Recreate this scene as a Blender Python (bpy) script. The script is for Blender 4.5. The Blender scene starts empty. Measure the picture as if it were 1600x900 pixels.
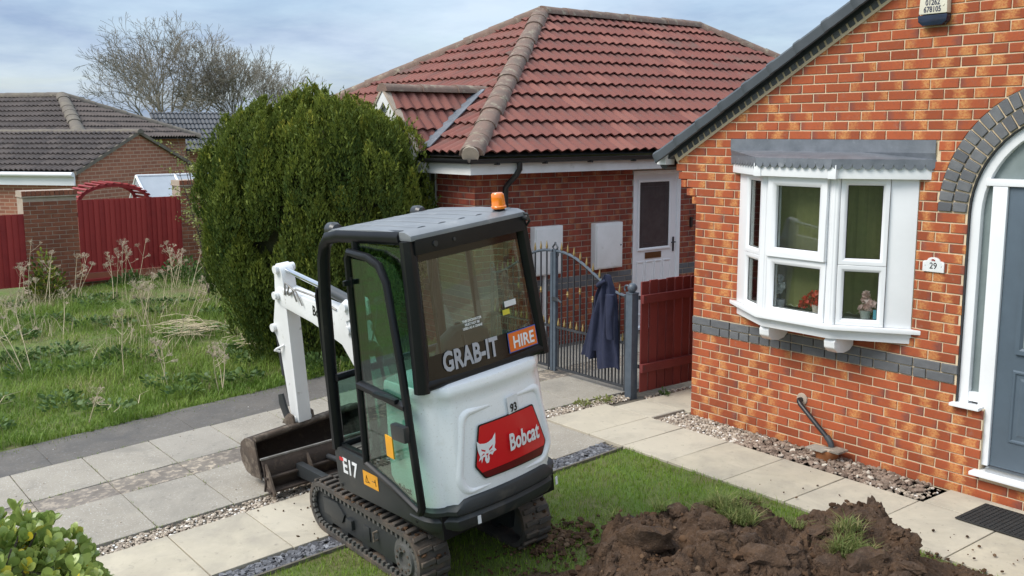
import bpy, bmesh, math, random
import numpy as np
from mathutils import Vector, Matrix
R = math.radians
rng = random.Random(11)
nr = np.random.default_rng(5)
sc = bpy.context.scene
COL = sc.collection

# ------------------------------------------------------------------ camera
def cam_axes():
    yaw, pit, roll = -0.90953754, 0.15630568, -0.00294384
    f = Vector((math.sin(yaw)*math.cos(pit), math.cos(yaw)*math.cos(pit), -math.sin(pit)))
    r = Vector((math.cos(yaw), -math.sin(yaw), 0)); u = r.cross(f)
    r2 = r*math.cos(roll)+u*math.sin(roll); u2 = -r*math.sin(roll)+u*math.cos(roll)
    return r2, u2, f
CAM = Vector((6.25619, -7.04585, 2.6787))
CR, CU, CF = cam_axes()
cd = bpy.data.cameras.new('camera'); cd.sensor_width = 36; cd.lens = 1554/1600*36; cd.clip_end = 3000; cd.clip_start = .05
cam = bpy.data.objects.new('camera', cd); COL.objects.link(cam)
cam.matrix_world = Matrix(((CR.x, CU.x, -CF.x, CAM.x), (CR.y, CU.y, -CF.y, CAM.y), (CR.z, CU.z, -CF.z, CAM.z), (0, 0, 0, 1)))
sc.camera = cam
def px(p):
    d = Vector(p)-CAM; z = d.dot(CF)
    return (800+1554*d.dot(CR)/z, 450-1554*d.dot(CU)/z, z)

# ------------------------------------------------------------------ world, sun, exposure
SUN_EL, SUN_AZ = R(46), R(200)      # azimuth measured clockwise from +Y
w = bpy.data.worlds.new('World'); sc.world = w; w.use_nodes = True
nt = w.node_tree; N = nt.nodes; L = nt.links; N.clear()
out = N.new('ShaderNodeOutputWorld'); bg = N.new('ShaderNodeBackground'); L.new(bg.outputs[0], out.inputs[0])
sky = N.new('ShaderNodeTexSky'); sky.sky_type = 'NISHITA'; sky.sun_disc = False
sky.sun_elevation = SUN_EL; sky.sun_rotation = SUN_AZ; sky.air_density = 1.0; sky.dust_density = 1.5; sky.ozone_density = 1.5
tc = N.new('ShaderNodeTexCoord'); sep = N.new('ShaderNodeSeparateXYZ'); L.new(tc.outputs['Generated'], sep.inputs[0])
za = N.new('ShaderNodeMath'); za.operation = 'MAXIMUM'; za.inputs[1].default_value = 0.0; L.new(sep.outputs[2], za.inputs[0])
zb = N.new('ShaderNodeMath'); zb.operation = 'ADD'; zb.inputs[1].default_value = .16; L.new(za.outputs[0], zb.inputs[0])
dx = N.new('ShaderNodeMath'); dx.operation = 'DIVIDE'; L.new(sep.outputs[0], dx.inputs[0]); L.new(zb.outputs[0], dx.inputs[1])
dy = N.new('ShaderNodeMath'); dy.operation = 'DIVIDE'; L.new(sep.outputs[1], dy.inputs[0]); L.new(zb.outputs[0], dy.inputs[1])
cmb = N.new('ShaderNodeCombineXYZ'); L.new(dx.outputs[0], cmb.inputs[0]); L.new(dy.outputs[0], cmb.inputs[1])
n1 = N.new('ShaderNodeTexNoise'); n1.inputs['Scale'].default_value = 1.15; n1.inputs['Detail'].default_value = 7; n1.inputs['Roughness'].default_value = .55; n1.inputs['Distortion'].default_value = .35
L.new(cmb.outputs[0], n1.inputs['Vector'])
cr = N.new('ShaderNodeValToRGB'); cr.color_ramp.elements[0].position = .25; cr.color_ramp.elements[0].color = (.34,.34,.34,1); cr.color_ramp.elements[1].position = .62; cr.color_ramp.elements[1].color = (.97,.97,.97,1)
L.new(n1.outputs['Fac'], cr.inputs[0])
n2 = N.new('ShaderNodeTexNoise'); n2.inputs['Scale'].default_value = .75; n2.inputs['Detail'].default_value = 6; n2.inputs['Roughness'].default_value = .6
L.new(cmb.outputs[0], n2.inputs['Vector'])
cc = N.new('ShaderNodeValToRGB'); cc.color_ramp.elements[0].position = .36; cc.color_ramp.elements[0].color = (1.30,1.80,2.72,1); cc.color_ramp.elements[1].position = .66; cc.color_ramp.elements[1].color = (2.65,3.2,3.95,1)
L.new(n2.outputs['Fac'], cc.inputs[0])
# cloud brightness rises towards the zenith as under a standard overcast sky
cie = N.new('ShaderNodeMixRGB'); L.new(za.outputs[0], cie.inputs[0]); cie.inputs[1].default_value = (1,1,1,1); cie.inputs[2].default_value = (3.7,3.35,2.85,1)
cl3 = N.new('ShaderNodeMixRGB'); cl3.blend_type = 'MULTIPLY'; cl3.inputs[0].default_value = 1; L.new(cc.outputs[0], cl3.inputs[1]); L.new(cie.outputs[0], cl3.inputs[2])
mx = N.new('ShaderNodeMixRGB'); L.new(cr.outputs[0], mx.inputs[0]); L.new(sky.outputs[0], mx.inputs[1]); L.new(cl3.outputs[0], mx.inputs[2])
L.new(mx.outputs[0], bg.inputs[0]); bg.inputs[1].default_value = .1
sd = bpy.data.lights.new('sun', 'SUN'); sd.energy = 1.5; sd.angle = R(28); sd.color = (1, .95, .87)
sun = bpy.data.objects.new('sun', sd); COL.objects.link(sun)
sdir = Vector((math.sin(SUN_AZ)*math.cos(SUN_EL), math.cos(SUN_AZ)*math.cos(SUN_EL), math.sin(SUN_EL)))
sun.rotation_euler = sdir.to_track_quat('Z', 'Y').to_euler(); sun.location = (0, -20, 30)
vs = sc.view_settings; vs.view_transform = 'Standard'; vs.look = 'None'; vs.exposure = 1.1; vs.gamma = 1; vs.use_curve_mapping = False

# ------------------------------------------------------------------ materials
def nodes_of(name):
    m = bpy.data.materials.new(name); m.use_nodes = True
    t = m.node_tree; b = t.nodes['Principled BSDF']
    return m, t, b
def rgba(c): return (c[0], c[1], c[2], 1)
def noise(t, scale, detail=5, rough=.6, vec=None, dist=0):
    n = t.nodes.new('ShaderNodeTexNoise'); n.inputs['Scale'].default_value = scale; n.inputs['Detail'].default_value = detail
    n.inputs['Roughness'].default_value = rough; n.inputs['Distortion'].default_value = dist
    if vec: t.links.new(vec, n.inputs['Vector'])
    return n
def ramp(t, src, a, b, ca=(0,0,0), cb=(1,1,1)):
    r = t.nodes.new('ShaderNodeValToRGB'); r.color_ramp.elements[0].position = a; r.color_ramp.elements[1].position = b
    r.color_ramp.elements[0].color = rgba(ca); r.color_ramp.elements[1].color = rgba(cb); t.links.new(src, r.inputs[0]); return r
def mixc(t, fac, a, b, mode='MIX'):
    m = t.nodes.new('ShaderNodeMixRGB'); m.blend_type = mode
    for i, s in ((0, fac), (1, a), (2, b)):
        if isinstance(s, (int, float)): m.inputs[i].default_value = s
        elif isinstance(s, tuple): m.inputs[i].default_value = rgba(s)
        else: t.links.new(s, m.inputs[i])
    return m.outputs[0]
def bumpn(t, b, src, strength, dist=.01):
    n = t.nodes.new('ShaderNodeBump'); n.inputs['Strength'].default_value = strength; n.inputs['Distance'].default_value = dist
    t.links.new(src, n.inputs['Height']); t.links.new(n.outputs[0], b.inputs['Normal'])
def ocoord(t): return t.nodes.new('ShaderNodeTexCoord').outputs['Object']
def pm(name, c1, c2=None, scale=6, rough=.6, bump=0, bscale=80, metal=0, coat=0, lo=.35, hi=.65, c3=None, s3=40, lo3=.6, hi3=.75, spec=.5, bdist=.006, rvar=0, attr=False, c4=None, stain=None):
    m, t, b = nodes_of(name); v = ocoord(t)
    b.inputs['Roughness'].default_value = rough; b.inputs['Metallic'].default_value = metal; b.inputs['Specular IOR Level'].default_value = spec
    b.inputs['Coat Weight'].default_value = coat; b.inputs['Coat Roughness'].default_value = .08
    c2 = c2 or tuple(x*.8 for x in c1)
    n = noise(t, scale, 7, .62, v); r = ramp(t, n.outputs['Fac'], lo, hi)
    col = mixc(t, r.outputs[0], c1, c2)
    if c3:
        n3 = noise(t, s3, 4, .6, v); r3 = ramp(t, n3.outputs['Fac'], lo3, hi3); col = mixc(t, r3.outputs[0], col, c3)
    if attr:
        a = t.nodes.new('ShaderNodeAttribute'); a.attribute_name = 'rnd'
        am = t.nodes.new('ShaderNodeMath'); am.operation = 'MULTIPLY'; am.inputs[1].default_value = attr if isinstance(attr, float) else 1.0; t.links.new(a.outputs['Fac'], am.inputs[0])
        col = mixc(t, am.outputs[0], col, c4 or c2)
    if stain:
        ns = noise(t, stain[1], 6, .68, v, .6); col = mixc(t, ramp(t, ns.outputs['Fac'], stain[2], stain[3]).outputs[0], col, stain[0])
        ns = noise(t, stain[1]*9, 5, .7, v, .3); col = mixc(t, ramp(t, ns.outputs['Fac'], .60, .74).outputs[0], col, tuple(x*.8 for x in stain[0]))
    t.links.new(col, b.inputs['Base Color'])
    if rvar:
        rr = ramp(t, n.outputs['Fac'], .3, .7, (rough-rvar,)*3, (rough+rvar,)*3); t.links.new(rr.outputs[0], b.inputs['Roughness'])
    if bump:
        nb = noise(t, bscale, 5, .65, v); bumpn(t, b, nb.outputs['Fac'], bump, bdist)
    return m
def brick_mat(name, red, orange, dark, amt=1.0, soil=False):
    m, t, b = nodes_of(name); v = ocoord(t); nd = t.nodes; lk = t.links
    a = nd.new('ShaderNodeAttribute'); a.attribute_name = 'rnd'; sp = nd.new('ShaderNodeSeparateColor'); lk.new(a.outputs['Color'], sp.inputs[0])
    uv = nd.new('ShaderNodeUVMap'); uv.uv_map = 'uv'
    off = nd.new('ShaderNodeVectorMath'); off.operation = 'SCALE'; lk.new(a.outputs['Color'], off.inputs[0]); off.inputs['Scale'].default_value = 40
    mp = nd.new('ShaderNodeVectorMath'); mp.operation = 'MULTIPLY_ADD'; lk.new(uv.outputs[0], mp.inputs[0]); mp.inputs[1].default_value = (3.2, 1.3, 1); lk.new(off.outputs[0], mp.inputs[2])
    nf = noise(t, 1.0, 4, .6, mp.outputs[0], .4)
    su = nd.new('ShaderNodeSeparateXYZ'); lk.new(uv.outputs[0], su.inputs[0])
    def mth(op, x, y):
        n = nd.new('ShaderNodeMath'); n.operation = op
        for i, s in enumerate((x, y)):
            if isinstance(s, (int, float)): n.inputs[i].default_value = s
            else: lk.new(s, n.inputs[i])
        return n.outputs[0]
    d = mth('ABSOLUTE', mth('SUBTRACT', su.outputs[0], sp.outputs[0]), 0)       # distance from a burnt end
    d2 = mth('ADD', d, mth('MULTIPLY', mth('SUBTRACT', nf.outputs['Fac'], .5), .55))
    fl = ramp(t, d2, .10, .30, (1,1,1), (0,0,0))
    fla = mth('MULTIPLY', fl.outputs[0], mth('MULTIPLY', ramp(t, sp.outputs[1], .18, .5).outputs[0], amt))
    mp2 = nd.new('ShaderNodeVectorMath'); mp2.operation = 'MULTIPLY_ADD'; lk.new(uv.outputs[0], mp2.inputs[0]); mp2.inputs[1].default_value = (9, 3.2, 1); lk.new(off.outputs[0], mp2.inputs[2])
    nf2 = noise(t, 1.3, 6, .7, mp2.outputs[0])
    base = mixc(t, ramp(t, sp.outputs[2], .1, .95).outputs[0], red, tuple(x*.72 for x in red))
    dk = mth('MULTIPLY', ramp(t, nf2.outputs['Fac'], .5, .72).outputs[0], .45)
    base = mixc(t, dk, base, dark)
    # dark edges of the burnt side
    ed = mth('MULTIPLY', ramp(t, d2, .72, .98).outputs[0], .75)
    base = mixc(t, ed, base, dark)
    og = mixc(t, ramp(t, nf2.outputs['Fac'], .35, .65).outputs[0], orange, red)
    col = mixc(t, fla, base, og)
    gp_n = nd.new('ShaderNodeNewGeometry'); wn = noise(t, 1.1, 6, .65, gp_n.outputs['Position'], .3); col = mixc(t, .8, col, ramp(t, wn.outputs['Fac'], .3, .72, (.74,.72,.72), (1.08,1.06,1.04)).outputs[0], 'MULTIPLY')
    wn2 = noise(t, 16, 5, .7, gp_n.outputs['Position']); col = mixc(t, mth('MULTIPLY', ramp(t, wn2.outputs['Fac'], .58, .74).outputs[0], .35), col, (.30,.22,.17))
    lk.new(col, b.inputs['Base Color']); b.inputs['Roughness'].default_value = .8; b.inputs['Specular IOR Level'].default_value = .3
    nb = noise(t, 130, 5, .7, v); bumpn(t, b, nb.outputs['Fac'], .35, .004)
    return m
def glass_mat(name, tint=(.80,.86,.84), gloss=.02, refl=(1,1,1), base=.045):
    m = bpy.data.materials.new(name); m.use_nodes = True; t = m.node_tree; t.nodes.clear()
    o = t.nodes.new('ShaderNodeOutputMaterial'); mixs = t.nodes.new('ShaderNodeMixShader'); tr = t.nodes.new('ShaderNodeBsdfTransparent'); g = t.nodes.new('ShaderNodeBsdfGlossy')
    lw = t.nodes.new('ShaderNodeLayerWeight'); lw.inputs[0].default_value = .5; pw = t.nodes.new('ShaderNodeMath'); pw.operation = 'POWER'; pw.inputs[1].default_value = 4; t.links.new(lw.outputs['Facing'], pw.inputs[0]); fr = t.nodes.new('ShaderNodeMath'); fr.operation = 'MULTIPLY_ADD'; fr.inputs[1].default_value = .9; fr.inputs[2].default_value = base; t.links.new(pw.outputs[0], fr.inputs[0])
    tr.inputs[0].default_value = rgba(tint); g.inputs[0].default_value = rgba(refl); g.inputs['Roughness'].default_value = gloss
    t.links.new(fr.outputs[0], mixs.inputs[0]); t.links.new(tr.outputs[0], mixs.inputs[1]); t.links.new(g.outputs[0], mixs.inputs[2]); t.links.new(mixs.outputs[0], o.inputs[0])
    return m
def leaf_mat(name, ca, cb, cc=None, rough=.5, trans=.25, spec=.35):
    """ca..cb by the per-leaf random value, cc for the rare ones near 1"""
    m, t, b = nodes_of(name)
    a = t.nodes.new('ShaderNodeAttribute'); a.attribute_name = 'rnd'
    r = t.nodes.new('ShaderNodeValToRGB'); t.links.new(a.outputs['Fac'], r.inputs[0])
    e = r.color_ramp.elements; e[0].position = 0; e[0].color = rgba(ca); e[1].position = .85 if cc else 1; e[1].color = rgba(cb)
    if cc: x = e.new(.97); x.color = rgba(cc)
    t.links.new(r.outputs[0], b.inputs['Base Color']); b.inputs['Roughness'].default_value = rough; b.inputs['Specular IOR Level'].default_value = spec
    if trans:
        o = t.nodes['Material Output']; tl = t.nodes.new('ShaderNodeBsdfTranslucent'); ms = t.nodes.new('ShaderNodeMixShader'); ms.inputs[0].default_value = trans
        t.links.new(r.outputs[0], tl.inputs[0]); t.links.new(b.outputs[0], ms.inputs[1]); t.links.new(tl.outputs[0], ms.inputs[2]); t.links.new(ms.outputs[0], o.inputs[0])
    return m
M = {}
M['brick'] = brick_mat('own_house_brick', (.41,.098,.037), (.62,.32,.11), (.185,.068,.055))
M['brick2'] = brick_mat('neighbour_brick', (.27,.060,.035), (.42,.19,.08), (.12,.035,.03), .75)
M['brick3'] = brick_mat('pier_brick', (.30,.11,.062), (.34,.15,.085), (.2,.075,.05), .5)
M['bluebrick'] = pm('blue_brick', (.115,.12,.128), (.165,.168,.172), 14, .7, .4, 120, attr=True, c4=(.085,.088,.095))
M['mortar'] = pm('mortar', (.70,.56,.38), (.62,.49,.33), 5, .95, .5, 200, c3=(.36,.27,.19), s3=2.2)
M['mortar2'] = pm('grey_mortar', (.42,.34,.27), (.33,.27,.21), 5, .95, .5, 200)
M['upvc'] = pm('white_upvc', (.80,.81,.82), (.74,.75,.76), 2, .28, coat=.15)
M['whitepaint'] = pm('white_paint', (.78,.78,.77), (.68,.68,.66), 3, .45, .05, 60, c3=(.52,.51,.47), s3=5, lo3=.62, hi3=.8)
M['lead'] = pm('lead_flashing', (.125,.14,.16), (.19,.205,.23), 6, .5, .3, 25, metal=.2, c3=(.30,.31,.33), s3=9, lo3=.62, hi3=.78)
M['slate_cap'] = pm('black_verge_plastic', (.040,.048,.055), (.055,.063,.07), 3, .42, .08, 90)
M['glass'] = glass_mat('window_glass', (.88,.91,.90))
M['carglass'] = glass_mat('cab_glass', (.60,.78,.71), .0, base=.07)
M['frosted'] = pm('obscured_glass', (.17,.205,.205), (.21,.25,.25), 5, .12, .08, 90)
M['dark_inside'] = pm('room_interior', (.10,.095,.085), (.08,.075,.07), 2, .9)
M['blind'] = pm('olive_blind_fabric', (.16,.155,.055), (.13,.13,.045), 20, .8, .15, 300)
M['doorgrey'] = pm('grey_composite_door', (.085,.115,.145), (.078,.105,.132), 8, .42, .12, 140)
M['rubber'] = pm('black_rubber', (.018,.018,.018), (.03,.028,.026), 12, .75, .3, 70)
M['metal'] = pm('bright_metal', (.55,.56,.57), (.45,.46,.47), 9, .3, metal=.9)
M['gold'] = pm('gold_paint', (.42,.30,.12), (.30,.21,.08), 30, .4, metal=.5)
M['gategrey'] = pm('grey_blue_gate_paint', (.062,.080,.102), (.085,.105,.13), 16, .45, .1, 100, c3=(.07,.075,.08), s3=30)
M['gatedark'] = pm('dark_gate_bar_paint', (.028,.031,.036), (.045,.048,.055), 16, .5, .1, 100)
M['redfence'] = pm('red_fence_stain', (.135,.018,.016), (.09,.012,.012), 9, .7, .35, 45, attr=True, c4=(.17,.026,.022))
M['redpanel'] = pm('bright_red_fence_stain', (.30,.025,.024), (.22,.017,.018), 5, .65, .3, 45, attr=True, c4=(.36,.04,.036))
M['cream'] = pm('cream_slab', (.49,.43,.325), (.40,.35,.265), 3.2, .85, .35, 160, c3=(.40,.35,.275), s3=5.5, lo3=.50, hi3=.78, attr=.6, c4=(.50,.45,.36), stain=((.32,.285,.23), 1.9, .48, .76))
M['greyslab'] = pm('grey_slab', (.335,.298,.243), (.27,.238,.193), 3, .9, .45, 130, c3=(.50,.48,.44), s3=70, lo3=.58, hi3=.68, attr=.6, c4=(.30,.275,.24), stain=((.22,.20,.17), 1.5, .50, .74))
M['oldslab'] = pm('weathered_concrete', (.24,.205,.165), (.15,.13,.11), 6, .95, .6, 60, c3=(.42,.35,.27), s3=16, lo3=.50, hi3=.60, attr=.35, c4=(.2,.17,.15), stain=((.12,.10,.085), 3.0, .5, .7))
M['darkslab'] = pm('dark_drive_strip', (.13,.114,.098), (.098,.087,.077), 3.5, .92, .5, 120, c3=(.17,.168,.163), s3=40, lo3=.56, hi3=.68, attr=.6, c4=(.15,.142,.132), stain=((.085,.08,.076), 2.0, .48, .72))
M['joint'] = pm('joint_grit', (.10,.085,.065), (.16,.14,.11), 20, .95, .5, 90)
M['soil'] = pm('brown_soil', (.120,.066,.034), (.056,.031,.017), 8, .95, 1.0, 75, c3=(.135,.085,.056), s3=34, lo3=.52, hi3=.72, bdist=.03)
M['turf'] = pm('turf_ground', (.095,.15,.024), (.12,.115,.042), 3, .95, .6, 70, bdist=.02)
M['grass'] = leaf_mat('grass_blades', (.115,.205,.014), (.235,.345,.032), (.36,.30,.11), .55, .3)
M['grassb'] = leaf_mat('rough_grass_blades', (.10,.185,.020), (.24,.325,.055), (.48,.41,.22), .6, .3)
M['turfgrass'] = leaf_mat('turf_tuft_blades', (.09,.13,.03), (.19,.22,.06), (.36,.30,.14), .6, .3)
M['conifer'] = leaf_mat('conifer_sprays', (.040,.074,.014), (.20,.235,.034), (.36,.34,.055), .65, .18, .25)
M['laurel'] = leaf_mat('hedge_leaves', (.14,.22,.04), (.38,.46,.13), (.62,.50,.04), .3, .3, .5)
M['weed'] = leaf_mat('green_weed_leaves', (.05,.10,.025), (.12,.19,.05), None, .5, .25)
M['pale_leaf'] = leaf_mat('pale_spring_leaves', (.20,.235,.06), (.33,.34,.12), None, .5, .35)
M['straw'] = pm('dried_stalk', (.60,.50,.34), (.48,.39,.26), 15, .85)
M['strawhead'] = pm('dried_seed_head', (.50,.42,.31), (.40,.33,.24), 15, .9)
M['twig'] = pm('bare_twig', (.20,.175,.135), (.15,.13,.10), 3, .9)
M['bark'] = pm('bark', (.10,.082,.062), (.065,.052,.04), 12, .95, .6, 30)
M['stone'] = leaf_mat('gravel_stones', (.17,.13,.10), (.50,.42,.33), (.72,.69,.64), .7, 0)
M['stone2'] = leaf_mat('rubble_stones', (.14,.10,.075), (.32,.24,.185), (.52,.46,.38), .8, 0)
M['slate'] = leaf_mat('plum_slate', (.075,.075,.082), (.165,.165,.18), (.25,.255,.27), .5, 0)
M['tile'] = pm('red_roof_tile', (.195,.060,.043), (.14,.043,.034), 2.5, .8, .35, 90, c3=(.125,.075,.058), s3=2.2, lo3=.46, hi3=.7, attr=True, c4=(.235,.085,.062), stain=((.15,.11,.085), 6.0, .62, .76))
M['tile_old'] = pm('lichen_ridge_tile', (.20,.125,.095), (.145,.105,.082), 5, .9, .5, 70, c3=(.30,.26,.19), s3=9, lo3=.54, hi3=.72)
M['tile_brown'] = pm('brown_roof_tile', (.085,.066,.058), (.062,.05,.046), 3, .85, .4, 60, attr=True, c4=(.115,.09,.078))
M['ridge_brown'] = pm('brown_ridge_tile', (.17,.145,.11), (.12,.10,.085), 6, .9, .5, 50, c3=(.25,.22,.16), s3=12)
M['tile_grey'] = pm('grey_roof_tile', (.085,.088,.095), (.07,.072,.078), 3, .8, attr=True, c4=(.1,.103,.11))
M['felt'] = pm('roof_felt', (.03,.028,.026), None, 3, .95)
M['gutter'] = pm('black_gutter', (.016,.016,.018), (.024,.024,.026), 6, .35)
M['clay'] = pm('clay_gully', (.34,.13,.045), (.27,.10,.035), 14, .75, .2, 60)
M['coat'] = pm('navy_cloth', (.012,.016,.040), (.018,.023,.054), 16, .9, .4, 200)

# ------------------------------------------------------------------ object helpers
def tag(o, label=None, cat=None, group=None, kind=None):
    if label: o['label'] = label
    if cat: o['category'] = cat
    if group: o['group'] = group
    if kind: o['kind'] = kind
    return o
def thing(name, label, cat, loc=(0,0,0), group=None, mat4=None):
    o = bpy.data.objects.new(name, None); o.empty_display_size = .1; COL.objects.link(o)
    if mat4 is not None: o.matrix_basis = mat4
    else: o.location = loc
    o['worldkids'] = 0 if mat4 is not None else 1
    return tag(o, label, cat, group)
def link(name, me, m=None, parent=None, kind=None, mw=None):
    o = bpy.data.objects.new(name, me); COL.objects.link(o)
    if m is not None and not me.materials: me.materials.append(M[m] if isinstance(m, str) else m)
    if mw is not None: o.matrix_basis = mw
    if parent is not None:
        o.parent = parent
        if parent.type == 'EMPTY' and parent.get('worldkids'):     # parts of these are written in world coordinates
            o.matrix_parent_inverse = Matrix.Translation(parent.location).inverted()
    if kind: o['kind'] = kind
    return o
def finish(me, smooth):
    if smooth:
        me.polygons.foreach_set('use_smooth', [True]*len(me.polygons)); me.set_sharp_from_angle(angle=R(smooth))
def npmesh(name, V, F, rnd=None):
    me = bpy.data.meshes.new(name); me.from_pydata(np.asarray(V, float), [], np.asarray(F))
    if rnd is not None:
        a = me.attributes.new('rnd', 'FLOAT', 'FACE'); a.data.foreach_set('value', np.asarray(rnd, np.float32))
    return me
class MB:
    def __init__(s): s.v = []; s.f = []; s.r = []
    def add(s, vs, fs, rnd=0.0):
        k = len(s.v); s.v += [tuple(x) for x in vs]; s.f += [tuple(i+k for i in f) for f in fs]; s.r += [rnd]*len(fs); return s
    def box(s, x0, x1, y0, y1, z0, z1, T=None, rnd=0.0):
        vs = [Vector((x, y, z)) for z in (z0, z1) for y in (y0, y1) for x in (x0, x1)]
        if T is not None: vs = [T @ q for q in vs]
        return s.add(vs, [(0,2,3,1),(4,5,7,6),(0,1,5,4),(2,6,7,3),(0,4,6,2),(1,3,7,5)], rnd)
    def prism(s, poly, off, rnd=0.0):
        """poly: list of 3D points (front face), off: vector to the back face"""
        n = len(poly); P = [Vector(p) for p in poly]; off = Vector(off); vs = P+[p+off for p in P]
        return s.add(vs, [tuple(range(n)), tuple(range(2*n-1, n-1, -1))]+[(i, i+n, (i+1)%n+n, (i+1)%n) for i in range(n)], rnd)
    def cyl(s, p0, p1, r0, r1=None, n=12, caps=True, rnd=0.0):
        r1 = r0 if r1 is None else r1
        p0 = Vector(p0); p1 = Vector(p1); d = (p1-p0).normalized(); a = d.orthogonal().normalized(); b = d.cross(a)
        vs = []
        for p, r in ((p0, r0), (p1, r1)):
            vs += [p+(a*math.cos(t)+b*math.sin(t))*r for t in (2*math.pi*i/n for i in range(n))]
        fs = [(i, (i+1)%n, (i+1)%n+n, i+n) for i in range(n)]
        if caps: fs += [tuple(range(n-1, -1, -1)), tuple(range(n, 2*n))]
        return s.add(vs, fs, rnd)
    def tube(s, path, r, n=8, rnd=0.0, caps=True):
        P = [Vector(p) for p in path]; m = len(P); rs = r if isinstance(r, (list, tuple)) else [r]*m
        d0 = (P[1]-P[0]).normalized(); a = d0.orthogonal().normalized(); vs = []
        for i in range(m):
            d = ((P[i]-P[i-1]).normalized() if i else d0)+((P[i+1]-P[i]).normalized() if i < m-1 else (P[i]-P[i-1]).normalized())
            d.normalize(); a = (a-d*a.dot(d)).normalized(); b = d.cross(a)
            vs += [P[i]+(a*math.cos(t)+b*math.sin(t))*rs[i] for t in (2*math.pi*(k+.5)/n for k in range(n))]
        fs = [(i*n+k, i*n+(k+1)%n, (i+1)*n+(k+1)%n, (i+1)*n+k) for i in range(m-1) for k in range(n)]
        if caps: fs += [tuple(range(n-1, -1, -1)), tuple(range((m-1)*n, m*n))]
        return s.add(vs, fs, rnd)
    def lathe(s, prof, c=(0,0,0), n=16, axis=(0,0,1), rnd=0.0):
        d = Vector(axis).normalized(); a = d.orthogonal().normalized(); b = d.cross(a); c = Vector(c); vs = []
        for r, z in prof: vs += [c+d*z+(a*math.cos(t)+b*math.sin(t))*r for t in (2*math.pi*k/n for k in range(n))]
        m = len(prof); fs = [(i*n+k, i*n+(k+1)%n, (i+1)*n+(k+1)%n, (i+1)*n+k) for i in range(m-1) for k in range(n)]
        return s.add(vs, fs+[tuple(range(n-1, -1, -1)), tuple(range((m-1)*n, m*n))], rnd)
    def sweep(s, secs, closed_sec=True, caps=True, rnd=0.0):
        """secs: list of equally long point loops"""
        n = len(secs[0]); m = len(secs); vs = [p for q in secs for p in q]; rr = n if closed_sec else n-1
        fs = [(i*n+k, i*n+(k+1)%n, (i+1)*n+(k+1)%n, (i+1)*n+k) for i in range(m-1) for k in range(rr)]
        if caps: fs += [tuple(range(n-1, -1, -1)), tuple(range((m-1)*n, m*n))]
        return s.add(vs, fs, rnd)
    def mesh(s, name, smooth=0, bevel=0, seg=2):
        me = bpy.data.meshes.new(name); me.from_pydata(s.v, [], s.f)
        bm = bmesh.new(); bm.from_mesh(me)
        if any(s.r):
            lay = bm.faces.layers.float.new('rnd'); bm.faces.ensure_lookup_table()
            for f, q in zip(bm.faces, s.r): f[lay] = q
        bmesh.ops.recalc_face_normals(bm, faces=bm.faces)
        if bevel:
            es = [e for e in bm.edges if len(e.link_faces) == 2 and e.calc_face_angle(0) > R(38)]
            bmesh.ops.bevel(bm, geom=es, offset=bevel, segments=seg, profile=.7, affect='EDGES', clamp_overlap=True)
        bm.to_mesh(me); bm.free(); finish(me, smooth or (40 if bevel else 0)); return me
    def parts(s, name, m, parent=None, **k):
        """one object for each added shape"""
        i = 0; left = list(range(len(s.f)))
        comp = {}
        for f in s.f:
            pass
        uf = list(range(len(s.v)))
        def fd(a):
            while uf[a] != a: uf[a] = uf[uf[a]]; a = uf[a]
            return a
        for f in s.f:
            for a in f[1:]: uf[fd(a)] = fd(f[0])
        for f, r in zip(s.f, s.r): comp.setdefault(fd(f[0]), []).append((f, r))
        out_ = []
        for fs in comp.values():
            ids = sorted({a for f, _ in fs for a in f}); mp = {a: j for j, a in enumerate(ids)}; q = MB(); q.v = [s.v[a] for a in ids]; q.f = [tuple(mp[a] for a in f) for f, _ in fs]; q.r = [r for _, r in fs]
            out_.append(q.build(name, m, parent, **k))
        return out_[0]
    def build(s, name, m, parent=None, smooth=0, bevel=0, kind=None, seg=2):
        return link(name, s.mesh(name, smooth, bevel, seg), m, parent, kind)
def text_mesh(txt, size, m, sx=1.0, bold=0.0, ext=.001, space=1.0, shear=0.0):
    cu = bpy.data.curves.new('lettering', 'FONT'); cu.body = txt; cu.size = size; cu.align_x = 'CENTER'; cu.align_y = 'CENTER'
    cu.offset = bold; cu.extrude = ext; cu.space_character = space; cu.resolution_u = 3; cu.shear = shear
    ob = bpy.data.objects.new('lettering', cu); COL.objects.link(ob); bpy.context.view_layer.update()
    me = bpy.data.meshes.new_from_object(ob.evaluated_get(bpy.context.evaluated_depsgraph_get()))
    bpy.data.objects.remove(ob); bpy.data.curves.remove(cu)
    me.transform(Matrix.Scale(sx, 4, (1,0,0))); me.materials.clear(); me.materials.append(M[m]); return me
def basis(o, x, y, z):
    o, x, y, z = Vector(o), Vector(x), Vector(y), Vector(z)
    return Matrix(((x.x,y.x,z.x,o.x),(x.y,y.y,z.y,o.y),(x.z,y.z,z.z,o.z),(0,0,0,1)))
def gz(y): return .062*(y+1.0) if y < -1 else 0.0
def gzv(y): return np.where(y < -1, .062*(y+1.0), 0.0)

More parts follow.
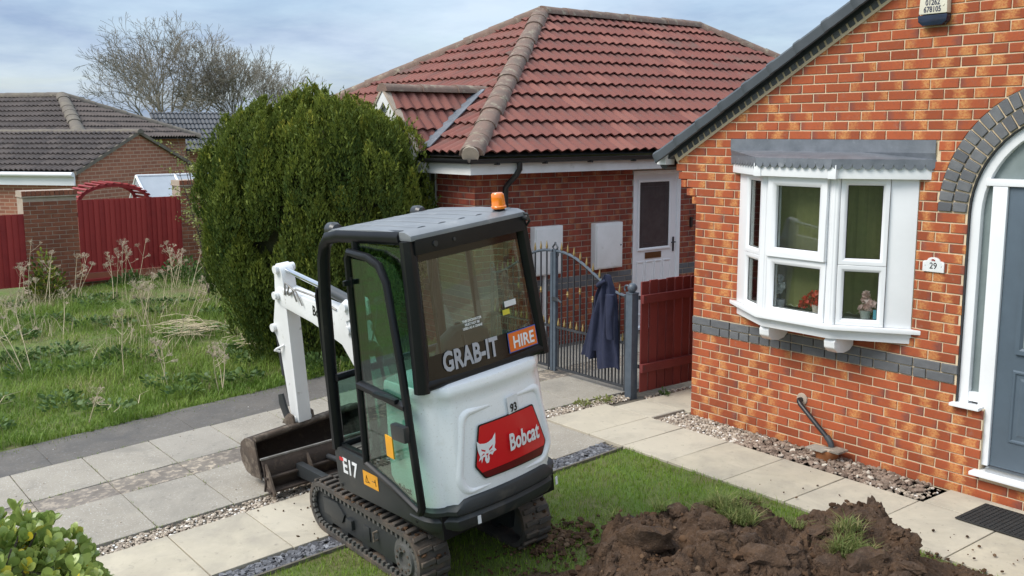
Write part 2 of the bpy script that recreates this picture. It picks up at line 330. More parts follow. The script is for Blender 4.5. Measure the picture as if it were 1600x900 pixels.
# ------------------------------------------------------------------ bricks
def clip_half(poly, a, b, c):
    """keep a*u+b*v<=c"""
    o = []
    for i, p in enumerate(poly):
        q = poly[(i+1) % len(poly)]; dp = a*p[0]+b*p[1]-c; dq = a*q[0]+b*q[1]-c
        if dp <= 0: o.append(p)
        if dp*dq < 0: t = dp/(dp-dq); o.append((p[0]+(q[0]-p[0])*t, p[1]+(q[1]-p[1])*t))
    return o
def area(p): return .5*abs(sum(p[i][0]*p[(i+1)%len(p)][1]-p[(i+1)%len(p)][0]*p[i][1] for i in range(len(p))))
def brick_geo(poly, rect, depth, rseed, vs, fs, uvs, rn):
    u0, u1, v0, v1 = rect; n = len(poly); k = len(vs)
    cx = sum(p[0] for p in poly)/n; cy = sum(p[1] for p in poly)/n; c = .003
    def ins(p): return (p[0]+(c if p[0] < cx else -c), p[1]+(c if p[1] < cy else -c))
    ring = [(*p, -.004) for p in poly]+[(*p, depth-c) for p in poly]+[(*ins(p), depth) for p in poly]
    vs += ring
    nf = [(k+i, k+(i+1)%n, k+n+(i+1)%n, k+n+i) for i in range(n)]+[(k+n+i, k+n+(i+1)%n, k+2*n+(i+1)%n, k+2*n+i) for i in range(n)]+[tuple(k+2*n+i for i in range(n))]
    fs += nf; uvs += [((p[0]-u0)/(u1-u0), (p[1]-v0)/(v1-v0)) for p in ring]; rn += [rseed]*len(nf)
def brick_mesh(vs, fs, uvs, rn, m):
    me = bpy.data.meshes.new('brick'); me.from_pydata(vs, [], fs)
    uv = me.uv_layers.new(name='uv'); idx = np.zeros(len(me.loops), np.int32); me.loops.foreach_get('vertex_index', idx)
    uv.data.foreach_set('uv', np.asarray(uvs, np.float32)[idx].ravel())
    a = me.attributes.new('rnd', 'FLOAT_COLOR', 'FACE'); a.data.foreach_set('color', np.asarray([(*r, 1) for r in rn], np.float32).ravel())
    me.materials.append(M[m]); return me
def rseed(): return (rng.choice((rng.uniform(-.05,.2), rng.uniform(.8,1.05), rng.uniform(.3,.7))), rng.random(), rng.random())
VARIANTS = {}
def bricks(parent, O, U, Nn, rects, m, depth=.007, nmax=300):
    """rects: list of (poly, rect, material or None); wall plane O + u*U + v*Z"""
    T = basis(O, U, (0,0,1), Nn); jobs = []
    for poly, rect, mm in rects:
        if len(poly) < 3 or area(poly) < .0006: continue
        P = [px(T @ Vector((q[0], q[1], 0))) for q in poly]
        vis = any(-20 < q[0] < 1620 and -20 < q[1] < 920 for q in P)
        jobs.append((area([(q[0], q[1]) for q in P]) if vis else 0, poly, rect, mm or m))
    jobs.sort(key=lambda j: -j[0]); rest = {}
    for i, (ar, poly, rect, mm) in enumerate(jobs):
        w_ = rect[1]-rect[0]; full = len(poly) == 4 and abs(area(poly)-w_*(rect[3]-rect[2])) < 1e-6
        if i < nmax and ar > 40:
            if full:
                key = (mm, round(w_, 2), round(depth, 3)); lst = VARIANTS.setdefault(key, [])
                if len(lst) < 14:
                    vs, fs, uvs, rn = [], [], [], []; h = rect[3]-rect[2]
                    q = [(0,0),(w_,0),(w_,h),(0,h)]
                    brick_geo([(a+rng.uniform(-.0015,.0015), b+rng.uniform(-.0012,.0012)) for a, b in q], (0, w_, 0, h), depth+rng.uniform(-.001,.0012), rseed(), vs, fs, uvs, rn)
                    me = brick_mesh(vs, fs, uvs, rn, mm); lst.append(me)
                else: me = rng.choice(lst)
                link('brick', me, None, parent, mw=T @ Matrix.Translation((rect[0], rect[2], 0)))
            else:
                vs, fs, uvs, rn = [], [], [], []; brick_geo(poly, rect, depth, rseed(), vs, fs, uvs, rn)
                link('brick', brick_mesh(vs, fs, uvs, rn, mm), None, parent, mw=T)
        else:
            d = rest.setdefault(mm, ([], [], [], [])); brick_geo(poly, rect, depth+rng.uniform(-.001,.001), rseed(), *d)
    for mm, d in rest.items():
        link('remaining_bricks', brick_mesh(*d, mm), None, parent, kind='stuff', mw=T)
def courses(ext, nrow, z0=0.0, holes=(), special={}, off0=0.0, blk=()):
    """stretcher bond: ext(k)->(u0,u1); holes (u0,u1,v0,v1); blk: rows of blue brick"""
    o = []
    for k in range(nrow):
        v0 = z0+k*.075; v1 = v0+.065; a, b = ext(k); vm = (v0+v1)/2
        iv = [(a, b)]
        for h in holes:
            if h[2] < vm < h[3]:
                iv = [x for s, e in iv for x in ((s, min(e, h[0])), (max(s, h[1]), e)) if x[1]-x[0] > .02]
        st = off0+(0 if k % 2 == 0 else -.1125)
        n0 = math.floor((a-st)/.225)-1; n1 = math.ceil((b-st)/.225)+1
        for n in range(n0, n1):
            u0 = st+n*.225; u1 = u0+.215
            for s, e in iv:
                q0 = max(u0, s); q1 = min(u1, e)
                if q1-q0 > .025:
                    o.append(([(q0,v0),(q1,v0),(q1,v1),(q0,v1)], (q0, q1, v0, v1), special.get(k)))
    return o

# ------------------------------------------------------------------ roof tiles
def tile_mesh(w_, ln, roll, thick, m, nroll, r, lift=.032):
    nseg = 6*nroll; vs = []; fs = []
    for y, zo in ((0, lift), (ln, .004)):
        for i in range(nseg+1):
            x = w_*i/nseg; ph = (x/(w_/nroll)) % 1.0; z = roll*(.5-.5*math.cos(2*math.pi*ph))**.8
            vs.append((x, y, z+zo))
    for i in range(nseg+1): x = vs[i]; vs.append((x[0], 0.004, x[2]-thick))
    n = nseg+1; fs = [(i, i+1, n+i+1, n+i) for i in range(nseg)]+[(2*n+i, 2*n+i+1, i+1, i) for i in range(nseg)]
    me = npmesh('tile', vs, [list(f) for f in fs], [r]*len(fs)); me.materials.append(M[m]); finish(me, 50); return me
def tile_roof(parent, O, U, S, poly, m, gauge=.35, w_=.33, roll=.036, nmax=300, nroll=2, kind_all=False, thick=.018, lift=.046):
    U = Vector(U).normalized(); S = Vector(S).normalized(); Nn = U.cross(S); T = basis(O, U, S, Nn)
    us = [p[0] for p in poly]; ss = [p[1] for p in poly]
    if area(poly) and sum(poly[i][0]*poly[(i+1)%len(poly)][1]-poly[(i+1)%len(poly)][0]*poly[i][1] for i in range(len(poly))) < 0: poly = poly[::-1]
    var = [tile_mesh(w_, gauge+.05, roll, thick, m, nroll, rng.random()**2, lift) for _ in range(8)]
    jobs = []
    for j in range(int(min(ss)/gauge)-1, int(max(ss)/gauge)+1):
        for i in range(int(min(us)/w_)-1, int(max(us)/w_)+2):
            u0, s0 = i*w_, j*gauge; q = [(u0,s0),(u0+w_,s0),(u0+w_,s0+gauge),(u0,s0+gauge)]; c = q
            for k in range(len(poly)):
                a, b = poly[k], poly[(k+1)%len(poly)]; nx, ny = b[1]-a[1], a[0]-b[0]
                c = clip_half(c, nx, ny, nx*a[0]+ny*a[1])
                if len(c) < 3: break
            if len(c) < 3 or area(c) < .002: continue
            P = [px(T @ Vector((x, y, 0))) for x, y in c]
            ar = area([(x[0], x[1]) for x in P]) if any(-10 < x[0] < 1610 and -10 < x[1] < 910 for x in P) else 0
            jobs.append((ar, u0, s0, area(c) < w_*gauge*.995))
    jobs.sort(key=lambda j: -j[0]); bmr = bmesh.new(); cnt = 0
    for ar, u0, s0, cut in jobs:
        me = rng.choice(var); TL = Matrix.Translation((u0, s0, rng.uniform(-.002, .003)))
        if cut:
            bm = bmesh.new(); bm.from_mesh(me); bm.transform(TL)
            for k in range(len(poly)):
                a, b = poly[k], poly[(k+1)%len(poly)]
                if k == 0 and abs(a[1]-b[1]) < 1e-6 and a[1] < 1e-6: continue      # eave: leave the overhang
                bmesh.ops.bisect_plane(bm, geom=bm.verts[:]+bm.edges[:]+bm.faces[:], plane_co=(a[0], a[1], 0), plane_no=(b[1]-a[1], a[0]-b[0], 0), clear_outer=True)
            if not bm.faces: bm.free(); continue
            me2 = bpy.data.meshes.new('tile'); bm.to_mesh(me2); bm.free(); me2.materials.append(M[m])
            if not kind_all and cnt < nmax and ar > 40: link('tile', me2, None, parent, mw=T); cnt += 1
            else: bmr.from_mesh(me2)
        elif not kind_all and cnt < nmax and ar > 40:
            link('tile', me, None, parent, mw=T @ TL); cnt += 1
        else:
            me2 = me.copy(); me2.transform(TL); bmr.from_mesh(me2); bpy.data.meshes.remove(me2)
    if bmr.faces:
        me = bpy.data.meshes.new('remaining_tiles'); bmr.to_mesh(me); me.materials.append(M[m]); finish(me, 50)
        link('remaining_tiles', me, None, parent, kind='stuff', mw=T)
    bmr.free()
def ridge_caps(parent, a, b, m, r=.12, unit=.45, name='ridge_tile', drop=.05, n=9):
    a = Vector(a); b = Vector(b); L_ = (b-a).length; k = max(1, round(L_/unit)); d = (b-a).normalized()
    x = d.cross(Vector((0,0,1))).normalized(); z = x.cross(d)
    for i in range(k):
        p0 = a.lerp(b, i/k); p1 = a.lerp(b, (i+1)/k)+d*.012; mb = MB(); secs = []
        j = rng.uniform(-.006, .006)
        for p, rr in ((p0, r+.006+j), (p0.lerp(p1,.5), r+j), (p1, r-.004+j)):
            secs.append([p-z*drop+x*math.cos(math.pi*t/(n-1))*rr*1.28+z*math.sin(math.pi*t/(n-1))**.85*rr for t in range(n)])
        mb.sweep(secs, True, True); mb.build(name, m, parent, smooth=50)

# ------------------------------------------------------------------ scattered stuff
def blades(name, P, h, wd, m, lean=.35, parent=None, curve=.6, kind='stuff', rpow=1.0, rn=None):
    """grass blades: three triangles each"""
    n = len(P); P = np.asarray(P); a = nr.uniform(0, 2*np.pi, n); hh = h[0]+(h[1]-h[0])*nr.random(n); ww = wd*nr.uniform(.6, 1.3, n)
    dirx = np.stack([np.cos(a), np.sin(a), np.zeros(n)], 1); side = np.stack([-np.sin(a), np.cos(a), np.zeros(n)], 1)
    ln = (nr.random(n)*lean*hh)[:, None]; up = np.array([0, 0, 1.0])
    b0 = P-side*ww[:, None]/2; b1 = P+side*ww[:, None]/2
    mid = P+up*(hh*.55)[:, None]+dirx*ln*.35; m0 = mid-side*ww[:, None]*.38; m1 = mid+side*ww[:, None]*.38
    tip = P+up*(hh*(1-.25*curve*nr.random(n)))[:, None]+dirx*ln*1.1
    V = np.stack([b0, b1, m0, m1, tip], 1).reshape(-1, 3); k = np.arange(n)[:, None]*5
    F = np.stack([k+np.array([[0,1,3]]), k+np.array([[0,3,2]]), k+np.array([[2,3,4]])], 1).reshape(-1, 3)
    me = npmesh(name, V, F, np.repeat(nr.random(n)**rpow if rn is None else rn, 3)); me.polygons.foreach_set('use_smooth', [True]*len(me.polygons))
    return link(name, me, m, parent, kind)
ICO_V = None
def ico():
    global ICO_V
    if ICO_V is None:
        bm = bmesh.new(); bmesh.ops.create_icosphere(bm, subdivisions=1, radius=1); bm.verts.ensure_lookup_table()
        ICO_V = (np.array([v.co[:] for v in bm.verts]), np.array([[v.index for v in f.verts] for f in bm.faces])); bm.free()
    return ICO_V
def stones(name, P, size, m, flat=.65, parent=None, rpow=1.0, kind='stuff'):
    v, f = ico(); n = len(P); P = np.asarray(P)
    s = nr.uniform(size[0], size[1], (n, 1, 1))*np.stack([nr.uniform(.7, 1.35, n), nr.uniform(.7, 1.2, n), nr.uniform(.5, 1, n)*flat*1.3], 1)[:, None, :]
    q = v[None]*s*nr.uniform(.82, 1.15, (n, len(v), 1))
    a = nr.uniform(0, 6.28, n); t = nr.normal(0, .35, n); ca, sa, ct, st = np.cos(a), np.sin(a), np.cos(t), np.sin(t)
    x, y, z = q[..., 0].copy(), q[..., 1].copy(), q[..., 2].copy()
    y2 = y*ct[:, None]-z*st[:, None]; z2 = y*st[:, None]+z*ct[:, None]
    V = np.stack([x*ca[:, None]-y2*sa[:, None], x*sa[:, None]+y2*ca[:, None], z2], 2)+P[:, None, :]
    F = (f[None]+(np.arange(n)*len(v))[:, None, None]).reshape(-1, 3)
    me = npmesh(name, V.reshape(-1, 3), F, np.repeat(nr.random(n)**rpow, len(f))); finish(me, 45)
    return link(name, me, m, parent, kind)
def strip_pts(n, x0, x1, y0, y1, zoff=0.0):
    x = nr.uniform(x0, x1, n); y = nr.uniform(y0, y1, n); return np.stack([x, y, gzv(y)+zoff+nr.uniform(0, .01, n)], 1)

# ================================================================== THE GROUND
def sheet(name, xs, ys, zf, m, kind='structure', parent=None, n_x=None):
    V = [(x, y, zf(x, y)) for y in ys for x in xs]; nx = len(xs)
    F = [(j*nx+i, j*nx+i+1, (j+1)*nx+i+1, (j+1)*nx+i) for j in range(len(ys)-1) for i in range(nx-1)]
    me = bpy.data.meshes.new(name); me.from_pydata(V, [], F); finish(me, 180); return link(name, me, m, parent, kind)
def far_gz(y): return gz(max(y, -9))
sheet('ground', [-900,-200,-60,-14,-8,-3,0,3,8,60,200,900], [-900,-200,-60,-20,-9,-6,-4,-2.5,-1,0,3,8,15,30,60,200,900], lambda x, y: far_gz(y)-.07, 'turf')
def slab(name, x0, x1, y0, y1, m, parent, top=.0, th=.045, gap=.004, r=None):
    q = [(x0+gap, y0+gap), (x1-gap, y0+gap), (x1-gap, y1-gap), (x0+gap, y1-gap)]
    dz = [top+rng.uniform(-.0025, .0025) for _ in q]; mb = MB(); r = rng.random() if r is None else r
    vs = [(x, y, gz(y)+d-th) for (x, y), d in zip(q, dz)]+[(x, y, gz(y)+d) for (x, y), d in zip(q, dz)]
    mb.add(vs, [(0,3,2,1),(4,5,6,7),(0,1,5,4),(1,2,6,5),(2,3,7,6),(3,0,4,7)], max(r, .001)); return mb.build(name, m, parent, bevel=.003, seg=1)
drive = sheet('driveway', [-3.8,-2,-.76], [-12,-9,-6,-4,-2,-1,0,3,9], lambda x, y: far_gz(y)-.03, 'joint')
ys = [-4.8+.6*i for i in range(-11, 18)]
for i in range(len(ys)-1):
    y0, y1 = ys[i], ys[i+1]
    if y0 < -8.4: continue
    if y1 > 4.3: break
    slab('slab', -3.0, -2.2, y0, y1, 'greyslab', drive); slab('slab', -1.83, -.955, y0, y1, 'greyslab', drive)
    slab('worn_strip', -2.2, -1.83, y0, y1, 'oldslab', drive, top=-.004, gap=.002)
dk = [-9.0,-7.2,-5.05,-3.75,-2.2,-1.0,-.24]
for a, b in zip(dk, dk[1:]): slab('tarmac_bay', -3.76, -3.0, a, b, 'darkslab', drive, top=-.003, gap=.0012, r=.3)
path = sheet('garden_path', [-.76,0,.12], [-12,-9,-6,-4,-2,-1.2], lambda x, y: far_gz(y)-.03, 'joint')
for i in range(len(ys)-1):
    y0, y1 = ys[i], ys[i+1]
    if y0 < -8.4 or y1 > -1.15: continue
    y1b = y1
    if abs(y1+1.2) < .05: y1b = -1.205
    slab('slab', -.745, .10, y0, y1b, 'greyslab' if y1 > -1.5 else 'cream', path, top=-.01 if y1 > -1.5 else 0)
sidep = sheet('house_path', [-.76,0,3,7.5], [-1.2,-.8,0,9], lambda x, y: gz(y)-.03, 'joint')
jx = [-.745,-.14,.29,.82,1.40,1.98,2.60,3.22,3.82,4.42,5.02,5.62]
for a, b in zip(jx, jx[1:]): slab('slab', a, b, -1.2, -.425, 'cream', sidep)
for a, b in zip([2.62,3.22,3.82,4.42], [3.22,3.82,4.42,5.02]): slab('slab', a, b, -.42, -.03, 'cream', sidep)
for i, (a, b) in enumerate(zip([-.425,.0,.6,1.2,1.8,2.4,3.0], [.0,.6,1.2,1.8,2.4,3.0,3.6])): slab('slab', -.62, -.02 if a >= 0 else -.1, a, b, 'cream', sidep)
# beds of loose stone
sheet('gravel_bed', [-.96,-.74], [-12,-9,-6,-3,-1,0], lambda x, y: far_gz(y)-.028, 'joint')
tag(stones('drive_gravel', np.concatenate([strip_pts(3300, -.945, -.755, -6.6, -1.0, -.022), strip_pts(700, -.95, -.755, -1.2, -.05, -.02), strip_pts(500, -.74, -.64, .05, 3.0, -.02)]), (.008, .017), 'stone'),
    'brown and white pebbles in the strip between the grey driveway and cream slabs', 'gravel')
sheet('slate_bed', [.10,.34], [-12,-9,-6,-3,-1.22], lambda x, y: far_gz(y)-.03, 'joint')
def chips(name, P, m):
    n = len(P); k = 5; V = []; F = []; rn = []
    for i, p in enumerate(P):
        a0 = rng.uniform(0, 6.28); s = rng.uniform(.016, .038); el = rng.uniform(.45, .8); t = Vector((rng.gauss(0, .28), rng.gauss(0, .28), 1)).normalized()
        x = t.orthogonal().normalized(); x.rotate(Matrix.Rotation(a0, 3, t)); y_ = t.cross(x); b = len(V); o = Vector(p)
        ring = [x*math.cos(6.28*j/k+rng.uniform(-.3,.3))*s+y_*math.sin(6.28*j/k)*s*el for j in range(k)]
        V += [o+q for q in ring]+[o+q*.93+t*.007 for q in ring]
        F += [tuple(b+k+j for j in range(k))]+[(b+j, b+(j+1)%k, b+k+(j+1)%k, b+k+j) for j in range(k)]; rn += [rng.random()]*(k+1)
    me = bpy.data.meshes.new(name); me.from_pydata(V, [], F); a = me.attributes.new('rnd', 'FLOAT', 'FACE'); a.data.foreach_set('value', rn)
    return link(name, me, m, None, 'stuff')
tag(chips('slate_chippings', strip_pts(2700, .11, .325, -6.6, -1.26, -.024), 'slate'), 'plum slate chippings in the strip along the edge of the lawn', 'slate')
edg = MB()
for a, b in zip([-6.6,-5,-3.4,-2], [-5,-3.4,-2,-1.24]): edg.add([(.325,a,gz(a)-.06),(.345,a,gz(a)-.06),(.345,b,gz(b)-.06),(.325,b,gz(b)-.06),(.325,a,gz(a)+.012),(.345,a,gz(a)+.012),(.345,b,gz(b)+.012),(.325,b,gz(b)+.012)], [(0,1,5,4),(1,2,6,5),(2,3,7,6),(3,0,4,7),(4,5,6,7)])
tag(edg.build('lawn_edging', 'joint', kind='structure'), 'thin edging strip between slate chippings and lawn', 'edging')
sheet('wall_bed', [-.1,1,2.62], [-.42,-.2,.02], lambda x, y: -.03, 'joint')
tag(stones('wall_gravel', np.concatenate([strip_pts(1500, -.08, .95, -.41, -.015, -.02), strip_pts(260, 2.1, 2.58, -.41, -.05, -.02)]), (.009, .019), 'stone'), 'pebbles in the narrow bed along the foot of the brick house wall', 'gravel')
tag(stones('wall_rubble', np.concatenate([strip_pts(900, .8, 2.3, -.41, -.02, -.015), strip_pts(160, 1.5, 2.5, -.3, -.05, .0)]), (.009, .028), 'stone2', rpow=1.3), 'pinkish broken rubble in the wall bed round the drain pipe', 'rubble')
kb = MB(); kb.box(-.11, -.085, -.425, .0, -.05, .012); kb.box(-.085, 2.6, -.43, -.423, -.05, -.006)
tag(kb.build('bed_edging', 'greyslab', kind='structure'), 'thin concrete edging round the pebble bed', 'edging')
# lawn
lawn = sheet('lawn', [.345]+[.6+.3*i for i in range(20)], [-8.5,-7,-5.5,-4,-2.6,-1.6,-1.21], lambda x, y: gz(y)-.012, 'turf')
def lawn_edge(x): return -1.22+.035*np.sin(x*5.0)+.02*np.sin(x*13)
n = 120000; gx = .35+nr.random(n)*5.2; gy = -6.6+nr.random(n)*5.4
dcam = np.hypot(gx-6.25, gy+7.05); P = np.stack([gx, gy, gzv(gy)-.015], 1)
lp = [px(q)[:2] if False else None for q in ()]
dv = P-np.array(CAM); zz = dv@np.array(CF); uu = 800+1554*(dv@np.array(CR))/zz; vv = 450-1554*(dv@np.array(CU))/zz
ok = (gy < lawn_edge(gx)+.02) & (uu > -60) & (uu < 1660) & (vv < 960) & (zz > .5)
Pl = P[ok]; pat = np.sin(Pl[:,0]*2.9+2*np.sin(Pl[:,1]*1.7))*np.sin(Pl[:,1]*3.3+1)+.6*np.sin(Pl[:,0]*9+Pl[:,1]*4)*np.sin(Pl[:,1]*8.5)
tag(blades('lawn_grass', Pl, (.018, .05), .0042, 'grass', .8, rn=np.clip(.42+.16*pat+nr.normal(0,.22,len(Pl)), 0, 1)), 'short green lawn grass under the digger and round the soil heap', 'grass')
jp = []
for xj in (-3.0, -2.2, -1.83, -.95):
    for _ in range(60):
        yc_ = rng.uniform(-6.5, -.3)
        for k in range(rng.randint(2, 7)): yy = yc_+rng.gauss(0,.03); jp.append((xj+rng.gauss(0,.007), yy, gz(yy)-.006))
for yj in ys:
    for _ in range(14):
        xc_ = rng.uniform(-3.0, -.96)
        for k in range(rng.randint(1, 4)): jp.append((xc_+rng.gauss(0,.03), yj+rng.gauss(0,.004), gz(yj)-.006))
for _ in range(420): yy = rng.uniform(-6.5, -2.2); jp.append((-3.70+abs(rng.gauss(0,.07)), yy, gz(yy)-.004))
tag(blades('joint_moss', np.array(jp), (.008,.028), .004, 'grassb', .9), 'tiny grass and moss growing in the driveway joints', 'moss')
P = [(rng.uniform(-3.6,-.98), y_, gz(y_)+.004) for y_ in (rng.uniform(-6,-1) for _ in range(150))]
tag(stones('drive_grit', np.array(P), (.002,.007), 'stone', .6), 'bits of grit and dirt lying on the grey driveway', 'grit')
# neighbouring garden
gard = sheet('neighbour_garden', [-40,-16,-12,-9,-7,-5.4,-4.4,-3.77], [-12,-9,-7,-5,-3.5,-2,-1,0,2,6], lambda x, y: far_gz(y)-.015+.05*math.sin(x*1.7)*math.sin(y*1.3)*(1 if x < -4 else 0), 'turf')
def hum(x, y): return .035*np.sin(x*1.7)*np.sin(y*1.3)*np.clip((-3.9-x)*2, 0, 1)
n = 130000; gx = -3.72-8.7*nr.random(n)**1.25; gy = -8.6+nr.random(n)*8.4
P = np.stack([gx, gy, gzv(gy)-.02+hum(gx, gy)], 1)
dv = P-np.array(CAM); zz = dv@np.array(CF); uu = 800+1554*(dv@np.array(CR))/zz; vv = 450-1554*(dv@np.array(CU))/zz
cl = np.sin(gx*2.3+1.3*np.sin(gy*1.9))*np.sin(gy*2.1+gx)+.5*np.sin(gx*5.1)*np.sin(gy*4.7)
ok = (uu > -60) & (uu < 700) & (vv < 960) & (gx < -3.74+.05*np.sin(gy*4)+.04*np.sin(gy*11)) & (cl > -1.2)
P = P[ok]; cl = cl[ok]
pat = np.sin(P[:,0]*1.9+2*np.sin(P[:,1]*1.1))*np.sin(P[:,1]*2.2+1)+.8*np.sin(P[:,0]*5.1+P[:,1]*2)*np.sin(P[:,1]*4.5+P[:,0])
rn_ = np.clip(.40+.26*pat+nr.normal(0,.2,len(P)), 0, 1)
tag(blades('rough_grass', P[cl < .1], (.03, .085), .009, 'grassb', 1.1, rn=rn_[cl < .1]), 'shorter rough grass of the overgrown neighbouring front garden', 'grass')
lg_ = (cl >= .1) & (nr.random(len(cl)) < .8)
tag(blades('long_grass', P[lg_], (.05, .17), .008, 'grassb', 1.3, rn=rn_[lg_]), 'long tangled grass clumps of the overgrown neighbouring garden', 'grass')

# ================================================================== OWN HOUSE (number 29)
house = thing('brick_house', 'orange red brick bungalow gable with white bay window and arched grey door', 'house', (1.5, .5, 0))
VS = .588; VZ = 2.545                       # verge line z = VZ + VS*x
AX, AZ, AR = 3.33, 2.08, .735               # door arch centre, springing, radius
RX = 4.6                                    # ridge
def wallpoly(mb, poly): mb.prism([(x, 0, z) for x, z in poly], (0, .11, 0))
top = lambda x: VZ+VS*x+.02
core = MB()
wallpoly(core, [(0,-.15),(1.35,-.15),(1.35,1.14),(.56,1.14),(.56,2.36),(1.35,2.36),(1.35,top(1.35)),(-.24,top(-.24)),(-.255,2.31),(-.19,2.31),(-.19,2.235),(-.12,2.235),(-.12,2.16),(-.05,2.16),(-.05,2.085),(0,2.085)])
arc = [(AX-AR*math.cos(math.pi*i/24), AZ+AR*math.sin(math.pi*i/24)) for i in range(25)]
wallpoly(core, [(1.35,-.15),(2.812,-.15),(2.812,.655),(2.597,.655)]+arc+[(4.06,.655),(3.85,.655),(3.85,-.15),(9.0,-.15),(9.0,top(2*RX-9.0)),(RX,top(RX)),(1.35,top(1.35)),(1.35,2.36),(2.17,2.36),(2.17,1.14),(1.35,1.14)])
core.box(2.813, 3.849, .0, .11, -.15, .165)
wall = core.build('wall', 'mortar', house)
sw = MB(); sw.box(.0, .11, .111, 9.0, -.15, 2.5); sw.box(8.89, 9.0, .111, 9, -.15, 2.5); sw.build('side_wall', 'brick', house)
def ext(k):
    return {31: (-.255, 9), 30: (-.255, 9), 29: (-.19, 9), 28: (-.12, 9), 27: (-.05, 9)}.get(k, (0, 4.9)) if k < 32 else (-.3, 4.9)
Z0 = -.02; ZB = .806-11*.075
rows = courses(lambda k: (ext(k)[0], 4.9), 56, ZB, holes=[(.512,2.214,1.13,2.60),(2.6,4.06,.63,2.10),(2.815,3.85,.155,.66),(.40,2.345,2.425,2.60)], special={11:'bluebrick',12:'bluebrick'}, off0=.0)
rects = []
for poly, rc, sp in rows:
    v1 = rc[3]
    if v1 > 2.40: poly = clip_half(poly, -VS, 1, VZ)          # z - VS*x <= VZ
    if len(poly) < 3: continue
    cx = sum(p[0] for p in poly)/len(poly); cz = sum(p[1] for p in poly)/len(poly)
    if cz > AZ and math.hypot(cx-AX, cz-AZ) < AR+.5:
        d = math.hypot(cx-AX, cz-AZ); a, b = (cx-AX)/d, (cz-AZ)/d
        poly = clip_half(poly, -a, -b, -(a*AX+b*AZ+AR+.231))
    if len(poly) < 3: continue
    if sp == 'bluebrick':                                   # second blue course is cut into half bats
        if abs(rc[2]-(ZB+11*.075)) < .01 and rc[1]-rc[0] > .15 and rc[0] > .2 and rng.random() < .8:
            mid = (rc[0]+rc[1])/2
            for q0, q1 in ((rc[0], mid-.006), (mid+.006, rc[1])): rects.append(([(q0,rc[2]),(q1,rc[2]),(q1,rc[3]),(q0,rc[3])], (q0,q1,rc[2],rc[3]), sp))
            continue
    rects.append((poly, rc, sp))
bricks(wall, (0,0,0), (1,0,0), (0,-1,0), [r for r in rects if r[2] != 'bluebrick'], 'brick')
bricks(wall, (0,0,0), (1,0,0), (0,-1,0), [r for r in rects if r[2] == 'bluebrick'], 'bluebrick', .016)
# arch rings of blue half bricks
for ring, (ra, rb) in enumerate(((AR+.008, AR+.112), (AR+.122, AR+.226))):
    cnt = round(math.pi*(ra+.05)/.077)
    for i in range(cnt):
        a0 = math.pi*(i+.085)/cnt; a1 = math.pi*(i+.915)/cnt; mb = MB()
        if AX-rb*math.cos(a0) > 4.2: continue
        q = [(AX-r_*math.cos(a), AZ+r_*math.sin(a)) for r_, a in ((ra, a0), (rb, a0), (rb, a1), (ra, a1))]
        mb.prism([(x, -.017-rng.uniform(0,.002), z) for x, z in q], (0, .03, 0), rng.random()); mb.build('arch_brick', 'bluebrick', wall, bevel=.004, seg=1)
# dentil course under the verge and the mortar fillet
c, s = 1/math.hypot(1, VS), VS/math.hypot(1, VS)
k = 0
while True:
    x = -.215+.0655*k*c/.86; k += 1
    if x > 2.6: break
    mb = MB(); T = basis((x, -.02, VZ+VS*x), (c,0,s), (0,1,0), (-s,0,c)); mb.box(0, .056, 0, .05, .012, .078, T, rng.random()); mb.build('dentil_brick', 'bluebrick', wall, bevel=.003, seg=1)
mb = MB(); T = basis((-.25, -.012, VZ-VS*.25), (c,0,s), (0,1,0), (-s,0,c)); mb.box(0, 5.6, 0, .06, -.012, .085, T); mb.build('verge_mortar', 'mortar', wall)
# roof
roofm = MB(); T1 = basis((-.42, -.03, VZ+.092-VS*.42), (c,0,s), (0,1,0), (-s,0,c)); Lr = (RX+.42)/c
roofm.box(0, Lr, 0, 9.3, -.02, .03, T1); T2 = basis((2*RX+.42, -.03, VZ+.092-VS*.42), (-c,0,s), (0,1,0), (s,0,c)); roofm.box(0, Lr, 0, 9.3, -.021, .029, T2)
roof = roofm.build('roof', 'slate_cap', house)
k = 0
while k*.30 < Lr-.2:
    x0 = k*.30+.0; ln = .33; mb = MB(); lo, hi = .0, .028
    prof = lambda zt: [(.17, zt), (-.075, zt), (-.092, zt-.02), (-.092, -.012), (-.08, -.02), (-.07, -.012), (-.07, zt-.022), (.17, zt-.02)]
    secs = []
    for xx, g in ((0, .007), (.012, .009), (.06, .008), (.08, .004), (ln, .0)):
        secs.append([T1 @ Vector((x0+xx, yy-(g if yy < 0 else 0), zz+g*(1 if zz > .01 else .0))) for yy, zz in [(p, q) for p, q in prof(.078)]])
    mb.sweep(secs); mb.build('verge_cap', 'slate_cap', roof, smooth=35); k += 1
ridge_caps(roof, (RX, -.05, VZ+.2+VS*RX), (RX, 9.2, VZ+.2+VS*RX), 'slate_cap')
ec = MB(); ec.box(-.46, -.34, -.06, .06, 2.36, 2.47); ec.build('eave_end_cap', 'upvc', house, bevel=.01)
mb = MB(); mb.tube([(-.42, .0, 2.37), (-.42, 8.9, 2.37)], .055, 10); mb.build('gutter', 'gutter', house, smooth=40)
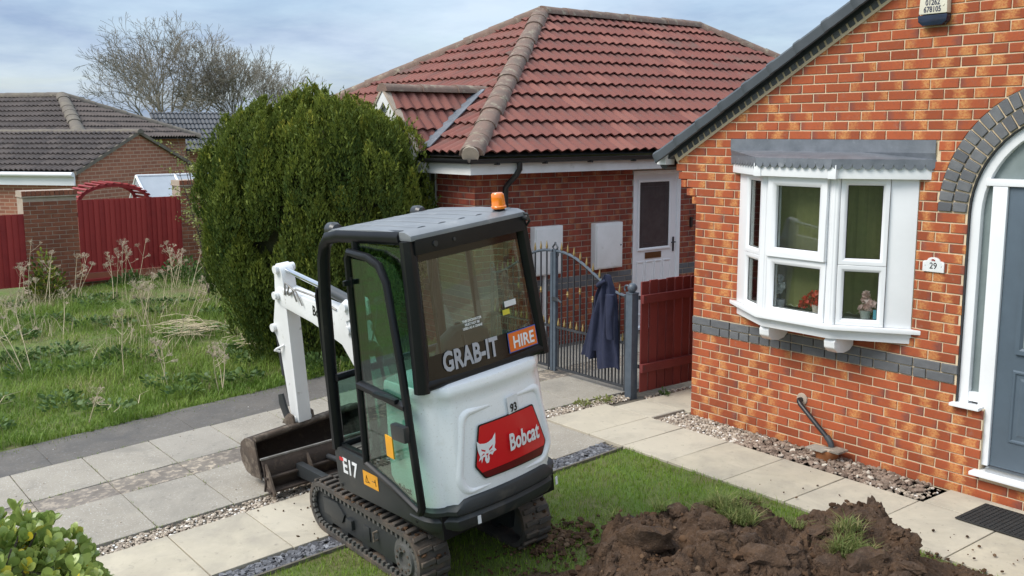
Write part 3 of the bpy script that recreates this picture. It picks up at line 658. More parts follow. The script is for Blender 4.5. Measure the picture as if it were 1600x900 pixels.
# --- bay window
W1, K1, K2, W2 = (.52, 0), (1.035, -.30), (1.69, -.30), (2.205, 0)
bay = thing('tmp', '', ''); bpy.data.objects.remove(bay)
bz0, bz1 = 1.165, 2.31
def facet(p0, p1):
    x = Vector((p1[0]-p0[0], p1[1]-p0[1], 0)); Ln = x.length; x.normalize(); n_ = Vector((x.y, -x.x, 0))
    return basis((p0[0], p0[1], 0), x, n_, (0,0,1)), Ln
def off_poly(d, base=(W1, K1, K2, W2), y0=0.0, ext_=0.0):
    """bay outline pushed outwards by d"""
    t = math.tan(R(15)); return [(base[0][0]-d*1.05-ext_, y0), (base[1][0]-d*t*1.9*.5-d*.02, base[1][1]-d), (base[2][0]+d*t*1.9*.5+d*.02, base[2][1]-d), (base[3][0]+d*1.05+ext_, y0)]
sill = MB(); o1 = off_poly(.075, ext_=.02); inn = [(W2[0]-.1, .05), (W1[0]+.1, .05)]
def plate(mb, ol, z0, z1, y_in=.05): P = [(x, y, z1) for x, y in ol]+[(ol[-1][0], y_in, z1), (ol[0][0], y_in, z1)]; mb.prism(P, (0, 0, z0-z1))
plate(sill, o1, 1.128, 1.163); sill_o = sill.build('bay_sill', 'upvc', house, bevel=.006)
sk = MB(); plate(sk, off_poly(.012), 1.045, 1.1275); sk.build('bay_skirt', 'upvc', house, bevel=.006)
for bx in (.99, 1.63):
    mb = MB(); q = [(-.02, 1.044), (-.265, 1.044), (-.285, 1.015), (-.28, .965), (-.235, .925), (-.15, .912), (-.07, .925), (-.02, .96)]
    mb.prism([(bx, y, z) for y, z in q], (.10, 0, 0)); mb.build('bay_bracket', 'upvc', house, bevel=.01)
fr = MB(); bars = []
def member(T, x0, x1, z0, z1, y0=-.035, y1=.035): fr.box(x0, x1, y0, y1, z0, z1, T)
frame_root = None
panes = []
frames = []
def window_frame(T, x0, x1, z0, z1, wf=.055, y0=-.035, y1=.03, ch=.018):
    """bevelled frame ring; returns the pane rectangle"""
    mb = MB()
    outer = [(x0,z0),(x1,z0),(x1,z1),(x0,z1)]; i1 = [(x0+wf*.6,z0+wf*.6),(x1-wf*.6,z0+wf*.6),(x1-wf*.6,z1-wf*.6),(x0+wf*.6,z1-wf*.6)]; i2 = [(x0+wf,z0+wf),(x1-wf,z0+wf),(x1-wf,z1-wf),(x0+wf,z1-wf)]
    rings = [[(x, y0, z) for x, z in outer], [(x, y1, z) for x, z in outer], [(x, y1, z) for x, z in i1], [(x, y1-ch, z) for x, z in i2], [(x, y0, z) for x, z in i2]]
    vs = [T @ Vector(p) for r_ in rings for p in r_]
    fs = [(a*4+i, a*4+(i+1)%4, (a+1)*4+(i+1)%4, (a+1)*4+i) for a in range(4) for i in range(4)]+[(16+i, 16+(i+1)%4, (i+1)%4, i) for i in range(4)]
    mb.add(vs, fs); return mb, (x0+wf, x1-wf, z0+wf, z1-wf)
def put_window(T, x0, x1, z0, z1, wf=.055, y1=.03, m='glass', fm='upvc', par=None):
    mb, p = window_frame(T, x0, x1, z0, z1, wf, y1=y1); f_ = mb.build('window_frame', fm, par or house, bevel=.003, seg=1)
    g = MB(); g.box(p[0]-.004, p[1]+.004, -.004, .002, p[2]-.004, p[3]+.004, T); g.build('pane', m, f_)
    gk = MB()
    for a in ((p[0], p[0]+.005, p[2], p[3]), (p[1]-.005, p[1], p[2], p[3]), (p[0]+.005, p[1]-.005, p[2], p[2]+.005), (p[0]+.005, p[1]-.005, p[3]-.005, p[3])): gk.box(a[0], a[1], .002, .006, a[2], a[3], T)
    gk.build('gasket', 'rubber', f_)
zs = 1.64
for idx, (a, b) in enumerate(((W1, K1), (K1, K2), (K2, W2))):
    T, Ln = facet(a, b)
    if idx == 1: fx0, fx1 = .045, Ln-.045
    elif idx == 0: fx0, fx1 = .20, Ln-.04
    else: fx0, fx1 = .04, Ln-.20
    if idx != 1:                                   # white blank panel next to the wall
        mb = MB(); pa = (0, .197) if idx == 0 else (Ln-.197, Ln); mb.box(pa[0], pa[1], -.03, .012, bz0, bz1+.03, T); mb.build('bay_panel', 'upvc', house, bevel=.004)
    if idx == 1:
        put_window(T, fx0+.0, fx1-.0, zs+.012, bz1, .075, y1=.052); put_window(T, fx0, fx1, bz0, zs+.01, .062)
    else: put_window(T, fx0, fx1, zs+.002, bz1, .05); put_window(T, fx0, fx1, bz0, zs, .05)
for kx in (K1, K2):                                # corner posts with fluting
    mb = MB()
    for dx_ in (-.03, -.012, .006, .024): mb.cyl((kx[0]+dx_, kx[1]-.012+abs(dx_)*.3, bz0), (kx[0]+dx_, kx[1]-.012+abs(dx_)*.3, bz1+.03), .020, n=10)
    mb.build('corner_post', 'upvc', house, smooth=40)
fa = MB(); plate(fa, off_poly(.10), 2.312, 2.415); fa.build('bay_fascia', 'upvc', house, bevel=.004)
for kx, d in ((K1, -.02), (K2, .02)):
    mb = MB(); ox = off_poly(.10)[1 if kx is K1 else 2]; mb.box(ox[0]-.035, ox[0]+.035, ox[1]-.008, ox[1]+.04, 2.309, 2.416); mb.build('fascia_joint', 'upvc', house, bevel=.003)
# lead roof: sloping sheet, upstand on the wall, scalloped drip edge
ld = MB(); lo = off_poly(.115); up = [(lo[0][0]+.0, -.012), (K1[0]-.02, -.012), (K2[0]+.02, -.012), (lo[3][0]-.0, -.012)]
A_ = [(x, y, 2.455) for x, y in lo]; B_ = [(x, y, 2.505) for x, y in up]; C_ = [(x, y, 2.606) for x, y in up]
ld.add([*A_, *B_, *C_], [(0,1,5,4),(1,2,6,5),(2,3,7,6),(4,5,9,8),(5,6,10,9),(6,7,11,10)])
lead = ld.build('lead_roof', 'lead', house, smooth=0)
sm = lead.modifiers.new('sol', 'SOLIDIFY'); sm.thickness = .006
sca = MB(); Lo2 = off_poly(.118)
for (a, b) in zip(Lo2, Lo2[1:]):
    a = Vector((*a, 0)); b = Vector((*b, 0)); ln = (b-a).length; cnt = max(4, round(ln/.072)); d = (b-a)/cnt; n_ = Vector((d.y, -d.x, 0)).normalized()
    for i in range(cnt):
        p = a+d*i; pts = [p+Vector((0,0,2.462)), p+Vector((0,0,2.425))]+[p+d*(.5-.5*math.cos(math.pi*t/6))+Vector((0,0,2.425-.042*math.sin(math.pi*t/6))) for t in range(1, 6)]+[p+d+Vector((0,0,2.425)), p+d+Vector((0,0,2.462))]
        sca.prism([q+n_*.004 for q in pts], -n_*.004)
sca.build('scalloped_edge', 'lead', lead)
# room behind the bay: floor sill board, dark room, vertical blind
rm = MB(); rm.box(.30, 2.45, 1.6, 1.64, .3, 2.9); rm.box(.26, .30, .111, 1.6, .3, 2.9); rm.box(2.45, 2.49, .111, 1.6, .3, 2.9); rm.box(.3, 2.45, .111, 1.6, 2.9, 2.94); rm.box(.3, 2.45, .111, 1.6, .26, .3)
rm.build('room_shell', 'dark_inside', house)
ib = MB(); ib.prism([(x, y, 1.195) for x, y in ((.62,.2),(.60,.02),(1.06,-.255),(1.66,-.255),(2.12,.02),(2.10,.2))], (0, 0, -.02)); ib.build('inner_sill', 'upvc', house)
cl_ = MB(); cl_.prism([(x, y, 2.33) for x, y in ((.55,.2),(.56,.0),(1.05,-.275),(1.67,-.275),(2.16,.0),(2.17,.2))], (0, 0, .02)); cl_.build('bay_soffit', 'upvc', house)
blind = thing('vertical_blind', 'olive green vertical slat blind hanging inside the bay window', 'blind', (1.36, -.05, 2.30))
pl = [(.66, .10), (1.09, -.155), (1.63, -.155), (2.07, .10)]; mb = MB()
for a, b in zip(pl, pl[1:]): mb.cyl((*a, 2.29), (*b, 2.29), .014, n=6)
mb.build('head_rail', 'upvc', blind)
sm_ = MB()
acc = 0
for a, b in zip(pl, pl[1:]):
    a = Vector((*a, 0)); b = Vector((*b, 0)); cnt = round((b-a).length/.076); d = (b-a)/cnt
    for i in range(cnt):
        c_ = a+d*(i+.5); ang = math.atan2(d.y, d.x)+R(16); e = Vector((math.cos(ang), math.sin(ang), 0))*.043; bow = Vector((-e.y, e.x, 0))*.10
        secs = [[c_-e+Vector((0,0,z)), c_+bow+Vector((0,0,z)), c_+e+Vector((0,0,z)), c_+bow*.96+Vector((0,0,z))] for z in (1.225, 2.285)]
        q = MB(); q.sweep(secs); q.build('blind_slat', 'blind', blind)
        if i: sm_.tube([c_-d+Vector((0,0,1.24)), c_-d*.5+Vector((0,-.004,1.222)), c_+Vector((0,0,1.24))], .0022, 4)
M['cord'] = pm('pale_cord', (.6,.6,.5)); sm_.build('bottom_chain', 'cord', blind)
# flowers, card on the sill
M['redpetal'] = leaf_mat('red_petals', (.40,.008,.02), (.62,.055,.03), (.62,.10,.06), .5, .2)
M['pinkpetal'] = leaf_mat('pink_petals', (.68,.42,.40), (.78,.58,.55), None, .5, .25)
M['pot'] = pm('pale_pot', (.62,.52,.46), (.55,.46,.4), 8, .5); M['greypot'] = pm('grey_pot', (.38,.39,.38), None, 8, .5)
M['card'] = pm('blue_card', (.12,.40,.52), (.10,.36,.48), 3, .6)
def petals(c0, n, spread, size, m, par, name='petals'):
    V = []; F = []; rn = []
    for i in range(n):
        d = Vector((rng.gauss(0,1), rng.gauss(0,1), rng.gauss(0,1))).normalized(); o = Vector(c0)+Vector((d.x*spread[0], d.y*spread[1], d.z*spread[2]))*rng.random()**.4
        t = (d+Vector((rng.gauss(0,.5), rng.gauss(0,.5), rng.gauss(0,.5)))).normalized(); x = t.orthogonal().normalized(); x.rotate(Matrix.Rotation(rng.uniform(0,6.28), 3, t)); y_ = t.cross(x); s = size*rng.uniform(.7,1.3); b = len(V)
        V += [o, o+x*s*.55+y_*s*.35+t*s*.15, o+y_*s+t*s*.1, o-x*s*.55+y_*s*.35+t*s*.15]; F.append((b,b+1,b+2,b+3)); rn.append(rng.random())
    me = bpy.data.meshes.new(name); me.from_pydata(V, [], F); a = me.attributes.new('rnd', 'FLOAT', 'FACE'); a.data.foreach_set('value', rn); return link(name, me, m, par)
def flower(loc, label, potm, petm, clusters, h):
    f = thing('potted_flowers', label, 'potted plant', loc); x, y, z = loc
    mb = MB(); mb.lathe([(.030,0),(.036,.03),(.042,.075),(.044,.08),(.038,.08)], loc, 14); mb.build('pot', potm, f, smooth=40)
    mb = MB()
    for dx_, dz_, r_ in clusters: mb.tube([(x, y, z+.06), (x+dx_*.5, y, z+.06+(dz_-.06)*.6), (x+dx_, y, z+dz_)], .003, 5)
    mb.build('stems', 'weed', f)
    for dx_, dz_, r_ in clusters: petals((x+dx_, y, z+dz_), 70, (r_, r_*.7, r_*.85), .028, petm, f, 'flower')
FL = 1.197
flower((1.50, -.205, FL), 'small pot of red artificial flowers inside the left bay pane', 'pot', 'redpetal', [(-.10,.10,.042),(-.04,.15,.05),(.03,.17,.05),(.0,.10,.05),(-.14,.07,.03),(.05,.10,.045)], .2)
flower((1.885, -.12, FL), 'grey pot with pale pink flowers inside the right bay pane', 'greypot', 'pinkpetal', [(.0,.17,.03),(.045,.14,.03),(-.03,.09,.03),(.02,.10,.03),(.0,.21,.018)], .2)
M['whitepetal'] = leaf_mat('white_petals', (.6,.62,.58), (.75,.76,.72), None, .5, .25)
flower((1.13, -.20, FL), 'pot of white flowers at the left edge of the bay pane', 'greypot', 'whitepetal', [(-.01,.16,.025),(.015,.20,.02),(.0,.26,.015)], .2)
mb = MB(); T = basis((1.955, -.125, FL), Vector((.515,.30,0)).normalized(), Vector((-.3,.515,0)).normalized(), (0,0,1)); mb.box(0, .085, 0, .004, 0, .095, T)
tag(mb.build('greeting_card', 'card'), 'small blue card standing inside the right bay pane', 'card')
# --- arched door
dr = MB()
def legring(r0, r1, y0, y1, zb):
    o = [(AX-r1, zb)]+[(AX-r1*math.cos(math.pi*i/28), AZ+r1*math.sin(math.pi*i/28)) for i in range(29)]+[(AX+r1, zb)]
    i_ = [(AX-r0, zb)]+[(AX-r0*math.cos(math.pi*i/28), AZ+r0*math.sin(math.pi*i/28)) for i in range(29)]+[(AX+r0, zb)]
    n_ = len(o); vs = [(x, y0, z) for x, z in o]+[(x, y0, z) for x, z in i_]+[(x, y1, z) for x, z in o]+[(x, y1, z) for x, z in i_]; fs = []
    for k_ in range(n_-1): fs += [(k_, k_+1, n_+k_+1, n_+k_), (2*n_+k_, 3*n_+k_, 3*n_+k_+1, 2*n_+k_+1), (k_, 2*n_+k_, 2*n_+k_+1, k_+1), (n_+k_, n_+k_+1, 3*n_+k_+1, 3*n_+k_)]
    return vs, fs
rv = MB(); rv.add(*legring(.7285, .7345, .0, .03, .66)); rv.build('dark_reveal_ring', 'gutter', house)  # dark ring lining the edge of the arched opening
dr.add(*legring(.655, .728, .03, .10, .66)); dfr = dr.build('door_frame', 'upvc', house, bevel=.006)
d2 = MB(); d2.box(2.752, 2.858, .026, .10, .235, 2.283); d2.box(3.80, 3.906, .026, .10, .235, 2.283); d2.parts('door_mullion', 'upvc', dfr, bevel=.006)
d2 = MB(); d2.box(2.70, 3.96, .022, .10, 2.284, 2.335); d2.build('door_transom', 'upvc', dfr, bevel=.006)
d2 = MB(); d2.box(2.672, 2.752, .035, .1, .69, .76); d2.build('sidelight_rail', 'upvc', dfr, bevel=.008)
gl = MB(); gl.prism([(x, .075, z) for x, z in [(2.66,.70)]+[(AX-.67*math.cos(math.pi*i/24), AZ+.67*math.sin(math.pi*i/24)) for i in range(25)]+[(4.0,.70)]], (0, .01, 0)); gl.build('sidelight_glass', 'frosted', dfr)
d2 = MB(); d2.prism([(x, .072, z) for x, z in ((2.69,.64),(2.565,.64),(2.565,.66),(2.69,.675),(2.80,.675),(2.80,.64))], (0, .01, 0)); 
d2 = MB(); d2.box(2.575, 2.80, -.055, .08, .648, .672); d2.build('sidelight_sill', 'upvc', dfr, bevel=.005)
d2 = MB(); d2.box(2.775, 3.9, -.085, .09, .172, .2); d2.build('door_sill', 'upvc', dfr, bevel=.006)
d2 = MB(); d2.box(2.86, 3.80, -.01, .085, .201, .235); d2.build('threshold', 'metal', dfr, bevel=.004)
ds = MB(); ds.box(2.862, 3.798, .048, .071, .238, 2.28); door = ds.build('front_door', 'doorgrey', house, bevel=.003)
def door_panel(x0, x1, z0, z1, par, m='doorgrey', yb=.048, t=.012, wd=.03):
    mb = MB(); rr = []
    for ins, yy in ((0, yb), (wd*.35, yb-t), (wd*.75, yb-t*.9), (wd, yb-.001), (wd*1.8, yb-.002), (wd*2.4, yb-t*.6)): rr.append([(x0+ins, yy, z0+ins), (x1-ins, yy, z0+ins), (x1-ins, yy, z1-ins), (x0+ins, yy, z1-ins)])
    vs = [p for r_ in rr for p in r_]; fs = [(a*4+i, a*4+(i+1)%4, (a+1)*4+(i+1)%4, (a+1)*4+i) for a in range(5) for i in range(4)]+[(20,21,22,23)]
    mb.add(vs, fs); return mb.build('door_panel', m, par)
door_panel(2.98, 3.27, .44, .98, door); door_panel(3.39, 3.68, .44, .98, door)
mb, p_ = window_frame(basis((0,.046,0), (1,0,0), (0,-1,0), (0,0,1)), 2.99, 3.67, 1.10, 2.14, .05, y0=-.004, y1=.02); g_ = mb.build('glazing_bead', 'doorgrey', door)
g = MB(); g.box(p_[0], p_[1], .04, .046, p_[2], p_[3]); g.build('door_glass', 'frosted', door)
# --- small things on and by the wall
ab = thing('alarm_box', 'cream burglar alarm box with blue lens on the brick gable', 'alarm', (2.262, 0, 3.4720))
mb = MB(); mb.prism([(x, -.008, z) for x, z in ((2.155,3.5120),(2.375,3.5120),(2.365,3.7720),(2.17,3.7720))], (0, -.06, 0)); M['creamplastic'] = pm('cream_plastic', (.70,.66,.54), (.64,.6,.49), 6, .4)
abc = mb.build('cover', 'creamplastic', ab, bevel=.012)
mb = MB(); mb.prism([(x, -.008, z) for x, z in ((2.150,3.5070),(2.38,3.5070),(2.375,3.4570),(2.34,3.4300),(2.19,3.4300),(2.155,3.4570))], (0, -.063, 0)); M['bluelens'] = pm('dark_blue_lens', (.012,.022,.05), (.01,.016,.035), 6, .12); mb.build('lens', 'bluelens', ab, bevel=.012)
M['ink'] = pm('navy_print', (.03,.035,.07)); M['inkblack'] = pm('black_print', (.012,.012,.013))
for t_, z in (('01262', 3.592), ('678105', 3.543)):
    link('lettering', text_mesh(t_, .056, 'ink', .80, .0012, .0006), None, abc, mw=basis((2.262, -.0692, z), (1,0,0), (0,0,1), (0,-1,0)))
mb = MB(); mb.cyl((2.345,-.068,3.5720), (2.345,-.072,3.5720), .008, n=10); mb.build('screw_cover', 'creamplastic', ab)
npl = thing('house_number_plate', 'white ceramic house number plate reading 29 with arched top', 'sign', (2.366, 0, 1.62))
o_ = [(2.282,1.628),(2.45,1.628),(2.45,1.70),(2.44,1.708),(2.415,1.712)]+[(2.366+.05*math.cos(t*math.pi/8), 1.712+.026*math.sin(t*math.pi/8)) for t in range(0, 9)]+[(2.317,1.712),(2.292,1.708),(2.282,1.70)]
M['ceramic'] = pm('white_ceramic', (.72,.74,.73), (.66,.68,.67), 8, .2, coat=.4); M['ceramicrim'] = pm('white_ceramic_rim', (.82,.82,.81), None, 8, .2, coat=.4)
mb = MB(); mb.prism([(x, -.008, z) for x, z in o_], (0, -.012, 0)); npp = mb.build('plate', 'ceramicrim', npl, bevel=.004)
mb = MB(); mb.prism([(2.366+(x-2.366)*.86, -.0203, 1.675+(z-1.675)*.80) for x, z in o_], (0, .001, 0)); mb.build('plate_face', 'ceramic', npl)
link('lettering', text_mesh('29', .066, 'inkblack', .92, .0004, .0005), None, npp, mw=basis((2.366, -.0215, 1.672), (1,0,0), (0,0,1), (0,-1,0)))
for xx in (2.302, 2.430):
    mb = MB(); mb.cyl((xx,-.0203,1.672), (xx,-.0215,1.672), .003, n=8); mb.build('dot', 'inkblack', npl)
petals((2.366,-.0225,1.716), 14, (.02,.0015,.006), .010, 'redpetal', npl, 'flower_motif')
wp = thing('waste_pipe', 'black plastic waste pipe running down brick wall into clay gully', 'pipe', (1.63, -.1, 0))
mb = MB(); mb.tube([(1.255,.02,.405),(1.255,-.05,.405),(1.268,-.068,.396),(1.29,-.075,.375),(1.60,-.10,.145),(1.622,-.103,.12),(1.628,-.104,.07)], .021, 12); pp = mb.build('pipe', 'gutter', wp, smooth=50)
mb = MB(); mb.tube([(1.575,-.098,.168),(1.605,-.101,.14),(1.625,-.103,.115),(1.629,-.104,.07)], .026, 12); M['greyplastic'] = pm('dark_grey_plastic', (.05,.055,.06), None, 6, .4); mb.build('elbow', 'greyplastic', pp, smooth=50)
mb = MB(); mb.lathe([(.01,0),(.055,.0),(.05,-.008),(.035,-.012)], (1.255,-.009,.405), 14, (0,1,0)); mb.build('wall_collar', 'mortar2', wp, smooth=40)
gu = thing('gully_hopper', 'terracotta clay gully pot with grey lid under the waste pipe', 'drain', (1.62, -.13, -.03))
mb = MB(); mb.lathe([(.085,-.07),(.09,-.02),(.098,0),(.098,.03),(.085,.03),(.07,-.06)], (1.61,-.135,.045), 20); mb.build('pot', 'clay', gu, smooth=40)
mb = MB(); mb.box(1.48, 1.65, -.26, -.12, .078, .090); mb.build('lid', 'greyslab', gu, bevel=.004); mb = MB(); mb.box(1.62, 1.76, -.20, -.06, .0765, .094); mb.build('tile_offcut', 'oldslab', gu, bevel=.004)
mb = MB(); mb.cyl((1.625,-.14,.0), (1.625,-.14,-.14), .055, n=14); mb.build('spigot', 'gutter', gu, smooth=40)
mat_ = thing('door_mat', 'black ribbed rubber door mat on the cream slabs', 'mat', (3.3, -.33, .004))
mb = MB(); mb.box(2.94, 3.70, -.56, -.13, .004, .012); mb.build('mat_base', 'rubber', mat_, bevel=.003)
mb = MB()
for i in range(22):
    for j in range(13): mb.box(2.95+i*.0338, 2.95+i*.0338+.024, -.55+j*.032, -.55+j*.032+.022, .012, .017)
mb.build('mat_studs', 'rubber', mat_, kind='stuff')

# ================================================================== NEIGHBOUR'S HOUSE
nb = thing('hipped_bungalow', 'dark red brick bungalow with red tiled hipped roof and white side door', 'house', (-6.5, 4, 0))
NX = -3.25; NY = -.20
mb = MB(); DY0, DY1 = 2.40, 3.32
for a in ((NX-.1, NX, NY, DY0, -.15, 2.3), (NX-.1, NX, DY0, DY1, 2.155, 2.3), (NX-.1, NX, DY1, 11, -.15, 2.3)): mb.box(*a)
nwall = mb.build('side_wall', 'mortar2', nb)
r_ = courses(lambda k: (NY+.0, 6.0), 31, -.06, holes=[(DY0,DY1,-1,2.155)], special={10:'bluebrick',11:'bluebrick'}, off0=.03)
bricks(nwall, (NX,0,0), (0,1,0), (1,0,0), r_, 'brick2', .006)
mb = MB(); mb.box(-10, -4.56, NY, NY+.1, -.15, 2.3); mb.box(-4.06, NX-.101, NY, NY+.1, -.15, 2.3); mb.box(-4.56, -4.06, NY, NY+.1, -.15, 1.0); mb.box(-10, -9.9, NY+.1, 11, -.15, 2.3)
fwall = mb.build('front_wall', 'mortar2', nb)
r_ = courses(lambda k: (-9.99, NX+.006), 31, -.06, holes=[(-4.57,-4.05,.99,2.3)], special={10:'bluebrick',11:'bluebrick'}, off0=.14)
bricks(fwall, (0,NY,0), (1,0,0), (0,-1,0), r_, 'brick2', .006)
TW = basis((0,NY+.03,0), (1,0,0), (0,-1,0), (0,0,1))
put_window(TW, -4.55, -4.315, 1.02, 1.78, .04, par=nb); put_window(TW, -4.312, -4.07, 1.02, 1.78, .04, par=nb); put_window(TW, -4.55, -4.315, 1.785, 2.2, .04, par=nb); put_window(TW, -4.312, -4.07, 1.785, 2.2, .04, par=nb)
mb = MB(); mb.box(-4.6, -4.0, .6, .62, .8, 2.3); mb.build('room_shell', 'dark_inside', nb)
# fascia, gutter, downpipe
EX, EY, EZ = -3.0, -.42, 2.40
mb = MB(); mb.box(EX-.045, EX-.02, EY+.02, 11.2, 2.185, 2.33); mb.box(-10.2, EX-.02, EY, EY+.0195, 2.185, 2.33); fas = mb.parts('fascia', 'whitepaint', nb)
mb = MB(); mb.box(NX, EX-.046, NY-.001, 11, 2.188, 2.2); mb.box(-10, EX-.046, EY+.02, NY-.002, 2.188, 2.2); mb.parts('soffit', 'whitepaint', nb)
gp = [(.055*math.cos(math.pi+math.pi*i/8), .055*math.sin(math.pi+math.pi*i/8)) for i in range(9)]+[(.05*math.cos(-math.pi*i/8), .05*math.sin(-math.pi*i/8)) for i in range(9)]
mb = MB(); mb.sweep([[(EX+.035+a, y, 2.365+b) for a, b in gp] for y in (EY-.075, 11)]); g0 = mb.build('gutter', 'gutter', nb, smooth=40)
mb = MB(); mb.sweep([[(x, EY-.05+a, 2.365+b) for a, b in gp] for x in (EX+.06, -3.95)]); mb.build('gutter', 'gutter', nb, smooth=40)
mb = MB()
for y in (-.1, .62, 1.35, 2.1, 2.85): mb.box(EX+.0, EX+.07, y, y+.035, 2.295, 2.36)
mb.parts('gutter_bracket', 'gutter', nb)
mb = MB(); mb.tube([(EX+.035,.25,2.33),(EX+.035,.25,2.24),(EX-.01,.235,2.17),(-3.12,.22,2.08),(-3.19,.215,2.02),(-3.195,.215,1.94),(-3.195,.215,.1)], .034, 12); mb.build('downpipe', 'gutter', nb, smooth=50)
# roof
AP = Vector((-6.6, 3.57, 4.555)); BP = Vector((-6.6, 7.34, 4.555)); hgt = AP.z-EZ
roofN = MB(); roofN.add([(EX,EY,EZ-.01),(EX,11.33,EZ-.01),(-10.2,11.33,EZ-.01),(-10.2,EY,EZ-.01),AP-Vector((0,0,.01)),BP-Vector((0,0,.01))], [(0,1,5,4),(1,2,5),(2,3,4,5),(3,0,4)])
nroof = roofN.build('roof', 'felt', nb)
sl = math.hypot(3.6, hgt); fl = math.hypot(3.99, hgt)
tile_roof(nroof, (EX+.02,EY,EZ), (0,1,0), (-3.6/sl,0,hgt/sl), [(0,0),(11.75,0),(BP.y-EY,sl),(AP.y-EY,sl)], 'tile', nmax=190)
tile_roof(nroof, (-10.2,EY-.02,EZ), (1,0,0), (0,3.99/fl,hgt/fl), [(0,0),(7.2,0),(3.6,fl)], 'tile', nmax=90)
up_ = Vector((0,0,.055))
ridge_caps(nroof, Vector((EX+.02,EY-.02,EZ))+up_, AP+up_, 'tile_old', .108, .42, 'hip_tile')
ridge_caps(nroof, AP+up_, BP+up_, 'tile_old', .125, .45, 'ridge_tile')
ridge_caps(nroof, BP+up_, Vector((EX,11.33,EZ))+up_, 'tile_old', .125, .45, 'hip_tile'); ridge_caps(nroof, Vector((-10.2,EY,EZ))+up_, AP+up_, 'tile_old', .125, .45, 'hip_tile')
mb = MB(); mb.lathe([(.10,0),(.10,.03),(.02,.035)], (EX+.025,EY-.03,EZ+.02), 14, (1,-1,-.5)); mb.build('hip_end_mortar', 'mortar2', nroof, smooth=30)
# gablet over the front
GA = Vector((-4.77,-.50,3.18)); GB = Vector((-4.77,1.06,3.18)); hw, hh = .74, .76
for sgn in (1, -1):
    Og = (GA.x+sgn*hw, GA.y, GA.z-hh); ls = math.hypot(hw, hh); S_ = (-sgn*hw/ls, 0, hh/ls)
    mb = MB(); e0 = Vector(Og); mb.add([e0, GA, GB, Vector((Og[0], -.42, Og[2]))], [(0,1,2,3)]); mb.build('gablet_deck', 'felt', nroof)
    if sgn > 0: tile_roof(nroof, Og, (0,1,0), S_, [(0,0),(.10,0),(1.55,ls),(0,ls)], 'tile', nmax=20, w_=.30)
    else: tile_roof(nroof, (Og[0], GB.y, Og[2]), (0,-1,0), S_, [(1.46,0),(1.56,0),(1.56,ls),(0,ls)], 'tile', nmax=20)
ridge_caps(nroof, GA+Vector((0,-.03,.05)), GB+Vector((0,.05,.05)), 'tile_old', .10, .5, 'ridge_tile')
mb = MB(); mb.prism([(GA.x-hw+.04, GA.y+.05, GA.z-hh), (GA.x+hw-.04, GA.y+.05, GA.z-hh), (GA.x, GA.y+.05, GA.z-.04)], (0,.05,0)); mb.build('gablet_face', 'whitepaint', nroof)
for sgn in (1, -1):
    d = Vector((sgn*hw, 0, -hh)).normalized(); n_ = Vector((sgn*hh, 0, hw)).normalized(); mb = MB()
    a = GA+Vector((0,-.015,.03)); b = a+d*(math.hypot(hw, hh)+.04)
    mb.prism([a, b, b-n_*.12, a-Vector((0,0,.16))], (0,.03,0)); mb.build('bargeboard', 'whitepaint', nroof)
    mb = MB(); mb.prism([a+Vector((0,-.012,.03))+n_*.005, b+Vector((0,-.012,0))+n_*.035, b+Vector((0,-.012,0)), a+Vector((0,-.012,-.02))], (0,.09,0)); mb.build('verge_mortar', 'mortar2', nroof)
va = Vector((GA.x+hw+.07, -.43, EZ+.085)); vb = Vector((GB.x+.08, .93, EZ+.088+(.93-EY)*hgt/3.99)); e_ = Vector((.19, .02, .012))
mb = MB(); mb.prism([va-e_*.55, va+e_*.55, vb+e_*.6, vb-e_*.4], Vector((0,-.47,.88))*.012); mb.build('valley_lead', 'lead', nroof)
# side door
TD = basis((NX-.02,0,0), (0,1,0), (1,0,0), (0,0,1))
mb, p_ = window_frame(TD, DY0+.004, DY1-.004, -.02, 2.15, .05, y0=-.05, y1=.035); sdf = mb.build('side_door_frame', 'upvc', nb)
mb = MB(); mb.box(p_[0], p_[1], -.03, .004, .03, p_[3], TD); sdoor = mb.build('side_door', 'upvc', nb)
def rect_trim(T, x0, x1, z0, z1, wt, y0, y1, par, m='upvc', name='bead'):
    mb, p = window_frame(T, x0, x1, z0, z1, wt, y0=y0, y1=y1, ch=.006); return mb.build(name, m, par)
rect_trim(TD, 2.505, 3.145, 1.07, 2.03, .035, .0, .022, sdoor)
M['darkpane'] = pm('dark_obscured_pane', (.045,.045,.048), (.06,.06,.062), 9, .18, .1, 60); M['brass'] = pm('old_brass', (.16,.075,.03), (.12,.06,.025), 20, .4, metal=.5)
mb = MB(); mb.box(2.535, 3.115, .004, .008, 1.1, 2.0, TD); mb.build('door_glass', 'darkpane', sdoor)
mb = MB()
for q in ((2.60,2.604,1.1,2.0),(3.046,3.05,1.1,2.0),(2.535,3.115,1.16,1.164),(2.535,3.115,1.93,1.934)): mb.box(q[0], q[1], .008, .0095, q[2], q[3], TD)
mb.parts('lead_came', 'gatedark', sdoor)
mb = MB(); mb.box(2.66, 2.97, .004, .016, .955, 1.04, TD); mb.build('letterbox', 'brass', sdoor, bevel=.004)
for y0 in (2.50, 2.675, 2.845, 3.015): rect_trim(TD, y0, y0+.15, .18, .92, .022, .0, .014, sdoor, name='door_panel')
mb = MB(); mb.box(3.195, 3.225, .004, .014, 1.02, 1.22, TD); mb.tube([TD @ Vector((3.21,.014,1.15)), TD @ Vector((3.21,.05,1.15)), TD @ Vector((3.13,.055,1.15))], .009, 8); mb.build('handle', 'gutter', sdoor)
mb = MB(); mb.box(3.52, 3.56, .0, .05, 1.34, 1.48, TD); tag(mb.build('wall_bell', 'gutter'), 'small black box on the brick wall right of the white side door', 'doorbell')
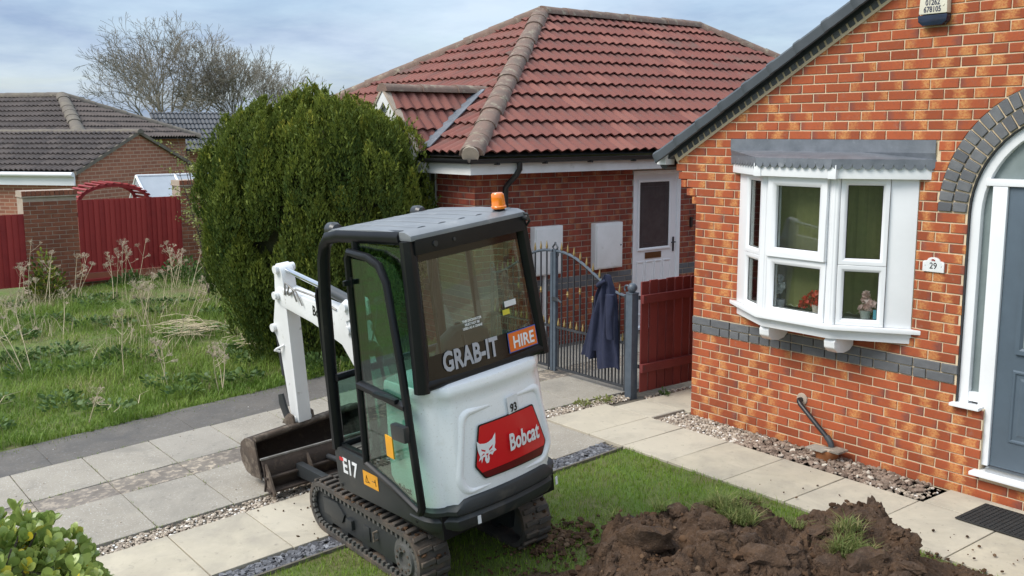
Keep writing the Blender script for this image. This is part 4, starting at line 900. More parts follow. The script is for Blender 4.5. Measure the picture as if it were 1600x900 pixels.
for (a, b, c0, c1, lab) in ((.634, 1.09, .905, 1.515, 'white meter cabinet on brick wall behind the gate hinge'), (1.645, 2.13, .90, 1.50, 'white meter cabinet on brick wall beside the side door')):
    t = thing('meter_box', lab, 'meter box', (NX, (a+b)/2, c0), 'meter cabinets on the brick wall')
    mb = MB(); mb.prism([(NX+.004, a, c0), (NX+.004, b, c0), (NX+.004, b, c1), (NX+.004, a, c1)], (.09, 0, 0)); mb.build('body', 'whitepaint', t, bevel=.008)
    mb = MB(); mb.prism([(NX+.096, a+.018, c0+.018), (NX+.096, b-.018, c0+.018), (NX+.096, b-.018, c1-.03), (NX+.096, a+.018, c1-.03)], (.012, 0, 0)); mb.build('door', 'whitepaint', t, bevel=.004)
    mb = MB(); mb.cyl((NX+.105, b-.045, (c0+c1)/2), (NX+.114, b-.045, (c0+c1)/2), .010, n=10); mb.build('lock', 'gatedark', t)
mb = MB(); mb.box(NX+.02, NX+.06, .82, .86, 0, .91); tag(mb.build('cable_duct', 'whitepaint'), 'pale conduit below the left meter cabinet', 'conduit')

# ================================================================== GATE, POST, FENCE, COAT
def gate_leaf(mirror, label):
    xm = -2.04; f = (lambda x: x) if not mirror else (lambda x: 2*xm-x)
    t = thing('gate_leaf', label, 'gate', (f(-1.45), 0, 0), 'wrought iron driveway gates')
    x0, x1 = -2.015, -.90
    def zt(x): q = min(1, max(0, (x-x0)/(x1-x0))); return 1.02+.36*(.5+.5*math.cos(math.pi*q**1.15))
    mb = MB(); mb.box(*sorted((f(x0)-.02, f(x0)+.02)), -.02, .02, .03, 1.40 if not mirror else 1.36); mb.build('stile', 'gategrey', t)
    mb = MB(); mb.box(*sorted((f(x1)-.016, f(x1)+.016)), -.016, .016, .03, 1.03); mb.build('stile', 'gatedark', t)
    mb = MB(); mb.tube([(f(x0+(x1-x0)*i/20), -.001, zt(x0+(x1-x0)*i/20)) for i in range(21)], .0155, 6); mb.build('top_rail', 'gategrey', t, smooth=40)
    for z, nm in ((.53, 'middle_rail'), (.07, 'bottom_rail')):
        mb = MB(); mb.box(*sorted((f(x0), f(x1))), -.011, .011, z-.012, z+.012); mb.build(nm, 'gatedark', t)
    nbar = 11
    for i in range(1, nbar):
        x = x0+(x1-x0)*i/nbar; z1 = zt(x)
        mb = MB(); mb.box(f(x)-.007, f(x)+.007, -.007, .007, .07, z1+.03); b = mb.build('bar', 'gatedark', t)
        mb = MB(); mb.lathe([(.006,0),(.012,.012),(.013,.03),(.008,.06),(.002,.095)], (f(x), 0, z1+.012), 8); mb.build('spear', 'gold', b, smooth=50)
        if i % 2 == 0 and i < 8:
            mb = MB(); mb.lathe([(.007,-.035),(.012,-.026),(.009,-.014),(.016,0),(.009,.014),(.012,.026),(.007,.035)], (f(x), 0, .92 if i % 4 else .98), 10); mb.build('knot', 'gold', b, smooth=50)
    for i in range(nbar):
        x = x0+(x1-x0)*(i+.5)/nbar; mb = MB(); mb.box(f(x)-.006, f(x)+.006, -.006, .006, .07, .56); b = mb.build('dog_bar', 'gatedark', t)
        mb = MB(); mb.lathe([(.006,0),(.014,.01),(.015,.025),(.009,.055),(.002,.09)], (f(x), 0, .545), 8); mb.build('spear', 'gold', b, smooth=50)
    mb = MB(); c0 = Vector((f(x1+.0), -.0, 1.045)); sg = -1 if mirror else 1
    mb.tube([c0+Vector((sg*(.0+.045*math.sin(a)*(1-.06*a)), 0, .05-.045*math.cos(a)*(1-.06*a))) for a in (i*.5 for i in range(12))], .009, 6); mb.build('scroll', 'gategrey', t, smooth=40)
    if not mirror:
        mb = MB()
        for sg in (1, -1): mb.tube([(xm+.018+sg*.045*math.sin(a), 0, 1.37+.10*(a/3.3)+ .012*math.sin(a*2)) for a in (i*.3 for i in range(12))], .009, 6)
        for sg in (1, -1): mb.tube([(xm+.02+sg*(.02+.03*math.sin(a)), 0, 1.345-.03*math.cos(a)) for a in (i*.6 for i in range(10))], .008, 6)
        mb.build('heart_scroll', 'gatedark', t, smooth=40)
        mb = MB(); mb.box(xm-.0, xm+.11, -.035, -.02, .83, .87); mb.cyl((xm+.1,-.03,.85), (xm+.16,-.03,.82), .012, n=8); mb.build('latch', 'gatedark', t)
    else:
        mb = MB(); mb.cyl((xm-.06,-.03,.03), (xm-.06,-.03,.4), .009, n=8); mb.build('drop_bolt', 'gatedark', t)
gate_leaf(False, 'grey wrought iron gate leaf with gold spears, navy coat hanging on it')
gate_leaf(True, 'grey wrought iron gate leaf half hidden behind the digger cab')
gp_ = thing('gate_post', 'square blue grey metal gate post with ball top beside red fence', 'post', (-.80, -.02, 0))
mb = MB(); mb.box(-.845, -.755, -.065, .025, -.05, 1.06); mb.build('shaft', 'gategrey', gp_, bevel=.004)
mb = MB(); mb.box(-.848, -.752, -.068, .028, 1.06, 1.072); mb.lathe([(.02,1.072),(.03,1.08),(.046,1.10),(.05,1.12),(.046,1.14),(.03,1.16),(.005,1.168)], (-.80,-.02,0), 14); mb.build('ball_cap', 'gategrey', gp_, smooth=45)
fence = thing('picket_fence', 'dark red stained wooden fence between gate post and house corner', 'fence', (-.7, .8, 0))
for i in range(15):
    y0 = .015+i*.122; mb = MB(); zt_ = 1.19+rng.uniform(-.008,.008); mb.box(-.722, -.704, y0, y0+.108+rng.uniform(-.004,.004), .05, zt_, rnd=rng.random()); mb.build('board', 'redfence', fence, bevel=.003, seg=1)
for z in (.26, .97):
    mb = MB(); mb.box(-.7035, -.660, -.0, 1.85, z, z+.085, rnd=.4); mb.build('rail', 'redfence', fence, bevel=.004)
mb = MB()
for z in (.27, .98): mb.box(-.757, -.659, .027, .034, z+.02, z+.06)
mb.parts('hinge_strap', 'gatedark', fence)
def coat():
    t = thing('coat', 'navy blue jacket hung over the spears of the iron gate', 'coat', (-1.2, -.05, 1.2)); V = []; F = []
    LT = [(0,-1.185),(.08,-1.24),(.25,-1.315),(.5,-1.395),(.8,-1.475),(1,-1.53)]; RT = [(0,-1.115),(.08,-1.075),(.2,-1.04),(.5,-1.0),(.8,-.985),(1,-.965)]
    def ip(tb, q):
        for (a, x), (b, y) in zip(tb, tb[1:]):
            if q <= b: return x+(y-x)*(q-a)/(b-a)
        return tb[-1][1]
    ns, nt_ = 40, 34
    for side in (0, 1):
        for i in range(nt_+1):
            for j in range(ns+1):
                q = i/nt_; s = j/ns; zb = .31+.0*s
                if s > .48: zb = .235+.02*math.sin(s*9)
                if .40 < s < .48: zb = .40
                z = 1.20-(1.20-zb)*q; x = ip(LT, q)*(1-s)+ip(RT, q)*s
                fold = (.022*math.sin(s*16+q*2.2+1.5*math.sin(q*3))+.014*math.sin(s*31-q*4))*min(1, q*3+.25)
                bul = .075*math.sin(math.pi*s)**.6*(.55+.45*q)
                y = -.03-bul-fold if side == 0 else -.02+.01*math.sin(s*9)
                z += .02*math.sin(math.pi*s)*(1-q); V.append((x, y, z))
    n_ = (nt_+1)*(ns+1); w_ = ns+1
    for k in (0, n_):
        for i in range(nt_):
            for j in range(ns): F.append((k+i*w_+j, k+i*w_+j+1, k+(i+1)*w_+j+1, k+(i+1)*w_+j))
    rim = [i*w_ for i in range(nt_+1)]; rim2 = [i*w_+ns for i in range(nt_+1)]; bot = [nt_*w_+j for j in range(ns+1)]; tp = list(range(ns+1))
    for e in (rim, rim2, bot, tp):
        for a, b in zip(e, e[1:]): F.append((a, b, b+n_, a+n_))
    mb = MB(); mb.add(V, F); mb.build('body', 'coat', t, smooth=60)
    mb = MB(); secs = []
    for i in range(16):   # sleeve hanging on the right side
        q = i/15; z = 1.03-.46*q; cx = -1.03+.035*q+.012*math.sin(q*5); r0 = .048-.008*q
        secs.append([(cx+r0*1.05*math.cos(a)*(1+.1*math.sin(3*a+q*9)), -.115-.02*math.sin(q*3)+r0*.8*math.sin(a), z) for a in (6.283*k/14 for k in range(14))])
    mb.sweep(secs); mb.build('sleeve', 'coat', t, smooth=60)
    mb = MB(); mb.tube([(-1.235,-.06,1.12),(-1.22,-.10,1.10),(-1.17,-.115,1.13),(-1.12,-.09,1.16)], [.02,.026,.024,.016], 8); mb.build('collar', 'coat', t, smooth=60)
coat()

# ================================================================== FAR LEFT: piers, panels, bungalow
def pier(y0, y1, zt_, label, x=-12.5):
    t = thing('brick_pier', label, 'pier', (x-.2, (y0+y1)/2, -.15), 'brown brick garden wall piers')
    mb = MB(); mb.box(x-.45, x, y0, y1, -.4, zt_-.11); core_ = mb.build('wall', 'mortar2', t)
    bricks(core_, (x,0,0), (0,1,0), (1,0,0), courses(lambda k: (y0, y1), int((zt_-.11+.3)/.075), -.3, off0=y0), 'brick3', .006)
    mb = MB(); mb.box(x-.47, x+.03, y0-.02, y1+.02, zt_-.11, zt_-.09); mb.build('tile_crease', 'mortar2', t)
    nn = round((y1-y0+.04)/.078)
    for i in range(nn):
        a = y0-.02+(y1-y0+.04)*i/nn; vs, fs, uvs, rn = [], [], [], []
        brick_geo([(a+.004, zt_-.088), (a+.072, zt_-.088), (a+.072, zt_), (a+.004, zt_)], (a, a+.3, zt_-.09, zt_), .015, rseed(), vs, fs, uvs, rn)
        link('coping_brick', brick_mesh(vs, fs, uvs, rn, 'brick3'), None, t, mw=basis((x+.015,0,0), (0,1,0), (0,0,1), (1,0,0)))
    mb = MB(); mb.box(x-.46, x+.012, y0-.01, y1+.01, zt_-.09, zt_-.006); mb.build('coping_bed', 'mortar2', t)
pier(-3.15, -2.27, 1.68, 'brown brick pier between the two red fence panels')
pier(-.40, .9, 1.78, 'brown brick pier behind the conifer, right of the red panel')
def panel(y0, y1, z0, zt0, zt1, label, x=-12.52):
    t = thing('fence_panel', label, 'fence', (x, (y0+y1)/2, -.1), 'bright red closeboard fence panels'); n_ = round((y1-y0)/.095)
    for i in range(n_):
        a = y0+(y1-y0)*i/n_; b = y0+(y1-y0)*(i+1)/n_+.012; zt_ = zt0+(zt1-zt0)*i/n_; mb = MB(); o = .0 if i % 2 else .0
        mb.add([(x+.012,a,z0),(x+.026,a,z0),(x+.004,b,z0),(x-.004,b,z0),(x+.012,a,zt_),(x+.026,a,zt_),(x+.004,b,zt_),(x-.004,b,zt_)], [(0,1,2,3),(7,6,5,4),(0,4,5,1),(1,5,6,2),(2,6,7,3),(3,7,4,0)], rng.random()); mb.build('board', 'redpanel', t)
    mb = MB(); mb.box(x-.04, x-.006, y0, y1, z0+.2, z0+.27); mb.box(x-.04, x-.006, y0, y1, zt0-.3, zt0-.23); mb.build('rail', 'redpanel', t)
    return t
panel(-2.26, -.40, .17, 1.49, 1.485, 'large red closeboard fence panel between two brick piers')
panel(-6.4, -3.15, .02, 1.25, 1.29, 'red fence panel cut off by the left edge of the picture')
lw = thing('low_brick_wall', 'low brown brick wall with red coping under the red panel', 'wall', (-12.5, -1.3, -.2))
mb = MB(); mb.box(-12.7, -12.5, -2.265, -.405, -.4, .02); c_ = mb.build('wall', 'mortar2', lw); bricks(c_, (-12.5,0,0), (0,1,0), (1,0,0), courses(lambda k: (-2.26,-.41), 4, -.3, off0=-2.2), 'brick3', .006)
mb = MB(); mb.box(-12.72, -12.42, -2.26, -.41, .022, .06); mb.build('coping', 'redpanel', lw)
mb = MB(); mb.box(-12.7, -12.5, -2.26, -.41, .06, .16); mb.build('upper_course', 'brick3', lw)
ga_ = thing('garden_arch', 'red slatted timber arch showing above the red fence panel', 'arch', (-13.4, -1.4, 0))
for x in (-13.1, -13.9):
    mb = MB(); o = [( -1.44-.66*math.cos(math.pi*i/16), 1.40+.33*math.sin(math.pi*i/16)) for i in range(17)]; ii = [(-1.44-.60*math.cos(math.pi*i/16), 1.40+.27*math.sin(math.pi*i/16)) for i in range(17)]
    q = [(x, y, z) for y, z in o]+[(x, y, z) for y, z in ii[::-1]]
    for k_ in range(16): mb.prism([(x, *o[k_]), (x, *o[k_+1]), (x, *ii[k_+1]), (x, *ii[k_])], (-.05, 0, 0))
    mb.build('arch_rib', 'redpanel', ga_)
    mb = MB(); mb.box(x-.05, x, -2.10, -2.04, -.1, 1.4); mb.box(x-.05, x, -.84, -.78, -.1, 1.4); mb.build('leg', 'redpanel', ga_)
for i in range(15):
    a = math.pi*(i+.5)/15; y, z = -1.44-.665*math.cos(a), 1.40+.335*math.sin(a); mb = MB(); T = basis((-13.05,y,z), (-1,0,0), Vector((0,math.sin(a)*.66,math.cos(a)*.33)).normalized(), Vector((0,-math.cos(a)*.33,math.sin(a)*.66)).normalized())
    mb.box(0, .95, -.022, .022, 0, .018, T); mb.build('arch_slat', 'redpanel', ga_)
gh = thing('greenhouse', 'small white framed greenhouse roof behind the red fence', 'greenhouse', (-14.5, .3, 0))
M['pale_glass'] = pm('pale_greenhouse_glazing', (.36,.39,.42), (.42,.45,.48), 3, .15, spec=.6)
g6 = [Vector(q) for q in ((-13.95,-.52,1.28),(-14.6,-.55,1.80),(-15.2,-.52,1.28),(-13.95,1.25,1.28),(-14.6,1.22,1.80),(-15.2,1.25,1.28))]
mb = MB(); mb.add(g6, [(0,1,2),(0,3,4,1),(1,4,5,2),(3,5,4)]); mb.box(-15.2,-13.95,-.52,1.25,-.1,1.275); mb.build('glazing', 'pale_glass', gh)
mb = MB()
for a, b in ((g6[0],g6[1]),(g6[1],g6[2]),(g6[1],g6[4]),(g6[0],g6[3]),(g6[3],g6[4]),(g6[0].lerp(g6[3],.45),g6[1].lerp(g6[4],.45)),(g6[0],Vector((-13.95,-.52,0))),(g6[2],Vector((-15.2,-.52,0)))): mb.cyl(a, b, .026, n=6)
mb.build('frame', 'upvc', gh)
bg_ = thing('brown_roof_bungalow', 'brick bungalow with brown tiled gable roof beyond the red fence', 'house', (-17, -1.05, 0)); bg_.rotation_euler.z = R(37)
M['farbrick'] = None
def far_brick(name, c1, c2, mort, sc_=1.0):
    m, t, b = nodes_of(name); tc_ = t.nodes.new('ShaderNodeTexCoord'); mp = t.nodes.new('ShaderNodeMapping'); mp.inputs['Rotation'].default_value = (R(90), 0, R(90)); t.links.new(tc_.outputs['Object'], mp.inputs[0])
    sx = t.nodes.new('ShaderNodeSeparateXYZ'); t.links.new(tc_.outputs['Object'], sx.inputs[0]); ad = t.nodes.new('ShaderNodeMath'); ad.operation = 'ADD'; t.links.new(sx.outputs[0], ad.inputs[0]); t.links.new(sx.outputs[1], ad.inputs[1])
    cb = t.nodes.new('ShaderNodeCombineXYZ'); t.links.new(ad.outputs[0], cb.inputs[0]); t.links.new(sx.outputs[2], cb.inputs[1])
    br = t.nodes.new('ShaderNodeTexBrick'); t.links.new(cb.outputs[0], br.inputs[0]); br.inputs['Scale'].default_value = 1; br.inputs['Brick Width'].default_value = .225*sc_; br.inputs['Row Height'].default_value = .075*sc_; br.inputs['Mortar Size'].default_value = .009*sc_
    br.inputs['Color1'].default_value = rgba(c1); br.inputs['Color2'].default_value = rgba(c2); br.inputs['Mortar'].default_value = rgba(mort); t.links.new(br.outputs[0], b.inputs['Base Color']); b.inputs['Roughness'].default_value = .9
    return m
M['farbrick'] = far_brick('far_brick', (.36,.145,.085), (.26,.10,.062), (.42,.27,.19), 1.15)
gy0, gyr, gy1, gze, gzr = -1.05, 1.15, 3.35, 1.83, 2.66
mb = MB(); mb.prism([(-17, gy0, -.3), (-17, gy1, -.3), (-17, gy1, gze), (-17, gyr, gzr-.03), (-17, gy0, gze)], (-9, 0, 0)); mb.build('wall', 'farbrick', bg_)
ls = math.hypot(gyr-gy0, gzr-gze); mb = MB(); mb.add([(-16.95,gy0-.12,gze-.04),(-16.95,gyr,gzr),(-26,gyr,gzr),(-26,gy0-.12,gze-.04),(-16.95,gy1+.12,gze-.04),(-26,gy1+.12,gze-.04)], [(0,1,2,3),(1,4,5,2)]); fr_ = mb.build('roof', 'felt', bg_)
Sx = Vector((0, gyr-gy0+.12, gzr-gze+.04)); tile_roof(fr_, (-26,gy0-.12,gze-.02), (1,0,0), Sx, [(0,0),(9.06,0),(9.06,Sx.length),(0,Sx.length)], 'tile_brown', w_=.27, gauge=.32, roll=.045, kind_all=True)
ridge_caps(fr_, (-26,gyr,gzr+.05), (-16.92,gyr,gzr+.05), 'ridge_brown', .10, .45)
for (a, b) in (((gy0-.13, gze-.05), (gyr, gzr+.01)), ((gyr, gzr+.01), (gy1+.13, gze-.05))):
    mb = MB(); mb.prism([(-16.93,a[0],a[1]+.05),(-16.93,b[0],b[1]+.05),(-16.93,b[0],b[1]-.03),(-16.93,a[0],a[1]-.03)], (-.12,0,0)); mb.build('verge', 'ridge_brown', fr_)
mb = MB(); mb.box(-26, -16.98, gy0-.17, gy0-.13, gze-.30, gze-.07); mb.build('fascia', 'upvc', bg_); mb = MB(); mb.cyl((-26,gy0-.22,gze-.06), (-16.96,gy0-.22,gze-.06), .055, n=10); mb.build('gutter', 'upvc', bg_, smooth=40)
hb = thing('hipped_brown_roof', 'brown hipped tiled roof rising behind the gabled brown roof bungalow', 'house', (-23.5, .35, 0)); hb.rotation_euler.z = R(37)
# hip block behind
hA = Vector((-23.5, .35, 3.66)); hz = 2.5; hr = 2.6
pts = {'c1': Vector((hA.x+hr, hA.y-hr, hz)), 'c2': Vector((hA.x+hr, hA.y+hr, hz)), 'l1': Vector((-34, hA.y-hr, hz)), 'l2': Vector((-34, hA.y+hr, hz)), 'r': Vector((-34, hA.y, hA.z))}
mb = MB(); mb.add([pts['c1'],pts['c2'],hA,pts['l1'],pts['r'],pts['l2']], [(0,1,2),(3,0,2,4),(1,5,4,2)]); hr_ = mb.build('roof', 'felt', hb)
mb = MB(); mb.box(-34, hA.x+hr-.3, hA.y-hr+.3, hA.y+hr-.3, -.3, hz); mb.build('wall', 'farbrick', hb)
hh_ = math.hypot(hr, hA.z-hz)
tile_roof(hr_, pts['c1']+Vector((0,0,.01)), (0,1,0), (-hr/hh_,0,(hA.z-hz)/hh_), [(0,0),(2*hr,0),(hr,hh_)], 'tile_brown', w_=.27, gauge=.34, roll=.045, kind_all=True)
tile_roof(hr_, pts['l1']+Vector((0,0,.01)), (1,0,0), (0,hr/hh_,(hA.z-hz)/hh_), [(0,0),(34+hA.x+hr,0),(34+hA.x,hh_),(0,hh_)], 'tile_brown', w_=.27, gauge=.34, roll=.045, kind_all=True)
ridge_caps(hr_, pts['c1']+up_, hA+up_, 'ridge_brown', .13, .45, 'hip_tile'); ridge_caps(hr_, pts['c2']+up_, hA+up_, 'ridge_brown', .13, .45, 'hip_tile'); ridge_caps(hr_, pts['r']+up_, hA+up_, 'ridge_brown', .12, .45)
gr = thing('grey_roof_house', 'distant house with grey tiled roof and orange brick gable below the bare trees', 'house', (-33, 7, 0))
# gable towards +X, ridge along +Y as seen from here
gx = -31.5; mb = MB(); mb.prism([(gx-3.2,6.0,-.3),(gx+1.2,5.3,-.3),(gx+1.2,5.3,2.1),(gx-.3,6.0,3.32),(gx-3.2,6.0,2.3)], Vector((.5,5.5,0))); mb.build('wall', 'farbrick', gr)
a0, a1, b0, b1 = Vector((gx-.3,5.95,3.36)), Vector((gx+1.6,5.2,2.0)), Vector((gx+.4,11.6,3.36)), Vector((gx+2.3,11.0,2.0))
mb = MB(); mb.add([a0,a1,b1,b0,Vector((gx-3.3,5.9,2.2)),Vector((gx-2.6,11.5,2.2))], [(0,1,2,3),(0,3,5,4)]); grr = mb.build('roof', 'tile_grey', gr)
Ug = (b1-a1).normalized(); Sg = (a0-a1); Sg = (Sg-Ug*Sg.dot(Ug)); tile_roof(grr, a1+Vector((0,0,.02)), Ug, Sg, [(0,0),((b1-a1).length,0),((b1-a1).length,Sg.length),(0,Sg.length)], 'tile_grey', w_=.3, gauge=.33, roll=.05, kind_all=True)
mb = MB(); mb.prism([a0+Vector((0,-.03,.05)), a1+Vector((0,-.03,.03)), a1+Vector((0,-.03,-.1)), a0+Vector((0,-.03,-.1))], (.01,.08,0)); mb.build('bargeboard', 'upvc', gr)
mb = MB(); mb.cyl((-24.8,2.6,0), (-24.8,2.6,3.25), .04, n=8); tag(mb.build('vent_post', 'greyplastic'), 'thin grey post standing beyond the brown roofs', 'post')

# ================================================================== VEGETATION
def conifer():
    t = thing('conifer_bush', 'large dark green egg shaped conifer bush with upright plumes behind the digger arm', 'conifer', (-4.75, -1.45, -.05))
    cx, cy = -4.79, -1.47; ax = Vector((.61, .79, 0)); ay = Vector((-.79, .61, 0))
    prof = [(-.05,.62),(.3,.88),(.8,1.14),(1.3,1.30),(1.8,1.34),(2.2,1.29),(2.55,1.16),(2.82,.95),(3.05,.55)]
    def rad(z):
        for (a, x), (b, y) in zip(prof, prof[1:]):
            if z <= b: return x+(y-x)*max(0, (z-a))/(b-a)
        return .2
    pl = []
    for i in range(262):
        z0 = rng.uniform(-.1, 2.35); a = rng.uniform(0, 6.283); fr_ = rng.uniform(.78, 1.06); hl = rng.uniform(.5, 1.1); z1 = min(z0+hl, 3.15)
        pl.append((a, z0, z1, fr_, rng.uniform(.10, .19)))
    for i in range(60):
        a = rng.uniform(0, 6.283); pl.append((a, 1.9, rng.uniform(2.75, 3.22), rng.uniform(.2, .85), rng.uniform(.10, .15)))
    for i in range(85):
        a = rng.uniform(0, 6.283); q = rng.uniform(0, .95); zz_ = 2.98-.55*q**3+rng.uniform(-.12,.1); pl.append((a, zz_-.5, zz_+rng.uniform(.02,.30), q, rng.uniform(.04,.075)))
    P = []; D = []; RN = []
    for a, z0, z1, fr_, rp in pl:
        n = int(280+860*(z1-z0)*rp/.15); q = nr.random(n)**.9
        r0 = rad(z0+.2)*fr_; r1 = min(r0, rad(max(z1-.1, z0))*fr_+.04)
        c = lambda q_: (r0+(r1-r0)*q_)
        th = nr.uniform(0, 6.283, n); rr = rp*np.sin(np.pi*np.clip(.12+.88*q, 0, 1))**.75*(.75+.35*nr.random(n))
        la = math.cos(a)*c(q)+rr*np.cos(th); lb = math.sin(a)*c(q)*.82+rr*np.sin(th); z = z0+(z1-z0)*q
        P.append(np.stack([cx+ax.x*la+ay.x*lb, cy+ax.y*la+ay.y*lb, z-.05], 1))
        ox = ax.x*np.cos(th)+ay.x*np.sin(th); oy = ax.y*np.cos(th)+ay.y*np.sin(th)
        D.append(np.stack([ox*.45+nr.normal(0,.25,n), oy*.45+nr.normal(0,.25,n), .95+nr.normal(0,.2,n)], 1))
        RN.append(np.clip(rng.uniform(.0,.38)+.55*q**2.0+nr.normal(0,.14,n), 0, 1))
    for a, z0, z1, fr_, rp in pl:                      # stray shoots that break the outline
        for k in range(9):
            q = rng.uniform(.15, 1); th = rng.uniform(0, 6.283); rr = rp*math.sin(math.pi*min(1, .12+.88*q))**.75*1.02; r0 = rad(z0+.2)*fr_; r1 = min(r0, rad(max(z1-.1, z0))*fr_+.04); cc_ = r0+(r1-r0)*q
            la = math.cos(a)*cc_+rr*math.cos(th); lb = math.sin(a)*cc_*.82+rr*math.sin(th); o = Vector((cx+ax.x*la+ay.x*lb, cy+ax.y*la+ay.y*lb, z0+(z1-z0)*q-.05))
            d = Vector((ax.x*math.cos(th)+ay.x*math.sin(th), ax.y*math.cos(th)+ay.y*math.sin(th), 0))*rng.uniform(.15,.7)+Vector((rng.gauss(0,.15), rng.gauss(0,.15), 1)); d.normalize(); ln = rng.uniform(.07,.17); m_ = 9; tone = rng.uniform(.3,.95)
            t_ = np.linspace(0, 1, m_)[:, None]; P.append(np.array(o)[None]+np.array(d)[None]*ln*t_); D.append(np.array(d)[None]+nr.normal(0,.42,(m_,3))); RN.append(np.clip(tone*.6+.4*t_[:, 0]*tone+nr.normal(0,.08,m_), 0, 1))
    P = np.concatenate(P); D = np.concatenate(D); RN = np.concatenate(RN); D /= np.linalg.norm(D, axis=1)[:, None]; n = len(P)
    L_ = nr.uniform(.022, .048, n)[:, None]; S_ = np.cross(D, nr.normal(0, 1, (n, 3))); S_ /= np.linalg.norm(S_, axis=1)[:, None]; W_ = L_*.26
    V = np.stack([P-D*L_*.3, P+S_*W_, P+D*L_, P-S_*W_], 1).reshape(-1, 3); F = np.arange(n*4).reshape(-1, 4)
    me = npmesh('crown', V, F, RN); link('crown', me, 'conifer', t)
    mb = MB(); secs = []
    for z, r0 in prof: secs.append([(cx+ax.x*math.cos(k)*r0*.68+ay.x*math.sin(k)*r0*.54, cy+ax.y*math.cos(k)*r0*.68+ay.y*math.sin(k)*r0*.54, z*.90-.05) for k in (6.283*i/20 for i in range(20))])
    M['conifer_core'] = pm('conifer_dark_core', (.040,.050,.014), (.055,.050,.020), 8, .95, .8, 30); mb.sweep(secs); mb.build('dark_core', 'conifer_core', t, smooth=60)  # solid dark core added to block light inside the crown
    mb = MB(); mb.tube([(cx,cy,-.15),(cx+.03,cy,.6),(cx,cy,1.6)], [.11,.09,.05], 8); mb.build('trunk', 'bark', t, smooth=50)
conifer()
def leaf_cloud(P, Dn, size, ar=.45, cup=.25, rn=None):
    """obovate leaves of six faces' worth: 8 vertices, 3 quads"""
    n = len(P); P = np.asarray(P); D = np.asarray(Dn); D = D/np.linalg.norm(D, axis=1)[:, None]
    S_ = np.cross(D, nr.normal(0, 1, (n, 3))); S_ /= np.linalg.norm(S_, axis=1)[:, None]; U_ = np.cross(S_, D)
    L_ = nr.uniform(size[0], size[1], n)[:, None]; rows = []
    for q, w_, up in ((0, .05, 0), (.2, .25, .02), (.45, .46, .03), (.7, .5, .02), (.9, .30, -.02), (1.0, .05, -.06)):
        c = P+D*L_*q+U_*L_*up*cup*4*0.5
        rows += [c-S_*L_*ar*w_+U_*L_*w_*cup*.3, c+S_*L_*ar*w_+U_*L_*w_*cup*.3]
    V = np.stack(rows, 1).reshape(-1, 3); k = np.arange(n)[:, None]*12
    F = np.stack([k+np.array([[2*j,2*j+1,2*j+3,2*j+2]]) for j in range(5)], 1).reshape(-1, 4)
    me = npmesh('leaves', V, F, np.repeat(nr.random(n) if rn is None else rn, 5)); me.polygons.foreach_set('use_smooth', [True]*len(me.polygons)); return me
def hedge():
    c = Vector((1.25, -6.42, .13)); t = thing('leafy_hedge', 'light green broad leaved hedge in the near left corner', 'hedge', (c.x, c.y, -.35)); P = []; D = []; RN = []
    for i in range(1500):
        d = Vector((rng.gauss(0,1), rng.gauss(0,1), abs(rng.gauss(0,1)))).normalized(); r0 = rng.uniform(.72, 1.0)
        o = c+Vector((d.x*.80, d.y*.74, d.z*.78))*r0*(1+.10*math.sin(d.x*7+1)*math.sin(d.y*6)); k = rng.randint(4, 7); tone = rng.random()
        for j in range(k):
            a = 6.283*j/k+rng.uniform(-.4,.4); e = d.orthogonal().normalized(); e.rotate(Matrix.Rotation(a, 3, d)); P.append(o); D.append(e*rng.uniform(.5,1)+d*rng.uniform(.5,1.1)+Vector((0,0,.35))); RN.append(min(1, max(0, tone*.75+rng.uniform(0,.25))) if rng.random() > .035 else 1.0)
    link('leaves', leaf_cloud(P, D, (.045, .078), .62, .3, np.array(RN)), 'laurel', t)
    mb = MB(); mb.lathe([(.3,-.35),(.55,-.1),(.60,.15),(.5,.38),(.25,.52),(.02,.56)], (c.x, c.y, c.z), 14); mb.build('dark_core', 'conifer_core', t, smooth=60)  # solid dark core filling the hedge behind its leaves
    mb = MB()
    for i in range(30):
        d = Vector((rng.gauss(0,1), rng.gauss(0,1), abs(rng.gauss(0,.8))+.3)).normalized(); mb.tube([c-Vector((0,0,.25)), c+d*.4, c+Vector((d.x*.78,d.y*.72,d.z*.74))], [.012,.008,.004], 5)
    mb.build('branches', 'bark', t)
hedge()
ORD = 'first second third fourth fifth sixth seventh eighth ninth tenth eleventh twelfth thirteenth fourteenth fifteenth sixteenth seventeenth eighteenth nineteenth twentieth twenty-first twenty-second twenty-third twenty-fourth twenty-fifth twenty-sixth twenty-seventh twenty-eighth twenty-ninth thirtieth'.split()
